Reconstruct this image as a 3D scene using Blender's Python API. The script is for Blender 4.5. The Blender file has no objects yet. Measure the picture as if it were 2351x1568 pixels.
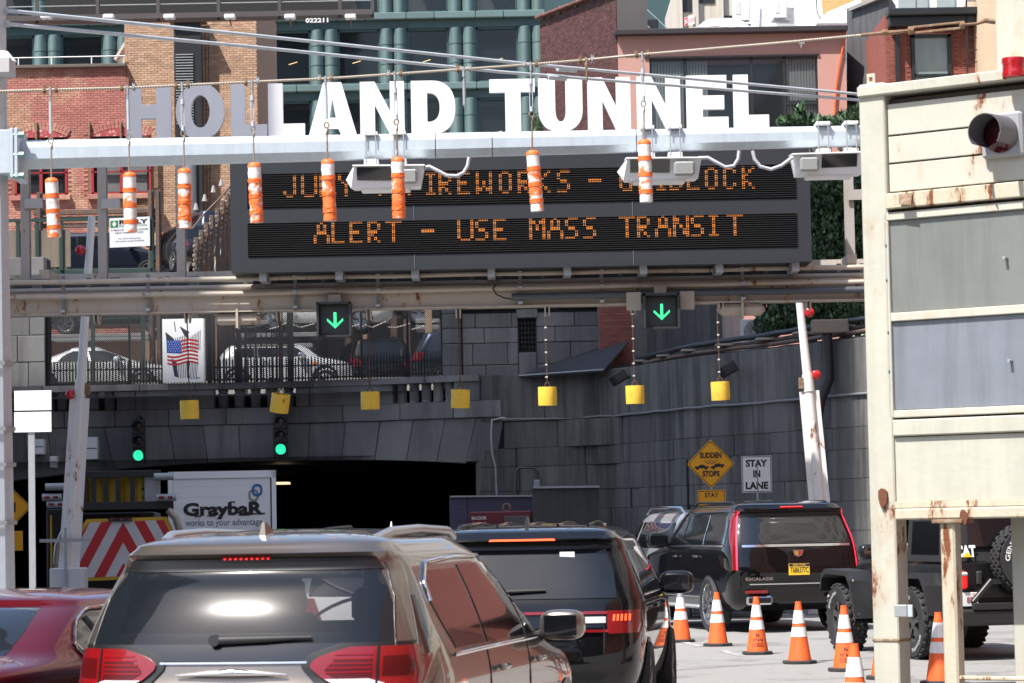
import bpy, bmesh, math, random
from mathutils import Vector, Matrix
random.seed(11)
SC = bpy.context.scene
COL = SC.collection
R = math.radians
# ------------------------------------------------------------------ camera, sky, sun, exposure
F = 6530.0                      # focal length in units of a 2351 px wide picture (100 mm on 36 mm)
CX, CY = 1175.5, 784.0
PITCH = math.atan((1203 - 784) / F)
ROLL = 0.019
CAMZ = 1.66
_f = Vector((0, math.cos(PITCH), math.sin(PITCH)))
_u0 = Vector((0, -math.sin(PITCH), math.cos(PITCH)))
_r0 = Vector((1, 0, 0))
_r = _r0 * math.cos(ROLL) - _u0 * math.sin(ROLL)
_u = _r0 * math.sin(ROLL) + _u0 * math.cos(ROLL)
cam = bpy.data.cameras.new('camera')
cam.lens = 100.0
cam.sensor_width = 36.0
cam.clip_start = 0.5
cam.clip_end = 5000
camo = bpy.data.objects.new('camera', cam)
COL.objects.link(camo)
camo.matrix_world = Matrix(((_r.x, _u.x, -_f.x, 0), (_r.y, _u.y, -_f.y, 0), (_r.z, _u.z, -_f.z, CAMZ), (0, 0, 0, 1)))
SC.camera = camo
cam.dof.use_dof = True
cam.dof.focus_distance = 42.0
cam.dof.aperture_fstop = 9.0

SUN_AZ, SUN_EL = 45.0, 57.0     # degrees to the left of straight behind the camera, height
sun_dir = Vector((-math.sin(R(SUN_AZ)) * math.cos(R(SUN_EL)), -math.cos(R(SUN_AZ)) * math.cos(R(SUN_EL)), math.sin(R(SUN_EL))))
w = bpy.data.worlds.new('World')
SC.world = w
w.use_nodes = True
nt = w.node_tree
bg = nt.nodes['Background']
sky = nt.nodes.new('ShaderNodeTexSky')
sky.sky_type = 'NISHITA'
sky.sun_disc = False
sky.sun_elevation = R(SUN_EL)
sky.sun_rotation = math.atan2(sun_dir.x, sun_dir.y)
sky.altitude = 10
sky.air_density = 1.0
sky.dust_density = 1.5
sky.ozone_density = 1.0
nt.links.new(sky.outputs[0], bg.inputs[0])
bg.inputs[1].default_value = 0.148
sl = bpy.data.lights.new('sun', 'SUN')
sl.energy = 5.0
sl.angle = R(0.53)
sl.color = (1.0, 0.955, 0.89)
so = bpy.data.objects.new('sun', sl)
COL.objects.link(so)
so.rotation_euler = sun_dir.to_track_quat('Z', 'Y').to_euler()
so.location = (-40, -40, 80)
SC.view_settings.view_transform = 'Standard'
SC.view_settings.look = 'None'
SC.view_settings.exposure = 0.78
SC.view_settings.gamma = 1.0
SC.cycles.use_denoising = True
SC.cycles.max_bounces = 6
SC.cycles.glossy_bounces = 4
SC.cycles.transparent_max_bounces = 12
SC.cycles.caustics_reflective = False
SC.cycles.caustics_refractive = False
SC.cycles.sample_clamp_indirect = 4.0

# ------------------------------------------------------------------ helpers
def at(x, y, D):
    """world point at depth D (world y) behind pixel x, y of the 2351 x 1568 picture"""
    d = _f + _r * ((x - CX) / F) + _u * (-(y - CY) / F)
    k = D / d.y
    return Vector((d.x * k, D, CAMZ + d.z * k))
def sx(D): return F / D
def gz(x, y):
    """height of the road: cross fall to the left, then down towards the tunnel"""
    t = min(1.0, max(0.0, (y - 48) / 23.0))
    return -0.95 * (t * t * (3 - 2 * t)) - 0.04 * min(3.3, max(0.0, 1.8 - x))

MWD = {}
def mw(o): return MWD.get(o.name, Matrix.Identity(4))
def tag(o, label=None, cat=None, group=None, kind=None):
    if label: o['label'] = label
    if cat: o['category'] = cat
    if group: o['group'] = group
    if kind: o['kind'] = kind
    return o
def thing(name, label, cat, loc=(0, 0, 0), rotz=0.0, group=None, parent=None):
    o = bpy.data.objects.new(name, None)
    o.empty_display_size = 0.2
    COL.objects.link(o)
    o.location = loc
    o.rotation_euler = (0, 0, rotz)
    m = Matrix.Translation(Vector(loc)) @ Matrix.Rotation(rotz, 4, 'Z')
    if parent:
        o.parent = parent
        m = mw(parent) @ m
    MWD[o.name] = m
    return tag(o, label, cat, group)

_SG = [(a, b, c) for a in (-1, 1) for b in (-1, 1) for c in (-1, 1)]
def _mkfaces():
    idx = {}
    n = 0
    for s in _SG:
        for k in range(3):
            idx[(s, k)] = n
            n += 1
    fs = []
    for ax in range(3):
        for sg in (-1, 1):
            o = [a for a in range(3) if a != ax]
            q = []
            for p in ((-1, -1), (1, -1), (1, 1), (-1, 1)):
                s = [0, 0, 0]
                s[ax] = sg
                s[o[0]] = p[0]
                s[o[1]] = p[1]
                q.append(idx[(tuple(s), ax)])
            fs.append(q)
    for ax in range(3):
        o = [a for a in range(3) if a != ax]
        for p in ((-1, -1), (1, -1), (1, 1), (-1, 1)):
            s1 = [0, 0, 0]; s2 = [0, 0, 0]
            s1[ax] = -1; s2[ax] = 1
            for s in (s1, s2):
                s[o[0]] = p[0]; s[o[1]] = p[1]
            fs.append([idx[(tuple(s1), o[0])], idx[(tuple(s1), o[1])], idx[(tuple(s2), o[1])], idx[(tuple(s2), o[0])]])
    for s in _SG:
        fs.append([idx[(s, 0)], idx[(s, 1)], idx[(s, 2)]])
    vs = [[0, 0, 0] for _ in range(n)]
    for s in _SG:
        for k in range(3):
            vs[idx[(s, k)]] = [s[j] if j == k else s[j] * 0.8 for j in range(3)]
    out = []
    for f in fs:
        a, b, c = [Vector(vs[i]) for i in f[:3]]
        nr = (b - a).cross(c - a)
        ce = sum((Vector(vs[i]) for i in f), Vector()) / len(f)
        out.append(list(reversed(f)) if nr.dot(ce) < 0 else f)
    return out
_CB = _mkfaces()
_BOXF = [(0, 2, 3, 1), (4, 5, 7, 6), (0, 1, 5, 4), (2, 6, 7, 3), (0, 4, 6, 2), (1, 3, 7, 5)]

class MB:
    """collects shapes for one mesh object"""
    def __init__(s):
        s.v = []; s.f = []; s.m = []; s.cur = 0
    def add(s, vs, fs, T=None):
        o = len(s.v)
        for p in vs:
            p = Vector(p)
            s.v.append(T @ p if T is not None else p)
        for f in fs:
            s.f.append([i + o for i in f])
            s.m.append(s.cur)
        return s
    def box(s, c, size, ch=0.0, T=None):
        c = Vector(c)
        h = Vector(size) * 0.5
        if ch > 0:
            ch = min(ch, h.x * .9, h.y * .9, h.z * .9)
            vs = []
            for g in _SG:
                for k in range(3):
                    vs.append(c + Vector([g[j] * (h[j] if j == k else h[j] - ch) for j in range(3)]))
            return s.add(vs, _CB, T)
        vs = [c + Vector((a * h.x, b * h.y, d * h.z)) for a, b, d in _SG]
        return s.add(vs, _BOXF, T)
    def bx(s, x0, x1, y0, y1, z0, z1, ch=0.0, T=None):
        return s.box(((x0 + x1) / 2, (y0 + y1) / 2, (z0 + z1) / 2), (abs(x1 - x0), abs(y1 - y0), abs(z1 - z0)), ch, T)
    def bar(s, a, b, w, h=None, ch=0.0, up=(0, 0, 1)):
        """box from a to b, w wide (across), h high (along up)"""
        a = Vector(a); b = Vector(b)
        h = h or w
        d = (b - a)
        L = d.length
        d.normalize()
        upv = Vector(up)
        if abs(d.dot(upv)) > .98: upv = Vector((0, 1, 0))
        x = d.cross(upv).normalized()
        z = x.cross(d)
        T = Matrix(((x.x, d.x, z.x, 0), (x.y, d.y, z.y, 0), (x.z, d.z, z.z, 0), (0, 0, 0, 1)))
        T.translation = (a + b) / 2
        return s.box((0, 0, 0), (w, L, h), ch, T)
    def cyl(s, a, b, r0, r1=None, n=12, cap=True, ph=0.0):
        r1 = r0 if r1 is None else r1
        a = Vector(a); b = Vector(b)
        d = (b - a).normalized()
        q = d.to_track_quat('Z', 'Y')
        vs = []
        for p, r in ((a, r0), (b, r1)):
            for i in range(n):
                t = 2 * math.pi * i / n + ph
                vs.append(p + q @ Vector((r * math.cos(t), r * math.sin(t), 0)))
        fs = [(i, (i + 1) % n, n + (i + 1) % n, n + i) for i in range(n)]
        if cap:
            fs += [tuple(reversed(range(n))), tuple(range(n, 2 * n))]
        return s.add(vs, fs)
    def tube(s, pts, r, n=8, close=False):
        pts = [Vector(p) for p in pts]
        k = len(pts)
        vs = []; fs = []
        prev = None
        for i, p in enumerate(pts):
            if close:
                d = pts[(i + 1) % k] - pts[i - 1]
            else:
                d = pts[min(i + 1, k - 1)] - pts[max(i - 1, 0)]
            d.normalize()
            if prev is None:
                ref = Vector((0, 0, 1)) if abs(d.z) < .9 else Vector((0, 1, 0))
                x = d.cross(ref).normalized()
            else:
                x = (prev - d * prev.dot(d)).normalized()
            prev = x
            y = d.cross(x)
            rr = r[i] if isinstance(r, (list, tuple)) else r
            for j in range(n):
                t = 2 * math.pi * j / n
                vs.append(p + x * (rr * math.cos(t)) + y * (rr * math.sin(t)))
        for i in range(k if close else k - 1):
            for j in range(n):
                a = i * n + j; b = i * n + (j + 1) % n
                c = ((i + 1) % k) * n + (j + 1) % n; e = ((i + 1) % k) * n + j
                fs.append((a, b, c, e))
        if not close:
            fs += [tuple(reversed(range(n))), tuple(range((k - 1) * n, k * n))]
        return s.add(vs, fs)
    def lathe(s, prof, n=20, c=(0, 0, 0), T=None, a0=0, a1=2 * math.pi):
        """profile of (radius, z) about the z axis"""
        c = Vector(c)
        full = abs(a1 - a0 - 2 * math.pi) < 1e-6
        m = n if full else n + 1
        vs = []; fs = []
        for r, z in prof:
            for i in range(m):
                t = a0 + (a1 - a0) * i / n
                vs.append(c + Vector((r * math.cos(t), r * math.sin(t), z)))
        for k in range(len(prof) - 1):
            for i in range(n):
                j = (i + 1) % m
                fs.append((k * m + i, k * m + j, (k + 1) * m + j, (k + 1) * m + i))
        return s.add(vs, fs, T)
    def prism(s, polys, y0, y1, T=None, back=True):
        """polygons in x, z (counter-clockwise seen from -y) extruded from y0 (front) to y1; shared edges get no side"""
        if not isinstance(polys[0][0], (list, tuple)): polys = [polys]
        ed = set()
        rk = lambda p: (round(p[0], 4), round(p[1], 4))
        for P in polys:
            for i in range(len(P)):
                ed.add((rk(P[i]), rk(P[(i + 1) % len(P)])))
        for P in polys:
            n = len(P)
            vs = [(p[0], y0, p[1]) for p in P] + [(p[0], y1, p[1]) for p in P]
            fs = [tuple(range(n))]
            if back: fs.append(tuple(reversed(range(n, 2 * n))))
            for i in range(n):
                j = (i + 1) % n
                if (rk(P[j]), rk(P[i])) in ed: continue
                fs.append((j, i, n + i, n + j))
            s.add(vs, fs, T)
        return s
    def ring(s, outer, inner, y0, y1, T=None):
        n = len(outer)
        vs = [(p[0], y0, p[1]) for p in outer] + [(p[0], y0, p[1]) for p in inner] + [(p[0], y1, p[1]) for p in outer] + [(p[0], y1, p[1]) for p in inner]
        fs = []
        for i in range(n):
            j = (i + 1) % n
            fs.append((i, j, n + j, n + i))
            fs.append((2 * n + j, 2 * n + i, 3 * n + i, 3 * n + j))
            fs.append((j, i, 2 * n + i, 2 * n + j))
            fs.append((n + i, n + j, 3 * n + j, 3 * n + i))
        return s.add(vs, fs, T)
    def quad(s, a, b, c, d): return s.add([a, b, c, d], [(0, 1, 2, 3)])
    def mesh(s, m, T=None):
        return s.add([v.co.copy() for v in m.vertices], [list(p.vertices) for p in m.polygons], T)
    def build(s, name, mat, parent=None, local=False, smooth=None, kind=None, label=None):
        me = bpy.data.meshes.new(name)
        vs = s.v
        if parent is not None and not local:
            inv = mw(parent).inverted()
            vs = [inv @ p for p in s.v]
        me.from_pydata([tuple(p) for p in vs], [], s.f)
        mats = mat if isinstance(mat, (list, tuple)) else [mat]
        for m in mats: me.materials.append(m)
        if len(mats) > 1: me.polygons.foreach_set('material_index', s.m)
        if smooth is not None:
            me.polygons.foreach_set('use_smooth', [True] * len(me.polygons))
            if smooth < 179: me.set_sharp_from_angle(angle=R(smooth))
        me.update()
        o = bpy.data.objects.new(name, me)
        COL.objects.link(o)
        if parent is not None:
            o.parent = parent
            MWD[o.name] = mw(parent)
        return tag(o, label, None, None, kind)
def share(o, loc, parent, rot=None, scale=None):
    """a copy of a piece that shares its mesh"""
    c = bpy.data.objects.new(o.name.split('.')[0], o.data)
    COL.objects.link(c)
    c.location = loc
    if rot: c.rotation_euler = rot
    if scale: c.scale = scale
    c.parent = parent
    MWD[c.name] = mw(parent)
    return c
def copy_tree(o, parent=None):
    c = o.copy()
    COL.objects.link(c)
    c.parent = parent
    for ch in [k for k in o.children]:
        copy_tree(ch, c)
    return c
def frame(o, u, v):
    """matrix: local x -> u, local z -> v, local -y -> towards the viewer"""
    u = Vector(u).normalized(); v = Vector(v).normalized()
    n = v.cross(u)
    T = Matrix(((u.x, n.x, v.x, 0), (u.y, n.y, v.y, 0), (u.z, n.z, v.z, 0), (0, 0, 0, 1)))
    T.translation = Vector(o)
    return T

# ------------------------------------------------------------------ materials
MATS = {}
def mat(name, col, rough=.6, metal=0.0, var=.12, vs=2.0, bump=0.0, bs=30.0, coat=0.0, streak=0.0, sscale=5.0, rust=0.0, rustcol=(.16, .05, .018), rs=6.0, rz=.45,
        spec=.5, isl=0.0, col2=None, c2=.5, c2s=1.2, alpha=1.0, emit=0.0, crough=.03, tint=None, flakes=0.0):
    if name in MATS: return MATS[name]
    m = bpy.data.materials.new(name)
    m.use_nodes = True
    nt = m.node_tree
    N = nt.nodes; L = nt.links
    b = N['Principled BSDF']
    b.inputs['Roughness'].default_value = rough
    b.inputs['Metallic'].default_value = metal
    b.inputs['Specular IOR Level'].default_value = spec
    if coat:
        b.inputs['Coat Weight'].default_value = coat
        b.inputs['Coat Roughness'].default_value = crough
    geo = N.new('ShaderNodeNewGeometry')
    pos = geo.outputs['Position']
    def noise(scale, det=4, vec=None, rgh=.55):
        t = N.new('ShaderNodeTexNoise')
        t.inputs['Scale'].default_value = scale
        t.inputs['Detail'].default_value = det
        t.inputs['Roughness'].default_value = rgh
        L.new(vec or pos, t.inputs['Vector'])
        return t.outputs['Fac']
    def math_(op, a, b_, clamp=False):
        t = N.new('ShaderNodeMath')
        t.operation = op
        t.use_clamp = clamp
        for i, q in enumerate((a, b_)):
            if isinstance(q, (int, float)): t.inputs[i].default_value = q
            else: L.new(q, t.inputs[i])
        return t.outputs[0]
    def ramp(fac, a, b_):
        t = N.new('ShaderNodeMapRange')
        t.inputs['From Min'].default_value = a
        t.inputs['From Max'].default_value = b_
        t.clamp = True
        L.new(fac, t.inputs['Value'])
        return t.outputs['Result']
    def mixc(fac, a, b_, mode='MIX'):
        t = N.new('ShaderNodeMix')
        t.data_type = 'RGBA'
        t.blend_type = mode
        for q, k in ((fac, 0), (a, 6), (b_, 7)):
            if isinstance(q, (int, float)): t.inputs[k].default_value = q
            elif isinstance(q, tuple): t.inputs[k].default_value = (q[0], q[1], q[2], 1)
            else: L.new(q, t.inputs[k])
        return t.outputs[2]
    c = tuple(col)
    if col2 is not None:
        c = mixc(ramp(noise(c2s, 5, None, .65), c2 - .04, c2 + .04), c, tuple(col2))
    if var > 0:
        f = math_('ADD', math_('MULTIPLY', noise(vs, 6, None, .7), 2 * var), 1 - var)
        if isl > 0:
            oi = N.new('ShaderNodeObjectInfo')
            rr = math_('FRACT', math_('ADD', geo.outputs['Random Per Island'], oi.outputs['Random']), 0)
            f = math_('MULTIPLY', f, math_('ADD', math_('MULTIPLY', rr, 2 * isl), 1 - isl))
        cb = N.new('ShaderNodeCombineColor')
        for k in range(3): L.new(f, cb.inputs[k])
        c = mixc(1.0, c, cb.outputs[0], 'MULTIPLY')
    if streak > 0:
        mp = N.new('ShaderNodeMapping')
        mp.inputs['Scale'].default_value = (sscale, sscale, sscale * .07)
        L.new(pos, mp.inputs['Vector'])
        s = noise(1.0, 5, mp.outputs[0], .65)
        c = mixc(math_('MULTIPLY', ramp(s, .45, .64), streak), c, tuple(.25 * k for k in col), 'MIX')
    rgh = None
    if rust > 0:
        mp = N.new('ShaderNodeMapping')
        mp.inputs['Scale'].default_value = (1, 1, rz)
        L.new(pos, mp.inputs['Vector'])
        n1 = noise(rs, 8, mp.outputs[0], .7)
        fac = ramp(n1, .62 - rust * .25, .66 - rust * .25)
        halo = ramp(n1, .55 - rust * .25, .66 - rust * .25)
        c = mixc(math_('MULTIPLY', halo, .35), c, (.42, .2, .06))
        c = mixc(fac, c, mixc(noise(30, 3), tuple(.5 * k for k in rustcol), tuple(1.6 * k for k in rustcol)))
        rgh = math_('ADD', math_('MULTIPLY', fac, .9 - rough), rough)
        L.new(rgh, b.inputs['Roughness'])
        if metal: L.new(math_('MULTIPLY', math_('SUBTRACT', 1.0, fac), metal), b.inputs['Metallic'])
    if isinstance(c, tuple): b.inputs['Base Color'].default_value = (*c, 1)
    else: L.new(c, b.inputs['Base Color'])
    if bump > 0:
        bp = N.new('ShaderNodeBump')
        bp.inputs['Strength'].default_value = 1.0
        bp.inputs['Distance'].default_value = bump
        L.new(noise(bs, 5), bp.inputs['Height'])
        L.new(bp.outputs[0], b.inputs['Normal'])
    if emit > 0:
        b.inputs['Emission Color'].default_value = (*col, 1)
        b.inputs['Emission Strength'].default_value = emit
    if alpha < 1:
        b.inputs['Alpha'].default_value = alpha
    MATS[name] = m
    return m
def pchip(keys):
    xs_ = [k[0] for k in keys]; n = len(xs_)
    cols = len(keys[0]) - 1
    out = []
    for c in range(1, cols + 1):
        y = [k[c] for k in keys]
        h = [xs_[i + 1] - xs_[i] for i in range(n - 1)]
        d = [(y[i + 1] - y[i]) / h[i] for i in range(n - 1)]
        m = [d[0]] + [0 if d[i - 1] * d[i] <= 0 else 2 * d[i - 1] * d[i] / (d[i - 1] + d[i]) for i in range(1, n - 1)] + [d[-1]]
        out.append((y, h, m))
    def f(x):
        x = min(max(x, xs_[0]), xs_[-1])
        i = 0
        while i < n - 2 and x > xs_[i + 1]: i += 1
        r = []
        for y, h, m in out:
            t = (x - xs_[i]) / h[i]; t2 = t * t; t3 = t2 * t
            r.append((2 * t3 - 3 * t2 + 1) * y[i] + (t3 - 2 * t2 + t) * h[i] * m[i] + (-2 * t3 + 3 * t2) * y[i + 1] + (t3 - t2) * h[i] * m[i + 1])
        return r
    return f
# text shapes are made first, while the scene is still small
TXT = {}
def text_make(s, bold=0.0, shear=0.0, sp=1.0):
    k = (s, bold, shear, sp)
    if k in TXT: return TXT[k]
    cu = bpy.data.curves.new('t', 'FONT')
    cu.body = s
    cu.size = 1.0
    cu.offset = bold
    cu.shear = shear
    cu.space_character = sp
    cu.resolution_u = 3
    o = bpy.data.objects.new('t', cu)
    COL.objects.link(o)
    bpy.context.view_layer.update()
    dg = bpy.context.evaluated_depsgraph_get()
    me = bpy.data.meshes.new_from_object(o.evaluated_get(dg))
    vs = [v.co.copy() for v in me.vertices]
    fs = [list(p.vertices) for p in me.polygons]
    bpy.data.objects.remove(o)
    bpy.data.curves.remove(cu)
    bpy.data.meshes.remove(me)
    x0 = min(v.x for v in vs); x1 = max(v.x for v in vs)
    y0 = min(v.y for v in vs); y1 = max(v.y for v in vs)
    vs = [Vector(((v.x - x0) / (x1 - x0), 0, (v.y - y0) / (y1 - y0))) for v in vs]
    out = []
    for f in fs:
        a, b, c = vs[f[0]], vs[f[1]], vs[f[2]]
        nr = (b - a).cross(c - a)
        out.append(list(reversed(f)) if nr.y > 0 else f)
    TXT[k] = (vs, out)
    return TXT[k]
def text_on(mb, T, s, x0, x1, z0, z1, y=0.0, **kw):
    """lettering stretched into a rectangle of the plane T"""
    vs, fs = text_make(s, **kw)
    mb.add([(x0 + v.x * (x1 - x0), y, z0 + v.z * (z1 - z0)) for v in vs], fs, T)
    return mb
# ------------------------------------------------------------------ lettering used below
for _s, _b in (('ALERT', 0), ('022211', .03), ('SUDDEN', .05), ('STOPS', .05), ('STAY', .02), ('STAY', .045), ('IN', .045), ('LANE', .045), ('works to your advantage', .01),
               ('GraybaR', .045), ('ESCALADE', .03), ('T686377C', .01), ('NEW YORK', .01), ('CAT', .05), ('885', .01), ('Jeep', .03),
               ('PA', .01), ('NY & NJ', .01), ('11/2022', .01), ('REILLY', .05), ('RESTORATION', .01), ('5 PENN PLAZA - 19th FLOOR', .005),
               ('NEW YORK, NY 10001', .005), ('For more information,', 0), ('visit www.nyc.gov/buildings', .005), ('sm', 0), ('BIG', .02), ('OUTDOOR', 0),
               ('BALDOR', .02), ('GENERATORS', .01), ('BFGoodrich', .03), ('GENERAL', .02), ('of America', 0), ('husetts', 0), ('25', .02)):
    text_make(_s, _b)
# ------------------------------------------------------------------ surface materials
asphalt = mat('asphalt', (.25, .247, .24), .9, var=.3, vs=14, bump=.006, bs=60, col2=(.175, .172, .168), c2=.58, c2s=.7)
granite = mat('granite', (.185, .182, .182), .8, var=.3, vs=1.6, bump=.004, bs=40, streak=.5, sscale=1.6, isl=.2)
granite_dark = mat('granite_dark', (.13, .125, .119), .85, var=.4, vs=1.2, bump=.006, bs=30, streak=.7, sscale=3.0, isl=.2)
joint_m = mat('joint', (.025, .025, .026), .95, var=.2)
concrete = mat('concrete', (.3, .29, .275), .85, var=.18, bump=.003, bs=30, streak=.4)
dark_void = mat('slot_shade', (.02, .02, .022), .9, var=.3)
black_paint = mat('black_paint', (.012, .013, .015), .45, var=.3, bump=.001)
brown_steel = mat('brown_steel', (.1, .072, .062), .6, var=.25, vs=3, rust=.15)
tan_brick = mat('tan_brick', (.47, .3, .2), .85, var=.28, vs=.8, bump=.006, bs=22, isl=.2, col2=(.44, .22, .17), c2=.6, c2s=.5)
red_brick = mat('red_painted_brick', (.4, .15, .125), .7, var=.2, vs=1.0, bump=.006, bs=22, isl=.15, col2=(.46, .26, .175), c2=.52, c2s=.42)
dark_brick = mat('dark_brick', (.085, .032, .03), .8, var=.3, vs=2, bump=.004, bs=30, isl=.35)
brick2 = mat('brick_red', (.25, .075, .055), .75, var=.25, vs=2, bump=.004, bs=30, isl=.2)
mortar_tan = mat('mortar_tan', (.3, .19, .125), .9, var=.2)
mortar_red = mat('mortar_red', (.24, .1, .075), .9, var=.2)
mortar_grey = mat('mortar_grey', (.17, .155, .15), .9, var=.2)
pink = mat('pink_stucco', (.47, .26, .22), .85, var=.08, vs=2, bump=.003, bs=60)
cream_wall = mat('cream_wall', (.55, .5, .43), .85, var=.12, bump=.003, bs=40, streak=.25)
white_rough = mat('white_rough', (.78, .78, .78), .8, var=.15, vs=3, bump=.02, bs=12, col2=(.5, .5, .52), c2=.62, c2s=1.5)
grey_wall = mat('grey_render', (.1, .1, .107), .85, var=.3, vs=3, bump=.012, bs=12, streak=.5, sscale=4)
terra = mat('green_terracotta', (.105, .16, .155), .4, var=.1, vs=1.5, coat=.25, crough=.25, isl=.08)
terra_d = mat('green_metal', (.045, .085, .09), .4, var=.1)
win_glass = mat('window_glass', (.02, .028, .034), .04, var=.3, vs=.6, spec=.6, coat=.3, alpha=.3)
room = mat('room_interior', (.06, .065, .07), .9, var=.5, vs=.5)
blind = mat('blinds', (.5, .56, .55), .8, var=.1)
frame_black = mat('frame_black', (.015, .017, .02), .4, var=.2)
white_paint = mat('white_paint', (.8, .8, .8), .5, var=.05, vs=4)
letter_white = mat('letter_white', (.85, .85, .86), .55, var=.04, vs=3, streak=.06, sscale=6)
galv = mat('galvanised', (.52, .59, .64), .45, metal=.3, var=.14, vs=9, bump=.0008, bs=60, streak=.12, sscale=8)
galv_d = mat('galvanised_dull', (.36, .38, .39), .55, metal=.5, var=.2, vs=7)
beige = mat('beige_steel', (.42, .365, .3), .6, var=.14, vs=2.5, rust=.06, rs=3.5, bump=.001)
grey_post = mat('grey_post', (.36, .335, .31), .55, var=.08, rust=.03)
plate_green = mat('plate_green', (.1, .115, .105), .6, var=.2, col2=(.33, .3, .26), c2=.64, c2s=6)
slate = mat('slate_cabinet', (.019, .022, .028), .5, var=.12, vs=2, streak=.1)
cable_m = mat('wire_rope', (.32, .28, .23), .5, metal=.5, var=.25, vs=30)
rusty = mat('rusty_iron', (.2, .12, .07), .8, var=.4, vs=25, col2=(.28, .22, .17), c2=.55, c2s=18)
chrome = mat('chrome', (.75, .76, .78), .12, metal=1.0, var=0)
rubber = mat('rubber', (.018, .018, .019), .75, var=.3, vs=12, bump=.002, bs=60)
wire_dark = mat('wire_dark', (.02, .02, .022), .6, var=0)

# ------------------------------------------------------------------ ground, upper street
g = MB()
xs = [-1500, -300, -60, -30] + [-20 + .8 * i for i in range(51)] + [30, 60, 300, 1500]
ys = [-1500, -300, -40, -10] + [2 * i for i in range(52)] + [200, 500, 2500]
vs = [(x, y, gz(x, y)) for y in ys for x in xs]
nx = len(xs)
g.add(vs, [(j * nx + i, j * nx + i + 1, (j + 1) * nx + i + 1, (j + 1) * nx + i) for j in range(len(ys) - 1) for i in range(nx - 1)])
tag(g.build('road', asphalt, smooth=180), 'pale sunlit asphalt road running down to the tunnel', None, kind='structure')

# plan of the portal and retaining wall front, as (picture x, depth)
PLAN = [(-700, 71.2), (620, 71.2), (860, 70.6), (1004, 69.9), (1190, 69.3), (1290, 68.8), (1386, 68.0), (1443, 67.0), (1578, 63.6), (1734, 61.3), (1908, 58.6), (1995, 57.3), (2351, 52.2), (2700, 48.0)]
_pl = pchip(PLAN)
PLAN = [PLAN[0]] + [(x, _pl(x)[0]) for x in range(560, 2700, 30)] + [PLAN[-1]]
def Dw(x):
    for (a, d0), (b, d1) in zip(PLAN, PLAN[1:]):
        if x <= b: return d0 + (d1 - d0) * (x - a) / (b - a)
    return PLAN[-1][1]
def wx(x):  # plan point of the wall front behind picture x
    D = Dw(x)
    return Vector(((x - CX) / F * D * 1.0 + 0.0, D, 0))
WP = [wx(x) for x, _ in PLAN]
lm = mat('lane_paint', (.45, .45, .44), .8, var=.3, vs=9, col2=(.26, .255, .25), c2=.47, c2s=6)
for x, y in ((1600, 1478), (1695, 1499)):
    D = CAMZ * F / (y - 1203 + ROLL * (x - CX)); p = at(x, y, D); q = MB(); q.bar((p.x, D - .6, gz(p.x, D) + .004), (p.x - .12, D + .9, gz(p.x, D) + .004), .12, .003); tag(q.build('lane_marking', lm), kind='structure')
WS = [0.0]
for a, b in zip(WP, WP[1:]): WS.append(WS[-1] + (b - a).length)
def ws(s):  # point and inward normal at arc length s
    for i in range(len(WP) - 1):
        if s <= WS[i + 1] or i == len(WP) - 2:
            d = (WP[i + 1] - WP[i]).normalized()
            return WP[i] + d * (s - WS[i]), Vector((-d.y, d.x, 0))
def s_of(x):
    p = wx(x)
    for i in range(len(PLAN) - 1):
        if x <= PLAN[i + 1][0]:
            return WS[i] + (p - WP[i]).length
def stone(parent, corners, thick=.35, off=0.0, m=None, name='stone_block', gap=.006, ch=.014):
    """corners: (s, z) counter-clockwise seen from the road; a block with worn edges"""
    off += random.uniform(-.008, .008)
    n = len(corners)
    cs = sum(c[0] for c in corners) / n; cz = sum(c[1] for c in corners) / n
    def P(c, inset, depth):
        l = math.hypot(c[0] - cs, c[1] - cz)
        k = 1 - inset / l
        p, nr = ws(cs + (c[0] - cs) * k)
        return p + nr * depth + Vector((0, 0, cz + (c[1] - cz) * k))
    vs = [P(c, gap * 1.4 + ch * 1.3, off) for c in corners] + [P(c, gap * 1.4, off + ch) for c in corners] + [P(c, gap * 1.4, off + thick) for c in corners]
    fs = [tuple(range(n))]
    for k in (0, 1):
        for i in range(n):
            j = (i + 1) % n
            fs.append((k * n + j, k * n + i, (k + 1) * n + i, (k + 1) * n + j))
    b = MB(); b.add(vs, fs)
    return b.build(name, m or granite, parent)
pb = at(600, 1190, 71.2)
portal = thing('tunnel_portal', 'grey granite tunnel portal with balustrade and wide flat arch over a dark opening', 'tunnel entrance', (pb.x, 71.5, -.95))
sp = lambda x: s_of(x)
Zc, Zp, Zs, Zl = 5.33, 5.17, 4.69, 4.28
# backing wall behind the joints
b = MB()
S0, S1 = sp(-650), sp(1090)
def strip(mb, s0, s1, z0, z1, d0, d1, n=24):
    vs = []
    for i in range(n + 1):
        p, nr = ws(s0 + (s1 - s0) * i / n)
        for z in (z0, z1):
            for d in (d0, d1): vs.append(p + nr * d + Vector((0, 0, z)))
    fs = []
    for i in range(n):
        a = i * 4; e = a + 4
        fs += [(a, e, e + 2, a + 2), (a + 1, a + 3, e + 3, e + 1), (a + 2, e + 2, e + 3, a + 3), (a, a + 1, e + 1, e)]
    fs += [(0, 2, 3, 1), (n * 4, n * 4 + 1, n * 4 + 3, n * 4 + 2)]
    return mb.add(vs, fs)
strip(b, S0, sp(1140), 3.4, Zs, .03, .8)
strip(b, sp(1094), sp(1160), -1, 3.4, .03, .8, 4)
b.build('wall_core', joint_m, portal)
def zsof(x):  # soffit of the flat arch
    return 3.36 - .00000105 * (x - 620) ** 2
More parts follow.
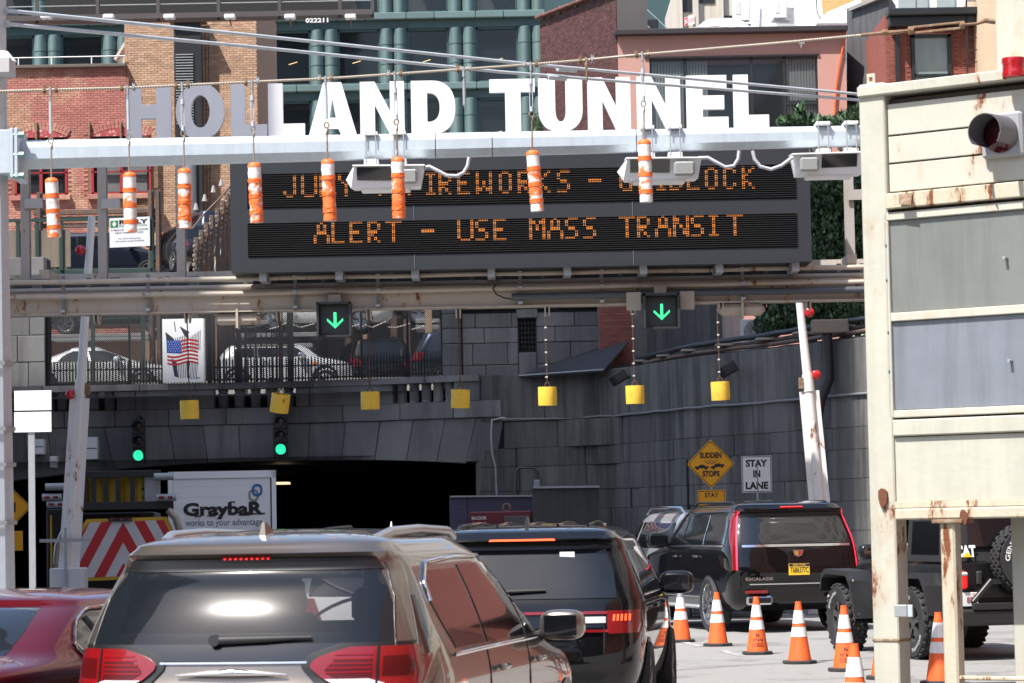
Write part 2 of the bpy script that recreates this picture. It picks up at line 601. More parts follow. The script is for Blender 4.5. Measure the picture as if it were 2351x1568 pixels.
# voussoirs of the arch
JT = [(-560, -520), (-430, -395), (-310, -280), (-190, -165), (-70, -50), (50, 63), (105, 117), (170, 186), (234, 257), (310, 328), (384, 398), (462, 472), (544, 547), (625, 625), (707, 702), (789, 779.6), (868.8, 854.8), (945, 927.4), (1018.8, 997), (1090, 1064.5)]
for (t0, b0), (t1, b1) in zip(JT, JT[1:]):
    stone(portal, [(sp(b0), zsof(b0)), (sp(b1), zsof(b1)), (sp(t1), Zl), (sp(t0), Zl)], .8, name='arch_stone')
stone(portal, [(sp(1064.5), 3.2), (sp(1092), 3.2), (sp(1134), 3.2), (sp(1153), Zl), (sp(1090), Zl)], .8, name='arch_stone')
# string course, parapet, coping
def course(xs_, z0, z1, off, thick, name):
    for a, c in zip(xs_, xs_[1:]):
        stone(portal, [(sp(a), z0), (sp(c), z0), (sp(c), z1), (sp(a), z1)], thick, off, name=name)
course([-600, -380, -160, 30, 145, 261, 384, 516, 650, 785, 917, 1039, 1150], Zl, Zs, -.06, .6, 'string_course_stone')
course([-600, -400, -200, -50, 96, 319, 445, 582, 719, 850, 978, 1100], Zp, Zc, -.09, .55, 'coping_stone')
for xs_ in ([-600, -420], [-270, -90], [30, 118], [265, 308, 490], [676, 708, 900], [1040, 1100]):
    course(xs_, Zs, Zp, -.03, .4, 'parapet_block')
balp = None
for lo, hi in ((118, 265), (490, 676), (900, 1040)):
    n = 4 if lo == 118 else 5
    for i in range(n):
        x = lo + (hi - lo) * (i + .5) / n
        p, nr = ws(sp(x))
        q = MB()
        q.lathe([(.125, 0), (.135, .015), (.125, .04), (.112, .06), (.118, .25), (.108, .40), (.125, .42), (.13, .46), (.12, .485)], 12)
        T = Matrix.Translation(p + nr * .16 + Vector((0, 0, Zs)))
        if balp is None:
            for k in range(12):
                t = 2 * math.pi * k / 12
                q.box((.114 * math.cos(t), .114 * math.sin(t), .23), (.018, .018, .32))
            balp = q.build('baluster', granite, portal, local=True, smooth=30)
            balp.location = (T.translation - Vector(portal.location))
        else:
            share(balp, T.translation - Vector(portal.location), portal)
    # block under the balusters' back
# tunnel tube
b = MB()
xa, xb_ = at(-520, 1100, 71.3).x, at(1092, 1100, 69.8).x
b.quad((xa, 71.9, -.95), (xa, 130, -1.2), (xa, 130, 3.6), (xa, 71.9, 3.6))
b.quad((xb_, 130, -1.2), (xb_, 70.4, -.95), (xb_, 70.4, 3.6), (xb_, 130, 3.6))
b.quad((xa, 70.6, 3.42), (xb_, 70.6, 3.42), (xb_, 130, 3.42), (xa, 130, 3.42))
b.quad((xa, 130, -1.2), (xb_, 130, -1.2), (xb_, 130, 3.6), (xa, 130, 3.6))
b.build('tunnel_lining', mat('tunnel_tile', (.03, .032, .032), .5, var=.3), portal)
tl = mat('tunnel_lamp', (1, .8, .5), emit=.7, var=0)
for k in range(3):
    p = at(640 - 40 * k, 1109 + 9 * k, 78 + 14 * k)
    b = MB(); b.bx(p.x - .1, p.x + .25, p.y, p.y + .9, p.z - .03, p.z + .03)
    b.build('ceiling_lamp', tl, portal)
# pylon to the left of the fence and the stone pier to its right
def blocks(parent, x0, x1, rows, seed, m=None, off=0.0, thick=.5, wmin=.8, wmax=1.3, name='stone_block'):
    rr = random.Random(seed)
    sa, sb = sp(x0), sp(x1)
    for i, (z0, z1) in enumerate(zip(rows, rows[1:])):
        s = sa
        first = True
        while s < sb - .02:
            wd = rr.uniform(wmin, wmax) * (.55 if first and i % 2 else 1)
            first = False
            e = s + wd
            if e > sb - .35: e = sb
            stone(parent, [(s, z1), (e, z1), (e, z0), (s, z0)] if z1 < z0 else [(s, z0), (e, z0), (e, z1), (s, z1)], thick, off, m, name)
            s = e
pyl = thing('stone_pylon', 'grey stone block pylon rising from the left end of the balustrade', 'pylon', (at(60, 880, 71.4).x, 71.6, Zc))
b = MB(); strip(b, sp(-120), sp(98), Zc, 8.6, .2, 1.2, 4); b.build('core', joint_m, pyl)
blocks(pyl, -122, 99, [Zc, 5.95, 6.62, 7.28, 7.95, 8.6], 3, off=.15, thick=.4)
# right wall of the opening and retaining wall
ret = thing('retaining_wall', 'tall stained concrete retaining wall curving along the right of the road', 'wall', (6, 60, -.5))
b = MB(); strip(b, sp(1092), sp(2690), -1.2, 5.0, .13, .9, 60); b.build('wall_core', joint_m, ret)
rows = [-1.0, -.4, .2, .8, 1.4, 2.0, 2.45, 3.05, 3.5]
blocks(ret, 1093, 2680, rows, 5, granite_dark, 0, .45, 1.0, 1.9, 'wall_block')
blocks(ret, 1152, 2680, [3.5, 4.15], 8, granite_dark, .015, .45, 1.2, 2.2, 'wall_block')
blocks(ret, 1100, 2680, [4.15, 5.31], 9, granite_dark, 0, .45, 1.2, 2.2, 'wall_block')
# conduit along the wall
def wall_pipe(name, x0, x1, z0, z1, r, d, m, parent, n=40, wob=.012):
    q = MB(); pts = []
    for i in range(n + 1):
        s = sp(x0) + (sp(x1) - sp(x0)) * i / n
        p, nr = ws(s)
        pts.append(p - nr * d + Vector((0, 0, z0 + (z1 - z0) * i / n + random.uniform(-wob, wob))))
    q.tube(pts, r, 8)
    return q.build(name, m, parent, smooth=60)
wall_pipe('conduit', 1130, 2600, 4.2, 4.12, .028, .03, mat('conduit_grey', (.2, .2, .21), .6), ret)
# slots in the wall: proud dark strips carrying the shade of the gap
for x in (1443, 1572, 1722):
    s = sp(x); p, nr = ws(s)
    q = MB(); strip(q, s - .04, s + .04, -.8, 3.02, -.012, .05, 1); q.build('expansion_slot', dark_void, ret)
# upper ground behind the walls
b = MB()
pts = [ws(s)[0] + ws(s)[1] * .6 for s in [sp(1092) + (sp(2690) - sp(1092)) * i / 20 for i in range(21)]]
pr = [(-120, 71.9)] + [(p.x, p.y) for p in pts] + [(pts[-1].x + 60, pts[-1].y), (140, 60), (140, 200), (-120, 200)]
b.add([(x, y, 5.0) for x, y in pr], [tuple(range(len(pr)))])
tag(b.build('upper_street', concrete), 'raised street behind the portal parapet', None, kind='structure')
b = MB(); b.bx(-24, at(1006, 880, 72).x, 72.2, 100, 5.01, 5.44); tag(b.build('parking_deck', concrete), kind='structure')
# fence on the portal ------------------------------------------------
fe = thing('picket_fence', 'black iron picket fence with chain-link above the tunnel balustrade', 'fence', (at(560, 880, 71.7).x, 71.75, Zc))
fp = None
x = 104.0
FD = 71.75
i = 0
while x < 1004:
    xx = at(x, 880, FD).x
    s = sp(x); p, nr = ws(s); base = p + nr * .25
    h = .60 + (.02 if i % 2 else 0)
    if fp is None:
        q = MB()
        q.bx(-.018, .018, -.018, .018, 0, .56)
        q.add([(-.02, -.012, .55), (.02, -.012, .55), (.02, .012, .55), (-.02, .012, .55), (0, 0, .66)], [(0, 1, 4), (1, 2, 4), (2, 3, 4), (3, 0, 4)])
        fp = q.build('picket', black_paint, fe, local=True)
        fp.location = Vector((base.x, base.y, Zc)) - Vector(fe.location)
    else:
        share(fp, Vector((base.x, base.y, Zc)) - Vector(fe.location), fe, scale=(1, 1, h / .6))
    x += 7.1; i += 1
for k in range(14):
    p, nr = ws(sp(486 + 12.2 * k)); share(fp, Vector((p.x, p.y + .3, Zc)) - Vector(fe.location), fe, scale=(1, 1, 2.1))
for z in (Zc + .09, Zc + .40):
    q = MB()
    pts = [ws(s)[0] + ws(s)[1] * .25 + Vector((0, 0, z)) for s in [sp(100) + (sp(1008) - sp(100)) * k / 14 for k in range(15)]]
    for a, c in zip(pts, pts[1:]): q.bar(a, c, .022, .035)
    q.build('rail', black_paint, fe)
for x, wd in ((100, .09), (292, .05), (478, .1), (488, .05), (544, .13), (560, .06), (640, .1), (660, .16), (820, .06), (922, .06), (1008, .09)):
    p, nr = ws(sp(x)); q = MB(); pp = p + nr * .3
    q.bx(pp.x - wd / 2, pp.x + wd / 2, pp.y - .04, pp.y + .04, Zc - .1, 7.2); q.build('fence_post', black_paint, fe)
q = MB()
a = ws(sp(100))[0] + ws(sp(100))[1] * .34; c = ws(sp(1008))[0] + ws(sp(1008))[1] * .34
L_ = (c - a).length; hh = 1.85; st = .052
dv = (c - a).normalized()
k = -hh
while k < L_:
    for sg in (1, -1):
        t0, t1 = max(0, k), min(L_, k + hh)
        if t1 - t0 > .05:
            z0, z1 = t0 - k, t1 - k
            if sg < 0: z0, z1 = hh - z0, hh - z1
            q.bar(a + dv * t0 + Vector((0, .002 * sg, Zc + .02 + z0)), a + dv * t1 + Vector((0, .002 * sg, Zc + .02 + z1)), .011, .011)
    k += st
q.build('chain_link_mesh', wire_dark, fe, kind='stuff')
for z in (7.15,):
    q = MB(); q.cyl(a + Vector((0, 0, z)), c + Vector((0, 0, z)), .03, n=8); q.build('top_rail', black_paint, fe)

# stone pier right of the fence ---------------------------------------
pie = thing('stone_pier', 'grey stone block building corner with a glass block window above the tunnel', 'building', (at(1180, 860, 70.2).x, 70.6, 5.0))
PD = 70.0
def pst(x0, x1, z0, z1, off=0.0, name='stone_block', D=PD):
    X0, X1 = at(x0, 800, D).x, at(x1, 800, D).x
    q = MB(); o = random.uniform(-.01, .01) + off
    q.bx(X0 + .006, X1 - .006, D + o, D + .5, z0 + .006, z1 - .006, .015)
    return q.build(name, granite, pie)
q = MB(); q.bx(at(1012, 800, PD).x, at(1376, 800, PD).x, PD + .06, PD + 3.0, 5.0, 7.55); q.build('core', joint_m, pie)
zr = [5.0, 5.58, 6.12, 6.5, 6.86]
rj = [[1062, 1115, 1190], [1062, 1085, 1166, 1190], [1062, 1112, 1190], [1062, 1092, 1176, 1190]]
for (z0, z1), xs_ in zip(zip(zr, zr[1:]), rj):
    for a_, c_ in zip(xs_, xs_[1:]): pst(a_, c_, z0, z1)
for (z0, z1), xs_ in zip(zip(zr, zr[1:]), [[1232, 1290, 1376], [1232, 1310, 1376], [1232, 1275, 1376], [1232, 1320, 1376]]):
    for a_, c_ in zip(xs_, xs_[1:]): pst(a_, c_, z0, z1)
pst(1186, 1236, 6.72, 6.95, -.04, 'lintel'); pst(1190, 1232, 5.0, 5.88)
for xs_ in ([1062, 1130, 1180], [1180, 1290, 1376]):
    for a_, c_ in zip(xs_, xs_[1:]): pst(a_, c_, 6.95, 7.15, -.05, 'cornice_stone'); pst(a_, c_, 7.15, 7.6, .02)
for z0, z1 in zip(zr + [7.15], (zr + [7.15])[1:] + [7.6]):  # rounded pilaster
    q = MB(); X = at(1037, 800, PD).x
    q.lathe([(.24, z0 + .006), (.255, z0 + .02), (.255, z1 - .02), (.24, z1 - .006), (0, z1 - .006)], 14, (X, PD + .15, 0))
    q.build('pilaster_block', granite, pie, smooth=35)
gbm = mat('glass_block', (.09, .12, .12), .12, var=.35, vs=6, spec=.8, coat=.5)
gx0, gx1 = at(1191, 800, PD).x, at(1230, 800, PD).x
gb0 = None
for i in range(5):
    for j in range(7):
        w_ = (gx1 - gx0) / 5; h_ = (6.72 - 5.9) / 7
        q = MB(); q.box((gx0 + w_ * (i + .5), PD + .1, 5.9 + h_ * (j + .5)), (w_ - .012, .08, h_ - .012), .015)
        q.build('glass_block', gbm, pie)
# ------------------------------------------------------------------ background buildings
def brickwork(parent, o, u, W, H, m, mm, holes=(), bl=.205, bh=.075, jt=.012, nobj=0, depth=.05, top=None):
    """running bond bricks on a vertical plane: o = lower left corner, u = direction; the first nobj are single objects"""
    o = Vector(o); u = Vector(u).normalized(); nrm = Vector((u.y, -u.x, 0))
    q = MB()
    def P(x, z, d): return o + u * x + nrm * d + Vector((0, 0, z))
    # backing with the holes left open
    xsb = sorted({0, W} | {h[0] for h in holes} | {h[1] for h in holes})
    zsb = sorted({0, H} | {h[2] for h in holes} | {h[3] for h in holes})
    for xa, xb in zip(xsb, xsb[1:]):
        for za, zb in zip(zsb, zsb[1:]):
            if any(h[0] <= (xa + xb) / 2 <= h[1] and h[2] <= (za + zb) / 2 <= h[3] for h in holes): continue
            zt = zb if top is None else min(zb, top((xa + xb) / 2))
            q.add([P(xa, za, -.012), P(xb, za, -.012), P(xb, zt, -.012), P(xa, zt, -.012)], [(0, 1, 2, 3)])
    q.build('mortar', mm, parent)
    q = MB(); proto = None; n = 0; z = 0; r = 0
    rr = random.Random(7)
    while z < H - .02:
        x = -bl / 2 if r % 2 else 0
        while x < W:
            a, c = max(0, x), min(W, x + bl - jt)
            z1 = z + bh - jt
            ok = c - a > .03 and not any(h[0] - .03 < c and a < h[1] + .03 and h[2] - .02 < z1 and z < h[3] + .02 for h in holes)
            if ok and top is not None and z1 > top((a + c) / 2): ok = False
            if ok:
                d = rr.uniform(-.004, .006)
                if n < nobj and c - a > bl - jt - .001:
                    if proto is None:
                        pm_ = MB(); hw = (bl - jt) / 2; hh = (bh - jt) / 2
                        pm_.add([Vector((u * sx_ * hw)) + nrm * yy + Vector((0, 0, zz * hh)) for yy in (0, -.04) for sx_, zz in ((-1, -1), (1, -1), (1, 1), (-1, 1))],
                                [(0, 1, 2, 3), (1, 0, 4, 5), (2, 1, 5, 6), (3, 2, 6, 7), (0, 3, 7, 4)])
                        proto = pm_.build('brick', m, parent, local=True)
                        proto.location = P((a + c) / 2, (z + z1) / 2, d) - mw(parent).translation
                    else:
                        share(proto, P((a + c) / 2, (z + z1) / 2, d) - mw(parent).translation, parent)
                    n += 1
                else:
                    q.add([P(a, z, d), P(c, z, d), P(c, z1, d), P(a, z1, d), P(a, z, d - .04), P(c, z, d - .04), P(c, z1, d - .04), P(a, z1, d - .04)],
                          [(0, 1, 2, 3), (1, 0, 4, 5), (2, 1, 5, 6), (3, 2, 6, 7), (0, 3, 7, 4)])
            x += bl
        z += bh; r += 1
    if q.v: q.build('brickwork', m, parent, kind='stuff')
BD = 92.0
z92 = lambda y, x=300: at(x, y, BD).z
x92 = lambda x, y=300: at(x, y, BD).x
# tan brick building
tb = thing('tan_brick_building', 'tall tan brick wall with a black flue duct behind the first letters of the sign', 'building', (x92(440), BD, 5.0))
X0, X1 = x92(288, 300), x92(592, 300)
Zt = z92(-30)
brickwork(tb, (X0, BD, 8.0), (1, 0, 0), X1 - X0, Zt - 8.0, tan_brick, mortar_tan, nobj=300, bl=.215)
q = MB(); q.bx(X0, X1, BD + .03, BD + 8, 5, Zt + .1); q.build('wall', mortar_tan, tb)
# flue with hood and ladder
q = MB(); fx = x92(440)
q.bx(x92(406), x92(468), BD - .55, BD - .05, 8, z92(55, 440), .02)
q.build('flue_duct', mat('black_duct', (.03, .03, .033), .35, var=.3, coat=.3), tb)
q = MB()
for k in range(26):
    z = z92(290, 440) + k * .09
    q.bx(x92(410), x92(450), BD - .6, BD - .55, z, z + .03)
q.build('duct_louvres', galv_d, tb)
q = MB(); q.bx(x92(398), x92(480), BD - .75, BD - .05, z92(58, 440), z92(52, 440)); q.build('duct_cap', rusty, tb)
q = MB()
for x in (476, 483):
    q.cyl((x92(x), BD - .3, 8), (x92(x), BD - .3, z92(60, 480)), .012, n=6)
z = 8.0
while z < z92(65, 480):
    q.cyl((x92(476), BD - .3, z), (x92(483), BD - .3, z), .009, n=5); z += .28
q.build('ladder', wire_dark, tb)
q = MB(); q.cyl((x92(432), BD - .5, 8.0), (x92(432), BD - .5, z92(330, 430)), .32, n=18); q.build('round_duct', galv_d, tb, smooth=40)
# lower red painted building with arched windows
rb = thing('red_painted_building', 'low brick building painted red with red arched windows and a flat parapet', 'building', (x92(150), BD - .35, 5.0))
RX0, RX1 = x92(-60, 300), x92(292, 200)
RT = z92(160, 150)
zb = 8.0
oX = RX0
wins = []
for a, c in ((38, 158), (214, 350)):
    wins.append((x92(a, 400) - oX, x92(c, 400) - oX, z92(452, 100) - zb, z92(318, 100) - zb))
brickwork(rb, (RX0, BD - .35, zb), (1, 0, 0), RX1 - RX0, RT - zb, red_brick, mortar_red, [w_ for w_ in wins[:1]] + [(wins[1][0], RX1 - RX0 + .1, wins[1][2], wins[1][3])], nobj=300, bl=.215)
q = MB(); q.bx(RX0, RX1, BD + .3, BD + 6, 5, RT); q.build('wall', mortar_red, rb)
q = MB(); q.bx(RX0, RX1 + .02, BD - .5, BD + .1, RT, RT + .1, .01); q.build('parapet_coping', mat('coping_dark', (.12, .1, .09), .8), rb)
red_frame = mat('red_frame', (.3, .025, .03), .5, var=.12)
for a, c, z0, z1 in wins:
    xa, xc = oX + a, oX + c
    fr = MB(); t = .07
    za, zc = zb + z0, zb + z1
    for bx_ in ((xa, xa + t, za, zc), (xc - t, xc, za, zc), ((xa + xc) / 2 - .05, (xa + xc) / 2 + .05, za, zc), (xa, xc, za, za + t), (xa, xc, za + .72, za + .76)):
        fr.bx(bx_[0], bx_[1], BD - .36, BD - .25, bx_[2], bx_[3])
    f = fr.build('window_frame', red_frame, rb)
    # segmental head
    pts = [(xa, zc - .02)] + [(xa + (xc - xa) * k / 10, zc - .02 + .26 * math.sin(math.pi * k / 10)) for k in range(1, 10)] + [(xc, zc - .02)]
    q = MB(); q.prism(list(pts), BD - .42, BD - .2); q.build('arched_head', mat('red_head', (.36, .06, .065), .6, var=.3, vs=8, col2=(.6, .4, .38), c2=.6, c2s=8), rb)
    for xm0, xm1 in ((xa, (xa + xc) / 2), ((xa + xc) / 2, xc)):
        q = MB(); q.bx(xm0 + .05, xm1 - .03, BD - .28, BD - .265, za + .05, zc); q.build('pane', win_glass, f)
    q = MB(); q.bx(xa + .15, xc - .15, BD - .2, BD - .15, za + .1, zc - .1); q.build('window_blind', mat('shade_white', (.55, .58, .58), .8) if a > 1.5 else room, f)
    q = MB(); q.bx(xa - .12, xc + .12, BD - .5, BD - .3, za - .16, za, .01); q.build('window_sill', red_brick, rb)
    # voussoir bricks over the window
    cxm = (xa + xc) / 2; hw = (xc - xa) / 2; rad = (hw * hw + .26 * .26) / (2 * .26); zcn = zc - .02 + .26 - rad
    q = MB(); th = math.asin(hw / rad)
    for ring_ in range(2):
        for k in range(17):
            t0 = -th + 2 * th * k / 17; t1 = -th + 2 * th * (k + 1) / 17 - .008
            r0 = rad + .01 + ring_ * .13; r1 = r0 + .12
            q.prism([(cxm + r0 * math.sin(t0), zcn + r0 * math.cos(t0)), (cxm + r0 * math.sin(t1), zcn + r0 * math.cos(t1)), (cxm + r1 * math.sin(t1), zcn + r1 * math.cos(t1)), (cxm + r1 * math.sin(t0), zcn + r1 * math.cos(t0))], BD - .39, BD - .3)
    q.build('arch_bricks', red_brick, rb)
for x in (87, 208, 280):
    q = MB(); q.bx(x92(x), x92(x) + .05, BD - .5, BD - .36, z92(325, x), z92(285, x)); q.build('iron_bracket', rusty, rb)
# roof railing, gable behind
q = MB()
for x in (45, 121, 213):
    q.cyl((x92(x), BD - .1, RT), (x92(x), BD - .1, RT + .42), .02, n=6)
q.cyl((x92(18), BD - .1, RT + .40), (x92(290), BD - .1, RT + .40), .018, n=6)
q.build('roof_railing', white_paint, rb)
gh = thing('gable_house', 'peach coloured gable wall with white trim above the red roof parapet', 'building', (x92(270), BD + 3, RT))
q = MB(); q.prism([(x92(252, 100), RT - .1), (x92(292, 100), RT - .1), (x92(292, 60), RT + 1.45), (x92(276, 60), RT + 1.45), (x92(252, 100), RT + .8)], BD + 3, BD + 5); q.build('wall', mat('peach', (.6, .42, .28), .8), gh)
q = MB(); q.bx(x92(277), x92(293), BD + 2.7, BD + 3, RT - .1, RT + 1.5); q.build('white_siding', white_paint, gh)
q = MB(); q.bar((x92(242), BD + 2.6, RT + .7), (x92(278), BD + 2.6, RT + 1.5), .5, .09); q.build('gutter', mat('gutter', (.55, .5, .48), .6), gh)

# green terracotta building -----------------------------------------
GD = 130.0
gx = lambda x: at(x, 150, GD).x
gzz = lambda y: at(1175, y, GD).z
gb = thing('green_building', 'office block with fluted green terracotta piers and dark windows behind the sign', 'building', (gx(800), GD, 5.0))
PIT = 158.8
zfl = [gzz(365), gzz(196), gzz(34), gzz(-128)]      # underside lines of the spandrels
FH = (gzz(34) - gzz(196))
def fluted(x0, x1, z0, z1):
    n = 2; w_ = (x1 - x0) / n
    segs = 3
    for c in range(segs):
        q = MB()
        za = z0 + (z1 - z0) * c / segs + .012; zb2 = z0 + (z1 - z0) * (c + 1) / segs - .012
        vs = []; fs = []
        K = 24
        for i in range(K + 1):
            t = i / K
            d = -.38 * abs(math.sin(math.pi * t * n)) ** .75 - .05
            xx = x0 + .012 + (x1 - x0 - .024) * t
            if c == segs - 1:   # scalloped head
                vs += [(xx, GD + d, za), (xx, GD + d, zb2 - .16), (xx, GD - .03, zb2)]
            else:
                vs += [(xx, GD + d, za), (xx, GD + d, zb2 - .01), (xx, GD + d + .05, zb2)]
        for i in range(K):
            a = i * 3
            fs += [(a, a + 3, a + 4, a + 1), (a + 1, a + 4, a + 5, a + 2)]
        q.add(vs, fs)
        q.build('terracotta_pier_unit', terra, gb, smooth=40)
lampm = mat('office_light', (1.0, .72, .35), emit=1.6, var=0)
for fl in range(3):
    z0 = zfl[fl] + FH * .04; z1 = zfl[fl + 1] - FH * .17
    zs0, zs1 = z1, zfl[fl + 1] + FH * .04
    for bay in range(-1, 7):
        wx0 = gx(618 + PIT * (bay - 3)); wx1 = gx(618 + PIT * (bay - 3) + 95); px1 = gx(618 + PIT * (bay - 2))
        if 300 < 618 + PIT * (bay - 3) < 440: continue
        fluted(wx1, px1, z0, z1 + .12)
        fr = MB(); t = .07
        for bx_ in ((wx0, wx0 + t, z0, z1), (wx1 - t, wx1, z0, z1), (wx0, wx1, z0, z0 + .12), (wx0, wx1, z1 - .1, z1)):
            fr.bx(bx_[0], bx_[1], GD - .02, GD + .3, bx_[2], bx_[3])
        f = fr.build('window_frame', terra_d, gb)
        q = MB(); q.bx(wx0 + t, wx1 - t, GD + .12, GD + .14, z0 + .12, z1 - .1); q.build('pane', win_glass, f)
        q = MB()
        q.bx(wx0, wx1, GD + 2.5, GD + 2.6, z0, z1); q.bx(wx0, wx1, GD + .2, GD + 2.5, z1 - .05, z1 + .05); q.bx(wx0, wx1, GD + .2, GD + 2.5, z0 - .05, z0 + .05)
        q.build('office_room', room, f)
        xm = wx0 + (wx1 - wx0) * (.3 + .2 * random.random())
        q = MB(); q.bar((xm, GD + .5, z0 + FH * (.34 if fl < 2 else .5)), (xm + .32, GD + 1.2, z0 + FH * (.34 if fl < 2 else .5) + .22), .035, .03); q.build('strip_light', lampm, f)
    for bay in range(-1, 7):
        a = gx(618 + PIT * (bay - 3)) ; c = gx(618 + PIT * (bay - 2))
        if 300 < 618 + PIT * (bay - 3) < 440: continue
        m_ = (a + c) / 2
        for xa, xc in ((a, m_ - .3), (m_ - .3, c)):
            q = MB(); q.bx(xa + .008, xc - .008, GD - .52, GD + .2, zs0 + FH * .115, zs1 + .0, .03); q.build('spandrel_panel', terra, gb)
            q = MB(); q.bx(xa + .004, xc - .004, GD - .15, GD + .2, zs0, zs0 + FH * .112); q.build('soffit_panel', terra_d, gb)
q = MB(); q.bx(gx(-60), gx(1570), GD + 3, GD + 20, 5, gzz(-128)); q.build('wall', terra_d, gb)

# dark brick side wall and pink building ----------------------------
KD = 95.0
kx = lambda x: at(x, 150, KD).x
kz = lambda y, x=1600: at(x, y, KD).z
db = thing('dark_brick_house', 'dark red brick side wall with sloping tiled coping, beside the pink building', 'building', (at(1330, 300, 97).x, 97, 5.0))
pa = at(1243, 250, 100.2); pc = at(1419, 250, KD + .02)
u = Vector((pc.x - pa.x, pc.y - pa.y, 0)); Wd = u.length
zb0 = 8.5
ztl, ztr = at(1243, 42, 100.2).z, at(1419, -25, KD).z
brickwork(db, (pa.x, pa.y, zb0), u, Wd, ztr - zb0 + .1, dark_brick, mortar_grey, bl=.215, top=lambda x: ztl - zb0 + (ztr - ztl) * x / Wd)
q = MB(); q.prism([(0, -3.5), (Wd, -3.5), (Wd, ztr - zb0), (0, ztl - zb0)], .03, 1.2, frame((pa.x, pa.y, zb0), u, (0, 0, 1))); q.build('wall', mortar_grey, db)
cope = mat('clay_coping', (.16, .07, .05), .7, var=.3, bump=.01, bs=10)
n = 9
for i in range(n):
    a = Vector((pa.x, pa.y, 0)) + u * (i / n); c = Vector((pa.x, pa.y, 0)) + u * ((i + .96) / n)
    za = ztl + (ztr - ztl) * i / n; zc = ztl + (ztr - ztl) * (i + .96) / n
    q = MB(); q.bar(a + Vector((0, -.03, za)), c + Vector((0, -.03, zc + .02)), .42, .1, .02); q.build('coping_tile', cope, db)
    if i in (0, 2, 4, 6):
        q = MB(); q.bar(a + Vector((.1, -.28, za - .12)), a + Vector((.16, -.3, za + .16)), .12, .03); q.build('coping_clip', galv_d, db)
pk = thing('pink_building', 'pink stucco building with black cornice and wide black framed windows with blinds', 'building', (kx(1680), KD, 5.0))
PX0, PX1 = kx(1419), kx(1942)
wx0, wx1, wz0, wz1 = kx(1491), kx(1877), kz(400, 1680), kz(131, 1680)
q = MB()
q.bx(PX0, wx0, KD, KD + 6, 5, kz(72)); q.bx(wx1, PX1, KD, KD + 6, 5, kz(72)); q.bx(wx0, wx1, KD, KD + 6, wz1, kz(72)); q.bx(wx0, wx1, KD, KD + 6, 5, wz0)
q.build('wall', pink, pk)
q = MB(); q.bx(kx(1412), kx(1946), KD - .35, KD + 6, kz(79, 1680), kz(66, 1680), .03); q.build('cornice', mat('cornice_dark', (.03, .024, .026), .5), pk)
q = MB(); q.bx(kx(1480), kx(1882), KD - .06, KD, wz1, wz1 + .05); q.build('window_head', frame_black, pk)
mu = [1491, 1572, 1725, 1800, 1877]
for k in range(4):
    xa, xc = kx(mu[k]), kx(mu[k + 1])
    q = MB(); t = .05
    q.bx(xa, xa + t, KD + .05, KD + .2, wz0, wz1); q.bx(xc - t, xc, KD + .05, KD + .2, wz0, wz1); q.bx(xa, xc, KD + .05, KD + .2, wz1 - .08, wz1)
    if k == 3: q.bx(xa + .05, xc - .05, KD + .04, KD + .21, kz(240, 1840), kz(230, 1840)); 
    f = q.build('window_frame', frame_black, pk)
    q = MB(); q.bx(xa + t, xc - t, KD + .1, KD + .115, wz0, wz1 - .08); q.build('pane', win_glass, f)
    if k != 2 and k != 1:
        xx = xa + .08
        while xx < xc - .1:
            q = MB(); q.bar((xx, KD + .16, (wz0 + wz1) / 2), (xx + .085, KD + .18, (wz0 + wz1) / 2), .006, wz1 - wz0 - .1); q.build('blind_slat', blind, f)
            xx += .1
    elif k == 1:
        xx = xa + .08
        while xx < xa + (xc - xa) * .32:
            q = MB(); q.bar((xx, KD + .16, (wz0 + wz1) / 2), (xx + .085, KD + .18, (wz0 + wz1) / 2), .006, wz1 - wz0 - .1); q.build('blind_slat', blind, f)
            xx += .1
q = MB(); q.bx(wx0, wx1, KD + 1.6, KD + 1.7, wz0, wz1); q.build('room', room, pk)
q = MB(); p = at(1840, 100, KD); q.box(p + Vector((0, -.1, 0)), (.2, .12, .1), .03); q.cyl(p + Vector((-.02, -.12, -.08)), p + Vector((-.02, -.05, -.15)), .03); q.build('flood_lamp', white_paint, pk)
oc = thing('orange_cable', 'orange cable hanging down the right edge of the pink building', 'cable', at(1925, 180, KD - .1))
q = MB(); q.tube([at(x, y, KD - .08) for x, y in ((1941, 62), (1939, 90), (1933, 120), (1927, 150), (1921, 190), (1917, 240), (1916, 285))], .035, 6); q.build('cord', mat('orange_cord', (.75, .13, .03), .6), oc)
# roofscape behind the pink building
RD = 112.0
cb = thing('cream_building', 'cream rendered building with small windows behind the pink roof', 'building', (at(1650, 60, RD).x, RD, 5))
q = MB(); q.bx(at(1553, 60, RD).x, at(1760, 60, RD).x, RD, RD + 8, 5, at(1600, -40, RD).z); q.build('wall', cream_wall, cb)
for x0, x1 in ((1556, 1566), (1590, 1603), (1645, 1660)):
    q = MB(); q.bx(at(x0, 30, RD).x, at(x1, 30, RD).x, RD - .25, RD, 12, at(1600, -40, RD).z); q.build('pilaster', cream_wall, cb)
for x0, x1, y0, y1 in ((1568, 1591, -10, 28), (1606, 1640, -20, 8), (1660, 1690, 36, 54)):
    q = MB(); a_ = at(x0, y1, RD); c_ = at(x1, y0, RD); q.bx(a_.x, c_.x, RD - .05, RD + .1, a_.z, c_.z); q.build('window', frame_black, cb)
bs = thing('advert_sign', 'small white sign with a red block hung on the cream building', 'sign', at(1584, 44, RD - .3))
a_ = at(1572, 60, RD - .3); c_ = at(1595, 32, RD - .3)
T = frame(a_, (1, 0, .22), (-.02, 0, 1)); W_ = c_.x - a_.x; H_ = (c_.z - a_.z) * .72
q = MB(); q.bx(0, W_, 0, .05, 0, H_, 0, T); q.build('board', white_paint, bs)
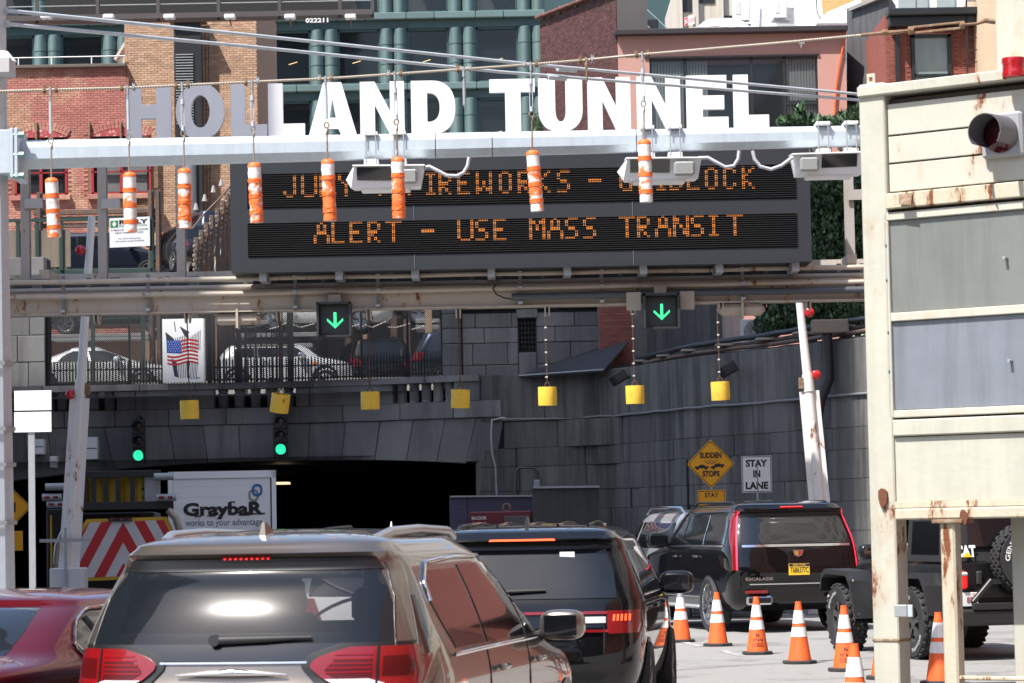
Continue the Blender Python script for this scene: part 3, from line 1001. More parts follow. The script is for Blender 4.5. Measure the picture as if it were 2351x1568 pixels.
q = MB(); q.bx(0.01, W_ * .33, -.01, 0, .02, H_ - .02, 0, T); q.build('red_block', mat('sign_red', (.6, .03, .03), .6), bs)
q = MB(); text_on(q, T, 'BIG', .03, W_ * .31, H_ * .25, H_ * .75, -.015, bold=.02); q.build('lettering', white_paint, bs)
q = MB(); text_on(q, T, 'OUTDOOR', W_ * .36, W_ * .97, H_ * .25, H_ * .75, -.015); q.build('lettering', MATS['sign_red'], bs)
ww = thing('white_brick_house', 'rough white painted wall with cables above the pink roof', 'building', (at(1850, 60, 104).x, 104, 5))
WD = 104.0
P_ = lambda x, y, D=WD: (at(x, y, D).x, at(x, y, D).z)
q = MB(); q.prism([P_(1725, 300), P_(1960, 300), P_(1962, 25), P_(1905, 60), P_(1893, 60), P_(1880, -40), P_(1712, -40), P_(1716, 60)], WD, WD + 3); q.build('wall', white_rough, ww)
q = MB(); q.prism([P_(1862, 75), P_(1960, 75), P_(1962, 18), P_(1885, 50)], WD - 2, WD); q.build('roof_slope', white_rough, ww)
q = MB(); q.prism([P_(1782, 55), P_(1822, 55), P_(1822, 18), P_(1782, 18)], WD - .1, WD); q.build('window', win_glass, ww)
q = MB(); q.prism([P_(1890, 36), P_(2060, 36), P_(2060, -60), P_(1890, -60)], WD + 3.2, WD + 5); q.build('chimney', mat('ochre_brick', (.5, .32, .13), .8, var=.25, vs=6), ww)
for x, y, s_ in ((1701, 0, 1.0), (1790, 0, .8)):
    ac = thing('air_conditioner', 'white outdoor air conditioner unit %s' % ('fixed beside the cream building' if x < 1750 else 'under the eaves of the rough white wall'), 'air conditioner', at(x, y + 30, WD - 1))
    p = at(x, y + 20, WD - 1)
    q = MB(); q.box(p, (.62 * s_, .35, .95 * s_), .03); q.build('casing', white_paint, ac)
    q = MB(); q.box(p + Vector((-.12 * s_, -.18, 0)), (.2 * s_, .02, .5 * s_), .02); q.build('panel', mat('plastic_grey', (.6, .6, .6), .5), ac)
    q = MB(); q.bar(p + Vector((-.3, .1, -.55 * s_)), p + Vector((.35, .1, -.6 * s_)), .3, .05); q.build('bracket', galv_d, ac)
q = MB(); q.tube([at(x, y, WD - .15) for x, y in ((1874, -5), (1876, 30), (1884, 44), (1900, 48), (1925, 50), (1940, 62))], .02, 6); q.build('cable', wire_dark, ww)
q = MB(); q.tube([at(x, y, WD - .15) for x, y in ((1738, 0), (1737, 30), (1735, 62))], .03, 6); q.build('pipe', white_paint, ww)
tp = thing('tarpaulin', 'pale plastic tarpaulin lying on the pink roof', 'tarpaulin', at(1690, 62, KD + 1))
q = MB(); vs = []
for i in range(9):
    for j in range(3):
        p = at(1602 + 120 * i / 8, 64, KD + 1 + j * .8); vs.append(p + Vector((0, 0, (.30 if j == 1 else .02) * (1 - (i / 4 - 1) ** 4) + random.uniform(0, .05))))
q.add(vs, [(i * 3 + j, i * 3 + 3 + j, i * 3 + 4 + j, i * 3 + 1 + j) for i in range(8) for j in range(2)]); q.build('sheet', mat('plastic_sheet', (.6, .6, .66), .3, var=.1, bump=.01, bs=8), tp, smooth=60)
rs_ = thing('roof_hatch', 'black roof hatch between the dark brick wall and the cream building', 'hatch', at(1480, 66, KD + 2))
a_ = at(1432, 66, KD + 2); q = MB(); q.bx(a_.x, at(1512, 66, KD + 2).x, KD + 2, KD + 3, a_.z - .2, at(1432, 44, KD + 2).z, .05); q.build('casing', frame_black, rs_)
q = MB(); q.bar(at(1430, 18, KD + 1.9), at(1492, 64, KD + 1.9), .04); q.bar(at(1452, -10, KD + 2.4), at(1530, 64, KD + 2.4), .04); q.build('strut', galv_d, rs_)
pc_ = thing('roof_pier', 'short brick pier with metal flashing at the end of the dark wall', 'pier', at(1440, 60, KD + .5))
q = MB(); q.bx(at(1414, 60, KD + .5).x, at(1432, 60, KD + .5).x, KD + .5, KD + 1, at(1414, 66, KD).z, at(1414, -10, KD).z); q.build('brick_pier', dark_brick, pc_)
q = MB(); q.bx(at(1414, 60, KD + .4).x, at(1433, 60, KD + .4).x, KD + .38, KD + .5, at(1414, 66, KD).z, at(1414, 38, KD).z, .02); q.build('flashing', galv, pc_)
# grey wall and red brick house at the right
gwt = thing('grey_side_wall', 'dark grey rendered side wall between the pink and the red brick house', 'building', (at(1990, 200, 94).x, 94.5, 5))
q = MB(); P2 = lambda x, y, D: at(x, y, D)
a_ = [P2(1944, 330, 97), P2(2040, 330, 93), P2(2040, -12, 93), P2(1944, 20, 97)]
q.add(a_ + [p + Vector((.5, 2, 0)) for p in a_], [(0, 1, 2, 3), (7, 6, 5, 4), (3, 2, 6, 7), (1, 5, 6, 2), (0, 3, 7, 4)]); q.build('wall', grey_wall, gwt)
q = MB(); q.bar(P2(1958, 22, 96.4), P2(2040, -12, 92.9), .3, .12); q.build('coping', mat('coping_w', (.3, .29, .28), .8, var=.3), gwt)
HD = 90.0
rh = thing('red_brick_house', 'red brick house with heavy black cornice and a black framed window', 'building', (at(2150, 200, HD).x, HD, 5))
hx = lambda x: at(x, 150, HD).x
hz = lambda y: at(2150, y, HD).z
brickwork(rh, (hx(2036), HD, hz(330)), (1, 0, 0), hx(2270) - hx(2036), hz(60) - hz(330), brick2, mat('mortar_brick', (.2, .06, .045), .9), [(hx(2092) - hx(2036), hx(2185) - hx(2036), hz(300) - hz(330), hz(76) - hz(330))], bl=.215)
q = MB(); q.bx(hx(2036), hx(2270), HD + .3, HD + 6, 5, hz(30)); q.build('wall', brick2, rh)
q = MB(); q.bx(hx(2036), hx(2268), HD - .75, HD, hz(42), hz(26), .03); q.bx(hx(2040), hx(2268), HD - .5, HD, hz(64), hz(42), .02); q.build('cornice', frame_black, rh)
q = MB(); q.bx(hx(2055), hx(2064), HD - .2, HD, hz(330), hz(64)); q.build('downpipe', frame_black, rh)
fr = MB()
for bx_ in ((2093, 2101, 79, 300), (2176, 2184, 79, 300), (2093, 2184, 78, 86), (2098, 2180, 170, 176)):
    fr.bx(hx(bx_[0]), hx(bx_[1]), HD - .06, HD + .1, hz(bx_[3]), hz(bx_[2]))
f = fr.build('window_frame', frame_black, rh)
q = MB(); q.bx(hx(2100), hx(2178), HD + .05, HD + .06, hz(300), hz(84)); q.build('pane', mat('pane_pale', (.2, .26, .26), .06, spec=.8, coat=.5, var=.1), f)
fl_ = thing('fire_escape_ladder', 'black fire escape ladder on the red brick house', 'ladder', (hx(2243), HD - .5, hz(330)))
q = MB()
for x in (2224, 2262): q.cyl(at(x, 330, HD - .5), at(x - 6, -20, HD - .5), .03, n=6)
for k in range(12):
    y = 310 - 28 * k; q.cyl(at(2224 - (330 - y) * .017, y, HD - .5), at(2262 - (330 - y) * .017, y, HD - .5), .018, n=5)
q.build('rungs', frame_black, fl_)
eb = thing('cream_corner_building', 'narrow strip of cream stone building edge beside the red brick house', 'building', (at(2275, 150, 88).x, 88, 5))
q = MB(); q.bx(at(2263, 150, 88).x, at(2400, 150, 88).x, 88, 92, 5, at(2275, -40, 88).z); q.build('wall', mat('cream_stone', (.62, .48, .33), .8, var=.12), eb)
uw = thing('upper_white_house', 'white house with barred windows behind the red brick house', 'building', (at(2110, 10, 100).x, 100, 5))
q = MB(); q.bx(at(2020, 10, 100).x, at(2260, 10, 100).x, 100, 104, 5, at(2100, -40, 100).z); q.build('wall', white_rough, uw)
for x0, x1 in ((2062, 2100), (2105, 2128), (2150, 2190)):
    q = MB(); a_ = at(x0, 20, 100); c_ = at(x1, -30, 100); q.bx(a_.x, c_.x, 99.92, 100.02, a_.z, c_.z); q.build('window', mat('pane_white', (.35, .4, .4), .2, var=.2), uw)

# unseen buildings: tower added to shade the portal, others mirror in the cars
tw = thing('shade_tower', 'unseen tower block added on the left to shade the portal', 'building', (-40, 30, 0))
fp_ = [(-11.5, 39.6), (-64, 39.6), (-64, -10), (-42.1, 9.0)]
q = MB(); q.add([(x, y, -.5) for x, y in fp_] + [(x, y, 74.4) for x, y in fp_], [(0, 1, 5, 4), (1, 2, 6, 5), (2, 3, 7, 6), (3, 0, 4, 7), (4, 5, 6, 7)]); q.build('wall', mat('tower_brick', (.07, .065, .06), .85), tw)
a_ = Vector((-11.5, 39.6, 0)); c_ = Vector((-42.1, 9.0, 0)); dd = (c_ - a_).normalized()
for k in range(17):
    q = MB(); q.bar(a_ + dd * 2 + Vector((.05, -.05, 5 + 4 * k)), c_ - dd * 2 + Vector((.05, -.05, 5 + 4 * k)), .3, 1.5); q.build('window_band', win_glass, tw)
for nm, lb, x0, x1, y0, y1, h, m_ in (('brick_warehouse', 'red brick warehouse on the right of the approach road', 13.8, 15.9, 26, 58, 9, brick2), ('cream_apartment_house', 'cream apartment house on the right of the approach road', 16.2, 34, 22, 80, 32, cream_wall),
                                      ('grey_office_house', 'pale stone office house at the right behind the cars', 17, 34, -30, 18, 30, brick2),
                                      ('dark_reflection_house', 'unseen dark house added behind the viewpoint for dim reflections', -45, 20, -70, -48, 24, MATS['tower_brick'])):  # last one added so the black cars mirror something dim
    t_ = thing(nm, lb, 'building', ((x0 + x1) / 2, (y0 + y1) / 2, 0))
    q = MB(); q.bx(x0, x1, y0, y1, -.2, h); q.build('wall', m_, t_)
    for zz in range(3, int(h) - 2, 4):
        for yy in range(int(y0) + 2, int(y1) - 2, 3 if nm != 'dark_reflection_house' else 99):
            q = MB(); q.bx(x0 - .08, x0 + .1, yy, yy + 1.6, zz, zz + 2.2); q.build('window', win_glass, t_)
# ------------------------------------------------------------------ sign gantry over the road
GT = 46.0
gxx = lambda x, D=GT: at(x, 690, D).x
gzy = lambda y, x=161, D=GT: at(x, y, D).z
gan = thing('sign_gantry', 'beige painted steel gantry of beams, posts and conduits across the road', 'gantry', (0, GT, gzy(725)))
GX0, GX1 = gxx(-60), gxx(2060)
zb_, zt_ = gzy(724), gzy(673)
q = MB()
q.bx(GX0, GX1, GT, GT + .03, zb_ + .02, zt_ - .02)
q.bx(GX0, GX1, GT - .07, GT + .28, zb_, zb_ + .022)
q.bx(GX0, GX1, GT - .07, GT + .28, zt_ - .022, zt_)
q.build('front_chord', beige, gan)
q = MB(); q.bx(GX0, GX1, GT + 1.0, GT + 1.2, gzy(655, 161, GT + 1), gzy(629, 161, GT + 1)); q.build('rear_chord', mat('pale_steel', (.52, .48, .43), .6, var=.15, rust=.2, rs=3), gan)
q = MB(); q.bx(GX0, GX1, 50.3, 50.5, 5.52, 5.8); q.build('hanger_beam', beige, gan)
for x in (100, 780, 1500, 1960):
    q = MB(); q.bx(gxx(x) - .08, gxx(x) + .08, GT + .1, 50.5, zt_ + .25, zt_ + .4); q.build('cross_beam', beige, gan)
for y, D, r in ((647, GT - .13, .042), (681, GT - .12, .042)):
    q = MB(); z = gzy(y, 161, D)
    pts = [(GX0 + (GX1 - GX0) * k / 20, D, z + .006 * math.sin(k * 1.9)) for k in range(21)]
    q.tube(pts, r, 10); q.build('conduit', beige, gan, smooth=50)
for y, D, r, m_ in ((657, GT + .25, .05, mat('pipe_dark', (.03, .032, .035), .5)), (667, GT + .22, .05, grey_post)):
    q = MB(); z = gzy(y, 161, D); q.cyl((GX0, D, z), (GX1, D, z), r, n=10); q.build('pipe', m_, gan, smooth=50)
q = MB(); q.tube([at(1175, 682, GT - .16), at(1175 + 3, 682, GT - .16), at(1580, 672, GT - .16), at(2050, 664, GT - .16)], .06, 10); q.build('cable_duct', mat('duct_slate', (.06, .068, .08), .45), gan, smooth=50)
q = MB(); q.tube([at(x, y, GT - .17) for x, y in ((1138, 652), (1132, 664), (1140, 676), (1158, 684), (1176, 687))], .014, 6); q.build('cable', wire_dark, gan)
TC = 47.0
ztop0, ztop1 = gzy(362, 1175, TC), 8.15
posts = [62, 239, 419, 597, 775, 939, 1114, 1277, 1454, 1621, 1787, 1954]
for i, x in enumerate(posts):
    X = gxx(x, GT + .45)
    q = MB(); q.bx(X - .035, X + .035, GT + .30, GT + .50, zt_ - .01, ztop0 + .05)
    q.bx(X - .07, X + .07, GT + .30, GT + .325, zt_ - .01, ztop0 + .05); q.bx(X - .07, X + .07, GT + .475, GT + .50, zt_ - .01, ztop0 + .05)
    q.build('post', grey_post, gan)
    for s in (-1, 1):
        q = MB(); q.bx(X + s * .13 - (.05 if s < 0 else .0) - .0, X + s * .13 + (.0 if s < 0 else .05) + .12 * s, GT + .2, GT + .24, zt_ - .005, gzy(636)); q.build('splice_plate', plate_green, gan)
    q = MB(); q.bx(X - .07, X + .07, GT + .3, TC + .2, ztop0 + .05, ztop0 + .2); q.build('bracket', grey_post, gan)
    if x in (62, 239):
        p = at(x + 15, 467, GT + .25); q = MB(); q.box(p, (.3, .02, .16)); q.build('tag_plate', mat('plate_grey', (.42, .41, .4), .6), gan)
q = MB(); q.bx(gxx(10, TC), gxx(2000, TC), TC - .1, TC + .2, ztop0 + .2, ztop1, .01); q.build('top_chord', grey_post, gan)
p = at(1962, 447, GT + .25); q = MB(); q.box(p, (.26, .02, .17)); q.build('tag_plate', grey_post, gan)
stm = mat('strut_channel', (.17, .165, .15), .55, metal=.3, var=.2)
for x in (145, 340, 678, 868, 1195, 1382, 1706):
    q = MB(); X = gxx(x, GT - .1); z0, z1 = gzy(722 if x < 1100 else 716), gzy(634)
    q.bx(X - .028, X + .028, GT - .1, GT - .075, z0, z1)
    for k in range(9):
        z = z0 + (z1 - z0) * (k + .5) / 9; q.bx(X - .012, X + .012, GT - .103, GT - .1, z - .02, z + .02)
    q.build('strut_channel', stm, gan)
    for y in (647, 681, 716):
        z = gzy(y); q = MB(); q.box((X, GT - .17, z), (.08, .02, .05), .006); q.build('pipe_clamp', galv_d, gan)
# hanger plates under the chord
for x in (223, 431, 641, 847, 1052, 1256, 1453, 1654, 1854):
    X = gxx(x, GT + .1)
    for dx in (-.035, .03):
        q = MB(); r_ = .17
        pts = [(math.sin(t) * r_, -math.cos(t) * r_ - .0) for t in [-math.pi / 2 + math.pi * k / 10 for k in range(11)]]
        T = Matrix.Translation((X + dx, GT + .12, zb_ + .01)) @ Matrix.Rotation(R(90), 4, 'Z')
        q.prism(pts[::1], -.01, .01, T); q.build('hanger_plate', beige, gan)
for x in (545, 1703):
    X = gxx(x, GT + .05); q = MB()
    q.bx(X - .37, X + .37, GT - .02, GT + .3, zb_ - .2, zb_ - .02, .06); q.bx(X - .02, X + .02, GT - .08, GT + .3, zb_ - .26, zb_ + .05)
    q.build('base_shoe', beige, gan)
for x in (95, 205, 372, 540, 645, 705, 905, 1010):
    q = MB(); p = at(x, 677, GT - .035); q.cyl(p, p + Vector((0, -.02, 0)), .03, n=6); q.build('bolt', beige, gan)

# white letters -------------------------------------------------------
LK = 1 / 139.0
LH = 125.0
def ell(cx, cz, a, b, t0, t1, n, pw=1.0):
    out = []
    for k in range(n + 1):
        t = t0 + (t1 - t0) * k / n
        c, s = math.cos(t), math.sin(t)
        out.append((cx + a * math.copysign(abs(c) ** pw, c), cz + b * math.copysign(abs(s) ** pw, s)))
    return out
def rect(a, b, c, d): return [(a, c), (b, c), (b, d), (a, d)]
PI = math.pi
def glyph(ch, w):
    H = LH; t = 34
    if ch == 'H': return [rect(0, t, 0, H * .39), rect(0, t, H * .39, H * .65), rect(0, t, H * .65, H), rect(t, w - t, H * .39, H * .65), rect(w - t, w, 0, H * .39), rect(w - t, w, H * .39, H * .65), rect(w - t, w, H * .65, H)]
    if ch == 'L': return [rect(0, t, 0, 31), rect(0, t, 31, H), rect(t, w, 0, 31)]
    if ch == 'T': return [rect(0, 36, H - 31, H), rect(36, w - 33, H - 31, H), rect(w - 33, w, H - 31, H), rect(36, w - 33, 0, H - 31)]
    if ch == 'E': return [rect(0, 37, 0, 28), rect(0, 37, 28, 46), rect(0, 37, 46, 78), rect(0, 37, 78, 94), rect(0, 37, 94, H), rect(37, w, 0, 28), rect(37, w - 9, 46, 78), rect(37, w - 3, 94, H)]
    if ch == 'N': return [[(0, 0), (34, 0), (34, 70), (34, H), (0, H)], [(34, 70), (w - 33, 0), (w - 33, 56), (34, H)], [(w - 33, 0), (w, 0), (w, H), (w - 33, H), (w - 33, 56)]]
    if ch == 'A':
        c = w / 2
        return [[(0, 0), (36, 0), (44, 17), (48.5, 43), (c, 86), (c, H), (c - 21, H)], [(w - 36, 0), (w, 0), (c + 21, H), (c, H), (c, 86), (63.5, 43), (w - 43, 17)], [(44, 17), (w - 43, 17), (63.5, 43), (48.5, 43)]]
    if ch == 'D':
        o = [(37, 0)] + ell(46, H / 2, w - 46, H / 2, -PI / 2, PI / 2, 18, .85) + [(37, H)]
        i = [(37, 29)] + ell(40, H / 2, w - 40 - 36, H / 2 - 29, -PI / 2, PI / 2, 18, .85) + [(37, H - 29)]
        qs = [rect(0, 37, 0, 29), rect(0, 37, 29, H - 29), rect(0, 37, H - 29, H)]
        return qs + [[o[k], o[k + 1], i[k + 1], i[k]] for k in range(len(o) - 1)]
    if ch == 'U':
        o = ell(w / 2, 52, w / 2, 52, PI, 2 * PI, 18, .9)
        i = ell(w / 2, 52, w / 2 - 39, 28, PI, 2 * PI, 18, .9)
        return [[(0, 52), (39, 52), (39, H), (0, H)], [(w - 39, 52), (w, 52), (w, H), (w - 39, H)]] + [[o[k], o[k + 1], i[k + 1], i[k]] for k in range(18)]
    if ch == 'O':
        o = ell(w / 2, H / 2 + 1, w / 2, H / 2 + 4, 0, 2 * PI, 40)[:-1]
        i = ell(w / 2, H / 2 + 1, 22, 38, 0, 2 * PI, 40)[:-1]
        return [[o[k], o[(k + 1) % 40], i[(k + 1) % 40], i[k]] for k in range(40)]
LET = [('H', 291, 394, 'big block letter H that begins the white sign'), ('O', 404, 517, 'big oval block letter O of the white sign'), ('L', 530, 614, 'first block letter L of the white sign, after the O'),
       ('L', 616, 700, 'second block letter L of the white sign, before the A'), ('A', 708, 820, 'big block letter A of the white sign'), ('N', 827, 929, 'block letter N between A and D on the white sign'),
       ('D', 944, 1046, 'big block letter D ending the first word of the white sign'), ('T', 1124, 1229, 'big block letter T that begins the second word of the white sign'), ('U', 1236, 1338, 'big block letter U of the white sign'),
       ('N', 1349, 1448, 'block letter N right after the U on the white sign'), ('N', 1462, 1562, 'block letter N right before the E on the white sign'), ('E', 1576, 1672, 'big block letter E of the white sign'), ('L', 1684, 1765, 'last block letter L ending the white sign')]
for ch, x0, x1, lb in LET:
    X = at(x0, 240, TC).x
    q = MB()
    P = [[(X + a * LK, 8.15 + c * LK) for a, c in pl] for pl in glyph(ch, x1 - x0)]
    q.prism(P, TC - .05, TC + .07)
    o = q.build('sign_letter', letter_white)
    tag(o, lb, 'letter', 'white letters standing on the gantry')

# message board -------------------------------------------------------
BF = 45.2
bxx = lambda x: at(x, 480, BF).x
bz = lambda y, x=1175: at(x, y, BF).z
mbd = thing('message_board', 'dark slate electronic message board with two rows of amber lettering', 'sign', (bxx(1195), 45.6, bz(615)))
bx0, bx1 = bxx(529), bxx(1861); wl, wr = bxx(568), bxx(1829)
r1t, r1b, r2t, r2b = bz(388), bz(468), bz(501), bz(580)
zbt, zbb = bz(330), bz(613)
q = MB()
for a in ((bx0, wl, zbb, zbt), (wr, bx1, zbb, zbt), (wl, wr, r1t, zbt), (wl, wr, r2t, r1b), (wl, wr, zbb, r2b)):
    q.bx(a[0], a[1], BF, BF + .12, a[2], a[3])
q.bx(bx0, bx1, BF + .13, BF + .75, zbb, zbt)
q.build('cabinet', slate, mbd)
led_face = mat('led_face', (.006, .006, .007), .6, var=0)
for a, c in ((r1b, r1t), (r2b, r2t)):
    q = MB(); q.bx(wl, wr, BF + .06, BF + .1, a, c); q.build('led_panel', led_face, mbd)
    n = 16
    for k in range(n):
        z = a + (c - a) * (k + .9) / n
        q = MB(); q.bx(wl, wr, BF - .025, BF + .06, z - .002, z + .001); q.build('louvre_slat', mat('slat_grey', (.07, .072, .078), .5, var=.1), mbd)
q = MB(); q.bx(wl - .02, wr + .02, BF - .06, BF, zbb - .02, zbb + .005); q.build('bottom_lip', slate, mbd)
for x in (950, 1452):
    for a, c in ((r1b, r2t), (zbb, r2b)):
        q = MB(); q.bx(bxx(x) - .006, bxx(x) + .006, BF - .01, BF, a, c); q.build('seam', mat('slate_l', (.1, .11, .125), .5), mbd)
for k in range(8):
    q = MB(); X = bxx(600 + 175 * k); q.bx(X - .06, X + .06, BF + .1, GT + .4, zbb - .14, zbb); q.build('support_arm', galv_d, mbd)
FONT = {'A': ['..#..', '.#.#.', '.#.#.', '.###.', '#...#', '#...#', '#...#'], 'J': ['...#', '...#', '...#', '...#', '...#', '#..#', '.##.'], 'U': ['#...#', '#...#', '#...#', '#...#', '#...#', '#...#', '.###.'],
        'L': ['#...', '#...', '#...', '#...', '#...', '#...', '####'], 'Y': ['#...#', '#...#', '.#.#.', '..#..', '..#..', '..#..', '..#..'], '4': ['...#.', '..##.', '.#.#.', '#..#.', '#####', '...#.', '...#.'],
        'F': ['####', '#...', '#...', '###.', '#...', '#...', '#...'], 'I': ['###', '.#.', '.#.', '.#.', '.#.', '.#.', '###'], 'R': ['###.', '#..#', '#..#', '###.', '##..', '#.#.', '#..#'],
        'E': ['####', '#...', '#...', '###.', '#...', '#...', '####'], 'W': ['#...#', '#...#', '#...#', '#.#.#', '#.#.#', '##.##', '#...#'], 'O': ['.##.', '#..#', '#..#', '#..#', '#..#', '#..#', '.##.'],
        'K': ['#..#', '#.#.', '##..', '#...', '##..', '#.#.', '#..#'], 'S': ['.###', '#...', '#...', '.##.', '...#', '...#', '###.'], '-': ['....', '....', '....', '####', '....', '....', '....'],
        'G': ['.###', '#...', '#...', '#.##', '#..#', '#..#', '.###'], 'D': ['###.', '#..#', '#..#', '#..#', '#..#', '#..#', '###.'], 'C': ['.##.', '#..#', '#...', '#...', '#...', '#..#', '.##.'],
        'T': ['#####', '..#..', '..#..', '..#..', '..#..', '..#..', '..#..'], 'M': ['#...#', '##.##', '#.#.#', '#.#.#', '#...#', '#...#', '#...#'], 'N': ['#...#', '##..#', '##..#', '#.#.#', '#..##', '#..##', '#...#']}
amber = mat('amber_led', (1.0, .32, .06), emit=1.0, var=0)
row1 = [('J', 652), ('U', 693), ('L', 735), ('Y', 778), ('4', 848), ('F', 938), ('I', 980), ('R', 1009), ('E', 1052), ('W', 1095), ('O', 1148), ('R', 1191), ('K', 1237), ('S', 1282), ('-', 1354), ('G', 1425), ('R', 1468), ('I', 1510), ('D', 1540), ('L', 1580), ('O', 1622), ('C', 1664), ('K', 1707)]
row2 = []
for k, ch in enumerate('ALERT - USE MASS TRANSIT'):
    if ch != ' ': row2.append((ch, 720 + k * 41.3))
pd = 7.6 / sx(BF)      # pitch of a cell
for row, y0, yref in ((row1, 396, 1000), (row2, 509, 760)):
    zt = at(yref, y0, BF).z
    for ch, x in row:
        q = MB(); X = bxx(x); g_ = FONT[ch]
        for r_, ln in enumerate(g_):
            for c_, cc in enumerate(ln):
                if cc != '#': continue
                for du in (0, 1):
                    for dv in (0, 1):
                        xa = X + (c_ * 2 + du) * pd * .5; za = zt - (r_ * 2 + dv) * pd * .5
                        d_ = pd * .135
                        q.quad((xa - d_, BF + .055, za - d_), (xa + d_, BF + .055, za - d_), (xa + d_, BF + .055, za + d_), (xa - d_, BF + .055, za + d_))
        q.build('led_character', amber, mbd)
# lane signals ----------------------------------------------------------
green_led = mat('green_led', (.05, 1.0, .3), emit=1.8, var=0)
hous = mat('signal_black', (.02, .022, .023), .5, var=.2)
for (x0, x1, y0, y1, lb) in ((728, 806, 693, 774, 'lane signal with green down arrow under the left half of the board'), (1478, 1559, 673, 755, 'lane signal with green down arrow under the right half of the board')):
    D = 45.55
    a = at(x0, y1, D); c = at(x1, y0, D)
    t = thing('lane_signal', lb, 'lane signal', ((a.x + c.x) / 2, D, a.z), group='lane signals under the gantry')
    w_, h_ = c.x - a.x, c.z - a.z
    q = MB(); q.bx(a.x, c.x, D + .12, D + .3, a.z, c.z, .01)
    e = .035
    for bb in ((a.x, a.x + e, a.z, c.z), (c.x - e, c.x, a.z, c.z), (a.x, c.x, c.z - e, c.z), (a.x, c.x, a.z, a.z + e)):
        q.bx(bb[0], bb[1], D - (.1 if bb[3] - bb[2] > .1 or bb[2] > a.z else -.02), D + .121, bb[2], bb[3])
    q.build('housing', hous, t)
    q = MB(); q.bx(a.x + .05, c.x - .05, D + .1, D + .115, a.z + .05, c.z - .05); q.build('face', mat('signal_face', (.03, .036, .036), .35), t)
    q = MB(); ctr = (a.x + c.x) / 2; zc = (a.z + c.z) / 2
    dots = set()
    s_ = .0152
    for k in range(17):
        for dx in (-1, 0, 1): dots.add((dx, 8 - k))
    for k in range(9):
        for dx in (0, 1, 2):
            for sg in (-1, 1): dots.add((sg * k, -9 + k + dx))
    for dx, dz in dots:
        px, pz = ctr + dx * s_ + .01, zc + dz * s_ * .95; r_ = .0052
        q.quad((px - r_, D + .096, pz - r_), (px + r_, D + .096, pz - r_), (px + r_, D + .096, pz + r_), (px - r_, D + .096, pz + r_))
    q.build('green_arrow', green_led, t)
    q = MB(); q.bx(ctr - .1, ctr + .1, D + .2, GT + .1, c.z - .01, c.z + .14); q.build('mounting', beige, t)
    if x0 > 1000:
        for xx in (a.x - .14, c.x + .14):
            q = MB(); q.bx(xx - .12, xx + .12, D + .2, D + .24, c.z - .25, c.z + .05, .01); q.build('side_plate', beige, t)
# yellow hanging cans ---------------------------------------------------
yel = mat('yellow_can', (.82, .55, .06), .55, var=.1, vs=6, bump=.004, bs=14, rust=.04, rs=9)
chain_m = mat('chain_rust', (.09, .05, .035), .7, var=.3, vs=20)
for i, (x, y0, y1, tilt, lb) in enumerate(((435, 919, 962, 1, 'yellow can hanging in front of the flag sign'), (643, 904, 947, -9, 'tilted yellow can hanging above the green traffic light'), (850, 899, 940, 0, 'yellow can hanging below the right side of the left lane signal'),
                                           (1057, 894, 937, -2, 'yellow can hanging in front of the end of the balustrade'), (1257, 888, 931, 0, 'sunlit yellow can hanging before the dark awning'), (1458, 885, 927, 1, 'sunlit yellow can hanging below the right lane signal'),
                                           (1654, 876, 919, 2, 'sunlit yellow can hanging in front of a black wall floodlight'))):
    D = 50.4
    p = at(x, (y0 + y1) / 2, D); r_ = 21.5 / sx(D); h_ = (y1 - y0) / sx(D)
    t = thing('hanging_can', lb, 'hanging can', p, group='yellow cans hanging from the gantry')
    T = Matrix.Translation(p) @ Matrix.Rotation(R(-tilt), 4, 'Y') @ Matrix.Rotation(R(8 if i == 1 else 2), 4, 'X')
    q = MB(); q.lathe([(r_ * .99, -h_ / 2), (r_, -h_ / 2 + .01), (r_ * 1.01, 0), (r_, h_ / 2 - .01), (r_ * .99, h_ / 2), (r_ * .93, h_ / 2), (r_ * .93, -h_ / 2), (r_ * .99, -h_ / 2)], 24, T=T); q.build('can', yel, t, smooth=35)
    top = T @ Vector((0, 0, h_ / 2))
    q = MB(); q.tube([top + Vector((-.045, 0, -.02)), top + Vector((-.045, 0, .03)), top + Vector((-.02, 0, .075)), top + Vector((.02, 0, .075)), top + Vector((.045, 0, .03)), top + Vector((.045, 0, -.02))], .011, 6)
    q.build('shackle', chain_m, t)
    q = MB(); zz = top.z + .07
    q.cyl((top.x, D, zz), (top.x - .02, D, 5.53), .011, n=6); q.build('hanger_rod', chain_m, t)
    z = zz + .1
    while z < 5.5:
        q = MB(); q.box((top.x - .01, D, z), (.045, .035, .03), .006); q.build('rope_clip', mat('clip_zinc', (.6, .58, .55), .5, metal=.3) if i > 3 else chain_m, t)
        z += .26 if i < 4 else .22

# ------------------------------------------------------------------ mast arm with cameras
AD = 26.0
mast = thing('mast_arm_pole', 'galvanised octagonal pole with a long mast arm across the road', 'pole', (at(-22, 1190, AD).x, AD, 0))
cxp = at(-22, 600, AD).x
q = MB()
zt0 = at(0, -40, AD).z
q.lathe([(.30, 0), (.30, .04), (.215, .05), (.2, 1.6), (.185, 3.2), (.165, 5.0), (.16, zt0)], 8, (cxp, AD, 0)); q.build('column', galv, mast)
for y, r_ in ((835, .203), (985, .208), (1067, .212), (1200, .216)):
    z = at(20, y, AD).z; q = MB(); q.lathe([(r_, z - .018), (r_ + .012, z - .018), (r_ + .012, z + .018), (r_, z + .018)], 8, (cxp, AD, 0)); q.build('band', galv_d, mast)
a = at(52, 356, AD); c = at(2080, 310, AD)
q = MB(); q.cyl(a, c, .139, .098, 8, ph=PI / 8); q.build('arm', galv, mast)
b0 = at(0, 300, AD); b1 = at(40, 412, AD)
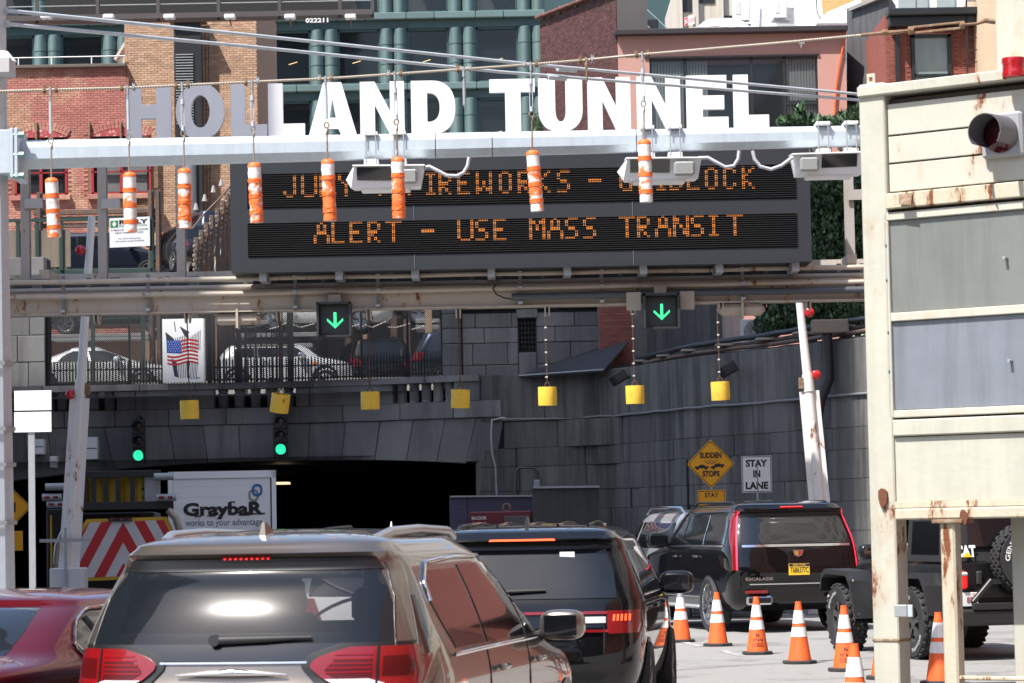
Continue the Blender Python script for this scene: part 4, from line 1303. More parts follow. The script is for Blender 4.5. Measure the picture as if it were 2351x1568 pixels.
q = MB(); q.bx(cxp - .05, at(34, 350, AD).x, AD - .22, AD + .22, at(20, 405, AD).z, at(20, 305, AD).z, .008); q.build('socket', galv, mast)
q = MB()
for x0, x1 in ((34, 43), (44, 53)):
    q.bx(at(x0, 350, AD).x, at(x1, 350, AD).x - .003, AD - .26, AD + .26, at(40, 415, AD).z, at(40, 302, AD).z, .006)
q.build('flange', galv, mast)
for y in (310, 356, 404):
    q = MB(); p = at(30, y, AD - .23); q.cyl(p, p + Vector((.1, 0, 0)), .03, n=6); q.build('bolt', mat('bolt_teal', (.2, .33, .3), .5, metal=.4), mast)
for x in (1000, 1130, 1460, 1990):
    p = a + (c - a) * ((x - 52) / 2028.0)
    q = MB(); r_ = .139 + (.098 - .139) * ((x - 52) / 2028.0) + .004
    q.cyl(p + Vector((-.003, 0, 0)), p + Vector((.003, 0, 0)), r_, n=8, ph=PI / 8); q.build('strap', wire_dark, mast)
q = MB(); p = at(0, 150, AD - .2); q.box(p + Vector((-.02, 0, -.02)), (.28, .3, .15), .01); q.build('junction_box', mat('box_grey', (.45, .44, .45), .6), mast)
q = MB(); q.cyl(at(6, 142, AD - .2), at(6, 118, AD - .2), .13, .05, 12); q.build('antenna_dome', white_paint, mast)
housm = mat('camera_white', (.78, .79, .8), .45, var=.06)
camg = mat('camera_glass', (.015, .015, .017), .05, spec=.8, coat=.5, var=.4, vs=20)
def toll_camera(x0, x1, y0, y1, flip, lb, straps, flex):
    D = 25.8
    A = at(x0, y1, D); Cc = at(x1, y0, D); W_ = Cc.x - A.x; H_ = Cc.z - A.z
    t = thing('enforcement_camera', lb, 'camera', ((A.x + Cc.x) / 2, D, A.z), group='cameras under the mast arm')
    u = -1 if flip else 1
    O = Vector((Cc.x if flip else A.x, D, A.z + H_ * .1))
    T = Matrix.Translation(O) @ Matrix.Diagonal((u, 1, 1, 1))
    h = H_ * .9
    pf = [(0, h * .42), (.05, h * .12), (W_, h * .18), (W_, h * .9), (W_ * .1, h)]
    q = MB()
    # faceted nose and long body with overhanging lid
    n = 5
    f0 = [(0.0, .06, h * .45), (W_ * .07, -.02, h * .1), (W_ * .96, -.02, h * .12), (W_, -.1, h * .86), (W_ * .12, -.12, h * .88)]
    b_ = [(0.03, .3, h * .5), (W_ * .09, .3, h * .16), (W_ * .94, .3, h * .16), (W_, .3, h * .98), (W_ * .12, .3, h)]
    fs = [(0, 1, 2, 3, 4), (9, 8, 7, 6, 5)] + [((i + 1) % 5, i, 5 + i, 5 + (i + 1) % 5) for i in range(5)]
    fs = [(0, 1, 4), (1, 2, 3, 4)] + fs[1:]
    if flip: fs = [tuple(reversed(f)) for f in fs]
    q.add(f0 + b_, fs, T); q.build('housing', housm, t)
    q = MB(); lid = [(W_ * .1, -.15, h * .88), (W_ * 1.01, -.13, h * .86), (W_ * 1.01, .31, h * 1.0), (W_ * .1, .31, h * 1.02)]
    f_ = [(0, 1, 2, 3), (3 + 4, 2 + 4, 1 + 4, 0 + 4), (1, 0, 4, 5), (0, 3, 7, 4), (2, 1, 5, 6)]
    if flip: f_ = [tuple(reversed(f)) for f in f_]
    q.add(lid + [(a_, b__, z - .012) for a_, b__, z in lid], f_, T); q.build('sun_shield', housm, t)
    q = MB()
    def fp(ux, vz, dd): # point on the sloping front
        y_ = -.02 + (-.10) * ((vz - .11) / .76)
        return Vector((W_ * ux, y_ + dd, h * vz))
    qd = [fp(.15, .36, -.006), fp(.62, .33, -.006), fp(.62, .78, -.006), fp(.15, .8, -.006)]
    q.add(qd, [(0, 1, 2, 3) if not flip else (3, 2, 1, 0)], T); q.build('window', camg, t)
    q = MB(); cc = fp(.79, .44, -.05)
    q.box(cc, (W_ * .25, .06, h * .52), .02, T); q.build('infrared_lamp', galv_d, t)
    q = MB(); q.box(cc + Vector((0, -.034, 0)), (W_ * .21, .01, h * .42), .004, T); q.build('lamp_lens', mat('lamp_lens', (.28, .29, .28), .15, var=.4, vs=60, coat=.5), t)
    q = MB(); q.box((W_ * .5, .12, h * .08), (W_ * .62, .25, .03), .008, T); q.build('base_plate', housm, t)
    ar = lambda x: (a + (c - a) * ((x - 52) / 2028.0))
    for x in straps:
        p = ar(x)
        q = MB(); q.bx(p.x - .065, p.x + .065, AD - .13, AD + .13, p.z - .17 - (.05), p.z - .125, .004); q.bx(p.x - .05, p.x + .05, AD - .08, AD - .06, Cc.z - .05, p.z - .14)
        q.build('bracket', housm, t)
        q = MB(); q.bx(p.x - .065, p.x + .065, AD - .14, AD + .1, p.z + .095, p.z + .125, .004); q.build('saddle_plate', housm, t)
        q = MB()
        for dx in (-.045, .045): q.cyl((p.x + dx, AD - .135, p.z - .2), (p.x + dx, AD - .135, p.z + .13), .006, n=6)
        q.build('threaded_rod', galv_d, t)
    q = MB(); q.tube([at(x, y, 25.75) for x, y in flex], .017, 8); q.build('flexible_conduit', mat('flex_grey', (.45, .46, .5), .5), t, smooth=60)
toll_camera(794, 974, 372, 447, False, 'white traffic camera box under the mast arm in front of the word FIREWORKS', (853, 917), [(970, 386), (985, 382), (1005, 392), (1025, 403), (1050, 404), (1065, 396), (1074, 380), (1077, 361)])
toll_camera(1418, 1609, 355, 428, False, 'white traffic camera box hanging behind the last orange striped tube', (1485, 1548), [(1603, 363), (1625, 362), (1645, 373), (1665, 384), (1685, 381), (1695, 365), (1697, 346)])
toll_camera(1820, 1990, 344, 416, True, 'white traffic camera box beside the rusty cream cabin', (1887, 1951), [(1836, 364), (1818, 362), (1795, 380), (1770, 389), (1745, 382), (1732, 365), (1728, 346)])

# ------------------------------------------------------------------ tie rods, wire rope and striped tubes
for pts, k, lb in (([(13, 24, 26), (600, 83, 28), (1205, 146, 30), (1980, 217, 33)], (1301, 159), 'upper of two galvanised tie rods crossing the sign'), ([(17, 55, 26), (574, 107, 28), (1148, 165, 30), (1980, 230, 33)], (1278, 178), 'lower of two galvanised tie rods crossing the sign')):
    t = thing('tie_rod', lb, 'tie rod', at(13, 24, 26), group='tie rods from the pole')
    P = [at(*p) for p in pts]
    q = MB(); q.tube(P, [.0185, .018, .0175, .017], 8); q.build('rod', galv, t, smooth=60)
    p0 = at(k[0] - 21, k[1] - 1.9 - .5, 30.35); p1 = at(k[0] + 21, k[1] + 1.9 - .5, 30.5)
    q = MB(); q.cyl(p0, p1, .035, n=6); q.build('coupler', galv, t)
    q = MB(); q.cyl(P[0] + Vector((-.06, 0, .005)), P[0] + Vector((.02, 0, -.002)), .035, n=6); q.build('end_nut', galv_d, t)
WDp = 22.0
WPT = [(-80, 213), (0, 209.6), (115.6, 206), (293, 201.5), (418, 195.6), (578, 188), (747, 180.6), (906, 170), (1064.5, 159), (1218, 148), (1346, 137.6), (1474.5, 125), (1779.6, 99.4), (1978, 80.6)]
def wD(x): return 22.0 - .6 * max(0, x - 1400) / 900
wt = thing('wire_rope', 'stranded steel wire rope carrying the orange striped tubes', 'cable', at(1175, 150, WDp))
q = MB(); q.tube([at(x, y, wD(x)) for x, y in WPT], .0105, 8); q.build('rope', cable_m, wt, smooth=60)
q = MB()
for (xa, ya), (xb, yb) in zip(WPT, WPT[1:]):   # lay of the strands
    n = max(2, int((xb - xa) / 6))
    for k in range(n):
        x = xa + (xb - xa) * k / n; y = ya + (yb - ya) * k / n
        p = at(x, y + 2.4, wD(x)); p2 = at(x + 4, y - 2.6, wD(x) - .005)
        q.bar(p + Vector((0, -.0095, 0)), p2 + Vector((0, -.0095, 0)), .0035, .003)
q.build('strands', mat('strand_light', (.5, .45, .38), .5, metal=.3), wt, kind='stuff')
turn = [(1978, 80.6), (2020, 77), (2038, 75), (2085, 70.5), (2210, 57.5), (2245, 55.5), (2275, 54)]
q = MB(); q.cyl(at(1978, 80.6, 21.62), at(2022, 76.5, 21.6), .014, n=8); q.build('swaged_end', rusty, wt)
q = MB(); q.tube([at(2018, 77, 21.6), at(2030, 74, 21.6), at(2040, 76, 21.6), at(2090, 70, 21.6)], [.01, .026, .02, .011], 8); q.build('fork', rusty, wt)
q = MB()
for dz in (-.022, .022): q.bar(at(2085, 70.5, 21.58) + Vector((0, 0, dz)), at(2213, 57, 21.5) + Vector((0, 0, dz)), .014, .018, .004)
q.cyl(at(2085, 70.5, 21.58), at(2097, 69.3, 21.58), .03, n=8); q.cyl(at(2203, 58, 21.5), at(2214, 57, 21.5), .03, n=8); q.build('turnbuckle', rusty, wt)
q = MB(); q.tube([at(2210, 57, 21.5), at(2245, 54, 21.5), at(2262, 47, 21.5), at(2285, 50, 21.5)], [.011, .011, .02, .02], 8); q.build('jaw', rusty, wt)
orange = mat('orange_plastic', (.86, .16, .03), .5, var=.08, vs=8)
tubew = mat('tube_scuffed', (.7, .69, .65), .6, var=.12, vs=10, col2=(.82, .16, .035), c2=.56, c2s=9, bump=.006, bs=25)
tubew2 = mat('tube_worn', (.82, .17, .035), .6, var=.12, vs=10, col2=(.68, .66, .62), c2=.55, c2s=10, bump=.006, bs=25)
tubec = mat('tube_clean', (.72, .71, .68), .5, var=.08, vs=8, bump=.002, bs=20)
drop = [(115.6, 206, 118, 408, 125, 545, 0, 'orange striped tube hanging next to the galvanised column'), (293, 201.5, 297, 395, 300, 533, 0, 'orange striped tube hanging in front of the letter H'), (418, 195.6, 423, 386, 425, 524, 1, 'orange striped tube hanging in front of the letter O'),
        (578, 188, 583, 373, 590, 511, 1, 'crumpled orange striped tube hanging in front of the first letter L'), (747, 180.6, 752, 365, 758, 507, 1, 'bent orange striped tube hanging left of the first camera box'), (906, 170, 913, 360, 916, 501, 1, 'orange striped tube hanging in front of the first camera box'),
        (1218, 148, 1222, 345, 1234, 485, 0, 'tilted orange striped tube hanging in front of the word FIREWORKS'), (1474.5, 125, 1479, 320, 1484, 464, 2, 'peeled orange striped tube hanging in front of the second camera box')]
def clamps(parent, x, y):
    for dx, k in ((-14, 0), (14, 1)):
        p = at(x + dx, y - dx * .06, wD(x))
        q = MB(); q.box(p, (.022, .034, .03), .006); q.cyl(p + Vector((-.006, 0, -.028)), p + Vector((-.006, 0, .036)), .006, n=6); q.cyl(p + Vector((.008, 0, -.03)), p + Vector((.008, 0, .034)), .006, n=6)
        q.build('rope_clamp', rusty if (k + int(x)) % 3 else galv_d, parent)
for xt, yt, x1, y1, x2, y2, ty, lb in drop:
    D = wD(xt)
    top = at(xt, yt, D); A = at(x1, y1, D); Bm = at(x2, y2, D)
    t = thing('striped_tube', lb, 'warning tube', A, group='orange striped tubes hanging from the wire rope')
    clamps(t, xt, yt)
    q = MB(); q.cyl(top + Vector((0, -.005, .02)), top + Vector((.002, -.005, -.05)), .011, n=8)
    m1 = top.lerp(A, .32); m2 = top.lerp(A, .62)
    q.cyl(top + Vector((.002, -.005, -.04)), m1, .008, n=8)
    q.build('eye_bolt', galv_d, t, smooth=50)
    q = MB()
    if int(xt) % 2: q.cyl(top.lerp(A, .14), top.lerp(A, .5), .013, n=8)
    else:
        for dx in (-.011, .011): q.cyl(top.lerp(A, .2) + Vector((dx, 0, 0)), top.lerp(A, .52) + Vector((dx, 0, 0)), .0045, n=6)
        for kk in (.2, .52):
            p = top.lerp(A, kk); q.cyl(p + Vector((0, 0, -.02)), p + Vector((0, 0, .02)), .015, n=8)
    q.build('turnbuckle', galv, t, smooth=50)
    q = MB(); p = top.lerp(A, .58)
    q.tube([p + Vector((.018 * math.cos(k * PI / 6), 0, .022 * math.sin(k * PI / 6))) for k in range(12)], .0055, 6, True)
    p = p + Vector((.002, 0, -.045)); q.tube([p + Vector((.006, .018 * math.cos(k * PI / 6), .022 * math.sin(k * PI / 6))) for k in range(12)], .0055, 6, True)
    q.cyl(p + Vector((0, 0, -.01)), A + Vector((0, 0, -.01)), .0065, n=8); q.build('shackle', cable_m if int(xt) % 3 else rusty, t, smooth=50)
    # tube body with stripes, slightly irregular
    ax = (Bm - A); Lt = ax.length; ax.normalize()
    Q = (-ax).to_track_quat('Z', 'Y').to_matrix().to_4x4(); Q.translation = A
    rr = random.Random(int(xt)); r_ = .0505
    def sec(z0, z1, dr, name, m_, n=6, crump=0.0):
        q = MB(); vs = []; N_ = 22
        for k in range(n + 1):
            z = z0 + (z1 - z0) * k / n
            cr = rr.uniform(-1, 1) * crump
            for j in range(N_):
                th = 2 * PI * j / N_
                r2 = r_ + dr + cr * (.6 + .4 * math.sin(3 * th + z * 40)) + crump * .5 * math.sin(5 * th + z * 90)
                vs.append((r2 * math.cos(th), r2 * math.sin(th), -z * Lt))
        q.add(vs, [(k * N_ + (j + 1) % N_, k * N_ + j, (k + 1) * N_ + j, (k + 1) * N_ + (j + 1) % N_) for k in range(n) for j in range(N_)] + ([tuple(reversed(range(n * N_, (n + 1) * N_)))] if z1 > .99 else []), Q)
        return q.build(name, m_, t, smooth=60)
    q = MB(); q.lathe([(0, 0.001), (r_ * .6, -.002), (r_ * .92, -.012), (r_ + .002, -.03), (r_ + .002, -.04)][::-1], 22, T=Q); q.build('domed_cap', orange, t, smooth=60)
    cr = .0035 if ty == 1 else .0012
    bands = [(.07, .27, tubec), (.27, .345, orange), (.345, .53, tubew if ty != 1 else tubew2), (.53, .60, orange), (.60, .80, tubew if ty == 2 or ty == 0 else tubew2), (.80, .87, orange), (.87, 1.0, tubew if ty != 1 else tubew2)]
    for z0, z1, m_ in bands:
        sec(z0, z1, .0035 if m_ is orange else 0, 'orange_band' if m_ is orange else 'sleeve', m_, 4, cr)
for xt, yt, yb in ((1064.5, 159, 246), (1346, 137.6, 188)):
    t = thing('bare_hanger', 'bare hanger %s left on the wire rope without a tube' % ('turnbuckle' if xt < 1200 else 'eye rod'), 'hanger', at(xt, yt, 22), group='hangers on the wire rope')
    clamps(t, xt, yt)
    top = at(xt, yt, wD(xt)); A = at(xt + 2, yb, wD(xt))
    q = MB(); q.cyl(top + Vector((0, 0, .02)), top + Vector((0, 0, -.06)), .013, n=8); q.cyl(top, A, .007, n=8)
    if xt < 1200: q.cyl(top.lerp(A, .3), top.lerp(A, .95), .013, n=8)
    q.build('rod', galv_d if xt < 1200 else rusty, t, smooth=50)
# ------------------------------------------------------------------ rusty cream cabin on legs at the right
cream_p = mat('cream_rust_paint', (.46, .455, .385), .5, var=.16, vs=3, rust=.04, rs=2.2, bump=.002, bs=20, streak=.12, sscale=6)
cream_r = mat('cream_rusty_beam', (.47, .44, .34), .6, var=.14, vs=4, rust=.3, rs=7.0, rz=.2, bump=.004, bs=25)
cream_c = mat('cream_clean', (.47, .465, .4), .5, var=.12, vs=2.5, rust=.02, rs=3)
grey_pane = mat('grey_panel', (.17, .18, .17), .35, var=.22, vs=2, coat=.2, crough=.2, streak=.22, sscale=7)
blue_pane = mat('blue_panel', (.18, .2, .235), .35, var=.25, vs=2.5, coat=.2, crough=.2, streak=.25, sscale=9)
BET = R(36)
bu = Vector((math.cos(BET), -math.sin(BET), 0))
bp0 = at(2012, 700, 21.4); bp0.z = 0
bn = Vector((bu.y, -bu.x, 0))       # towards the viewer
def bpl(x, y, d=0.0):
    """(u, z) of a picture point on the cabin front, d in front of it"""
    r = at(x, y, 10.0) - Vector((0, 0, CAMZ))
    o = Vector((0, 0, CAMZ))
    k = ((bp0 + bn * d) - o).dot(bn) / r.dot(bn)
    p = o + r * k
    return (p - bp0).dot(bu), p.z
cab = thing('sign_cabin', 'cream painted rusty steel cabin on square legs with grey panels', 'cabin', bp0 + Vector((0, 0, 0)))
BT = frame(bp0, bu, (0, 0, 1))
UL = bpl(1981, 600)[0]; UR = UL + 2.3
def Z(y, x=2160): return bpl(x, y)[1]
def U(x, y=700): return bpl(x, y)[0]
def bb(u0, u1, z0, z1, d0, d1, name, m_, ch=.006, par=cab):
    q = MB(); q.bx(u0, u1, -d0, -d1, z0, z1, ch, BT); return q.build(name, m_, par)
zT = Z(200, 2160)
pw = U(2042, 700) - UL
bb(UL, UL + pw, 0, Z(192, 1995), .0, -.18, 'corner_post', cream_p, .01)
bb(UL, UR, Z(203, 2160), Z(178, 2160), .03, -.5, 'top_rail', cream_p, .01)
for y0, y1, c_ in ((297, 222, 0), (362, 298, 1), (430, 363, 2)):
    bb(UL + pw + .004, UR, Z(y0 - 1, 2160) + .002, Z(y1 + 1, 2160) - .002, -.045 + .001 * c_, -.09, 'upper_board', cream_c, .004)
bb(UL + pw + .003, UR, Z(470, 2160), Z(434, 2160), .03, -.2, 'rusty_ledge', cream_r, .008)
q = MB(); T2 = BT
u0, u1 = U(2070, 450), U(2100, 450)
q.add([(u0, -.04, Z(447, 2080)), (u1, -.04, Z(445, 2080)), (u1 + .005, -.075, Z(474, 2080)), (u0 + .01, -.07, Z(470, 2080))], [(3, 2, 1, 0), (0, 1, 2, 3)], BT); q.build('peeling_flake', rusty, cab)
# window block
wu0 = U(2034, 700)
bb(wu0, UR, Z(496, 2160), Z(477, 2160), .0, -.12, 'window_frame', cream_c)
bb(wu0, wu0 + .035, Z(955, 2160), Z(497, 2160), .0, -.12, 'window_frame', cream_c)
bb(wu0 + .036, UR, Z(731, 2160), Z(711, 2160), .0, -.12, 'window_frame', cream_c)
bb(wu0 + .036, UR, Z(955, 2160), Z(938, 2160), .0, -.12, 'window_frame', cream_c)
bb(wu0 + .036, UR, Z(710, 2160), Z(497, 2160), -.03, -.06, 'grey_pane', grey_pane, .003)
bb(wu0 + .036, UR, Z(937, 2160), Z(732, 2160), -.03, -.06, 'blue_pane', blue_pane, .003)
for y in (560, 640, 760, 850):
    q = MB(); p = (wu0 + .012, -.002, Z(y, 2050)); q.cyl(BT @ Vector((p[0], 0, p[2])), BT @ Vector((p[0], -.012, p[2])), .008, n=8); q.build('rivet', galv_d, cab)
for x, y in ((2307, 592), (2318, 828)):
    u_, z_ = bpl(x, y); q = MB(); q.cyl(BT @ Vector((u_, .03, z_)), BT @ Vector((u_, -.02, z_)), .012, n=8); q.build('rivet', galv_d, cab)
bb(UL + pw + .003, UR, Z(998, 2160), Z(960, 2160), .015, -.15, 'middle_rail', cream_p, .01)
bb(UL + pw + .003, UR, Z(1150, 2160), Z(1000, 2160), -.02, -.05, 'lower_panel', cream_p, .003)
bb(UL + pw - .004, UR, Z(1165, 2160), Z(1150, 2160), .0, -.06, 'rust_strip', cream_r, .004)
bb(UL + pw + .003, UR, Z(1192, 2160), Z(1166, 2160), .02, -.16, 'bottom_beam', cream_r, .012)
bb(UL + .05, UR, Z(1150, 2160), Z(210, 2160), -.09, -.95, 'cabin_body', mat('cabin_gap_shade', (.07, .055, .04), .8), .01)  # body coloured dark so the gaps between panels look shaded
lw = .12
zl = Z(1192, 2160)
um = U(2165, 1400)
bb(um, um + lw, .1, zl, .02, -.1, 'leg', cream_r, .015)
bb(U(2340, 1400), U(2340, 1400) + lw, .1, zl, -.3, -.42, 'leg', cream_p, .015)
bb(um - .02, UR, .0, .12, .06, -.3, 'base_rail', mat('rust_rail', (.2, .09, .05), .85, var=.4, vs=8), .01)
bb(um + .02, UR, Z(1562, 2250), Z(1552, 2250), .0, -.05, 'lower_rail', cream_r, .008)
bb(um - .05, um + lw + .08, zl - .03, zl - .002, .05, -.14, 'cap_plate', rusty, .004)
u_, z_ = bpl(2030, 1470); bb(UL - .006, UL + pw + .006, z_ - .012, z_ + .012, .008, -.19, 'weld_seam', rusty, .006)
u0, z0 = bpl(2062, 1416); u1, z1 = bpl(2090, 1388)
bb(u0, u1, z0, z1, .06, .0, 'latch_box', galv_d, .006); bb(u1, u1 + .04, z0, z1, .05, .03, 'latch', galv, .004)
for px, py, r_ in ((2030, 1142, .06), (2215, 1187, .05)):
    u_, z_ = bpl(px, py); q = MB()
    pts = [(u_ + r_ * (.8 + .3 * random.random()) * math.cos(k * PI / 5) * .7, z_ + r_ * 1.3 * (.8 + .3 * random.random()) * math.sin(k * PI / 5)) for k in range(10)]
    q.prism(pts, -.026, -.005, BT); q.build('rust_patch', mat('rust_deep', (.14, .05, .025), .9, var=.4, vs=20, bump=.006, bs=40), cab)
q = MB(); u_, z_ = bpl(1993, 188); s_ = .1
q.ring([(u_ - .04, z_ - .02), (u_ + .03, z_ - .02), (u_ + .03, z_ + .07), (u_ - .04, z_ + .07)], [(u_ - .02, z_ + .01), (u_ + .012, z_ + .01), (u_ + .012, z_ + .045), (u_ - .02, z_ + .045)], .05, .07, BT); q.build('lifting_eye', cream_r, cab)
# tall post behind, beacon and signal lamp
ut, zt = bpl(2285, 60, -.5)
q = MB(); q.bx(ut, ut + .8, .5, .9, 0, 7.0, .01, BT); q.build('tall_post', cream_p, cab)
bc = thing('warning_beacon', 'red warning beacon on top of the cream cabin', 'beacon', BT @ Vector((U(2336, 160), .05, Z(178, 2336))))
q = MB(); q.lathe([(.085, 0), (.09, .02), (.085, .05), (.082, .09), (.09, .12), (.086, .145), (0, .15)], 20, BT @ Vector((U(2336, 160), -.06, Z(181, 2336)))); q.build('red_dome', mat('beacon_red', (.35, .01, .015), .25, coat=.6, var=.05), bc, smooth=40)
sg = thing('red_signal_lamp', 'round red signal lamp with grey visor on the cream cabin', 'signal', BT @ Vector((U(2300, 310), -.02, Z(310, 2300))))
u_, z_ = bpl(2302, 310); S = .165
bb(u_ - S, u_ + S, z_ - S, z_ + S, .03, -.04, 'housing', mat('lamp_grey', (.3, .31, .33), .5, var=.2), .02, sg)
q = MB()
T = BT @ Matrix.Translation((u_, -.03, z_)) @ Matrix.Rotation(R(90), 4, 'X')
q.lathe([(.14, 0), (.14, .02), (.132, .27), (.126, .27), (.134, .02)], 28, T=T, a0=R(-40), a1=R(220)); q.build('visor', mat('visor_grey', (.1, .1, .11), .5), sg, smooth=40)
q = MB(); q.lathe([(.135, .012), (.1, .03), (.05, .04), (0, .043)], 28, T=T); q.build('lens', mat('lens_red', (.04, .002, .003), .15, coat=.6, var=.2), sg, smooth=60)
# ------------------------------------------------------------------ raised barrier arms
arm_w = mat('barrier_white', (.74, .73, .72), .5, var=.06, rust=.06, rs=3.5)
lamp_r = mat('barrier_red_lamp', (.5, .01, .015), .2, coat=.6, var=.1)
def barrier(pts, fl, lamps, lb, base=None):
    D = 50.0
    P = [at(x, y, D) for x, y in pts]
    foot = Vector((P[-1].x, D, gz(P[-1].x, D)))
    t = thing('barrier_arm', lb, 'barrier', foot, group='raised barrier arms')
    q = MB(); q.tube([P[0], P[0].lerp(P[1], .5), P[1]], [.065, .075, .085], 14); q.build('upper_tube', mat('barrier_tube', (.76, .76, .77), .45, var=.05), t, smooth=50)
    q = MB(); q.tube([P[1], P[2]], [.085, .09], 14); q.build('lower_tube', arm_w, t, smooth=50)
    d = (P[2] - P[1]).normalized(); sd = d.cross(Vector((0, 1, 0))).normalized()
    for s in (-1, 1):
        q = MB(); q.bar(P[1].lerp(P[2], .02) + sd * s * .125, P[2] + sd * s * .135, .1, .02, 0, (0, 1, 0)); q.build('flange', arm_w, t)
    q = MB(); q.cyl(P[1] + d * -.25, P[1] + d * .05, .1, n=14); q.build('collar', arm_w, t, smooth=50)
    q = MB(); q.box(P[1] + d * -.1 + sd * (fl * .12), (.1, .12, .2), .01); q.build('hinge', rusty, t)
    for x, y in lamps:
        p = at(x, y, D - .02); q = MB(); q.lathe([(.05, -.04), (.09, -.03), (.088, .02), (.06, .045), (0, .05)], 16, T=Matrix.Translation(p) @ Matrix.Rotation(R(90), 4, 'X')); q.build('red_lamp', lamp_r, t, smooth=50)
        ex = P[0].lerp(P[1], (p.z - P[0].z) / (P[1].z - P[0].z)); q = MB(); q.bar(p + Vector((0, .03, 0)), Vector((ex.x, D, p.z)), .05, .06); q.build('lamp_arm', white_paint, t)
    q = MB(); q.bx(P[2].x - .3, P[2].x + .3, D - .25, D + .25, foot.z, P[2].z + .05, .02); q.build('machine_box', mat('box_pale', (.6, .62, .64), .5, var=.1), t)
    if fl < 0: return
    q = MB(); q.bx(P[2].x - .02, P[2].x + .02, D - .35, D - .3, foot.z, P[2].z + .75); q.bx(P[2].x - .45, P[2].x + .45, D - .36, D - .3, P[2].z + .5, P[2].z + .56); q.build('latch_frame', galv_d, t)
barrier([(211, 497), (184, 905), (158, 1310)], 1, [(185, 574), (162, 905)], 'raised white barrier arm left of the striped work truck')
barrier([(1835, 690), (1857, 892), (1884, 1180)], -1, [(1858, 717), (1873, 861)], 'raised rusty white barrier arm beside the retaining wall')
# ------------------------------------------------------------------ signs
yel_s = mat('sign_yellow', (.8, .36, .012), .5, var=.04)
blk_s = mat('sign_black', (.012, .012, .013), .5, var=0)
wht_s = mat('sign_white', (.75, .76, .76), .5, var=.05)
def diamond(cx, cz, r, ir=.06):
    pts = []
    for k in range(4):
        a = PI / 2 * k - PI / 2; c = Vector((cx + math.cos(a) * (r - .09), cz + math.sin(a) * (r - .09)))
        for j in range(5):
            b = a - PI / 4 + PI / 2 * j / 4; pts.append((c.x + .065 * math.cos(b), c.y + .065 * math.sin(b)))
    return pts
def post(t, x, y0, D, m_=galv_d, r=.03):
    q = MB(); p = at(x, y0, D); q.cyl((p.x, D + .04, gz(p.x, D)), (p.x, D + .04, p.z), r, n=8); q.build('post', m_, t)
D = 60.5
c0 = at(1632, 1065, D); rD = 56 / sx(D)
ss = thing('warning_sign', 'yellow diamond sign reading SUDDEN STOPS with two crashing cars', 'sign', (c0.x, D, gz(c0.x, D)))
T = frame(Vector((c0.x, D, c0.z)), (1, .1, 0), (0, 0, 1))
q = MB(); q.prism(diamond(0, 0, rD), 0, .008, T); q.build('plate', yel_s, ss)
q = MB(); q.ring(diamond(0, 0, rD - .025), diamond(0, 0, rD - .042), -.003, 0, T); q.build('border', blk_s, ss)
for s_, z0, w_ in (('SUDDEN', .12, .235), ('STOPS', -.27, .185)):
    q = MB(); text_on(q, T, s_, -w_, w_, z0, z0 + .125, -.004, bold=.05); q.build('lettering', blk_s, ss)
q = MB()
for sg_, tl in ((-1, 0), (1, .35)):
    car = [(-.15, -.03), (.15, -.03), (.15, .005), (.08, .015), (.045, .045), (-.03, .045), (-.07, .015), (-.15, .005)]
    Tc = T @ Matrix.Translation((sg_ * .17 - .03, -.004, -.06 + (.0 if sg_ < 0 else .02))) @ Matrix.Rotation(-tl * .5, 4, 'Y')
    q.prism(car, 0, .001, Tc, False)
    for wx_ in (-.09, .09): q.prism([(wx_ + .03 * math.cos(k * PI / 5), -.035 + .03 * math.sin(k * PI / 5)) for k in range(10)], -.001, .001, Tc, False)
for k in range(-2, 3): q.bar(T @ Vector((.0 + k * .025, -.004, .0)), T @ Vector((k * .07, -.004, .1 - abs(k) * .012)), .001, .012, 0, (1, 0, 0))
q.build('crash_symbol', blk_s, ss)
post(ss, 1632, 1010, D)
a = at(1602, 1160, D); c = at(1666, 1124, D)
T = frame(Vector((a.x, D - .01, c.z - .36)), (1, .05, 0), (0, 0, 1)); W_ = c.x - a.x
q = MB(); q.bx(0, W_, 0, .008, 0, .36, 0, T); q.build('lower_plate', yel_s, ss)
q = MB(); text_on(q, T, 'STAY', W_ * .25, W_ * .75, .2, .3, -.003, bold=.02); q.build('lettering', blk_s, ss)
q = MB(); q.ring(rect(.02, W_ - .02, .02, .34), rect(.032, W_ - .032, .032, .328), -.003, 0, T); q.build('border', blk_s, ss)
D = 60.0
a = at(1704, 1131, D); c = at(1771, 1046, D)
sl_ = thing('lane_sign', 'white sign reading STAY IN LANE in front of the wall', 'sign', ((a.x + c.x) / 2, D, gz(a.x, D)))
W_, H_ = c.x - a.x, c.z - a.z
T = frame(a, (1, .05, 0), (0, 0, 1))
q = MB(); q.bx(0, W_, 0, .008, 0, H_, 0, T); q.build('plate', wht_s, sl_)
q = MB(); q.ring(rect(.012, W_ - .012, .012, H_ - .012), rect(.026, W_ - .026, .026, H_ - .026), -.003, 0, T); q.build('border', blk_s, sl_)
for s_, z0, x0, x1 in (('STAY', .7, .14, .86), ('IN', .41, .38, .62), ('LANE', .09, .12, .88)):
    q = MB(); text_on(q, T, s_, W_ * x0, W_ * x1, H_ * z0, H_ * (z0 + .2), -.004, bold=.045); q.build('lettering', blk_s, sl_)
post(sl_, 1738, 1060, D)
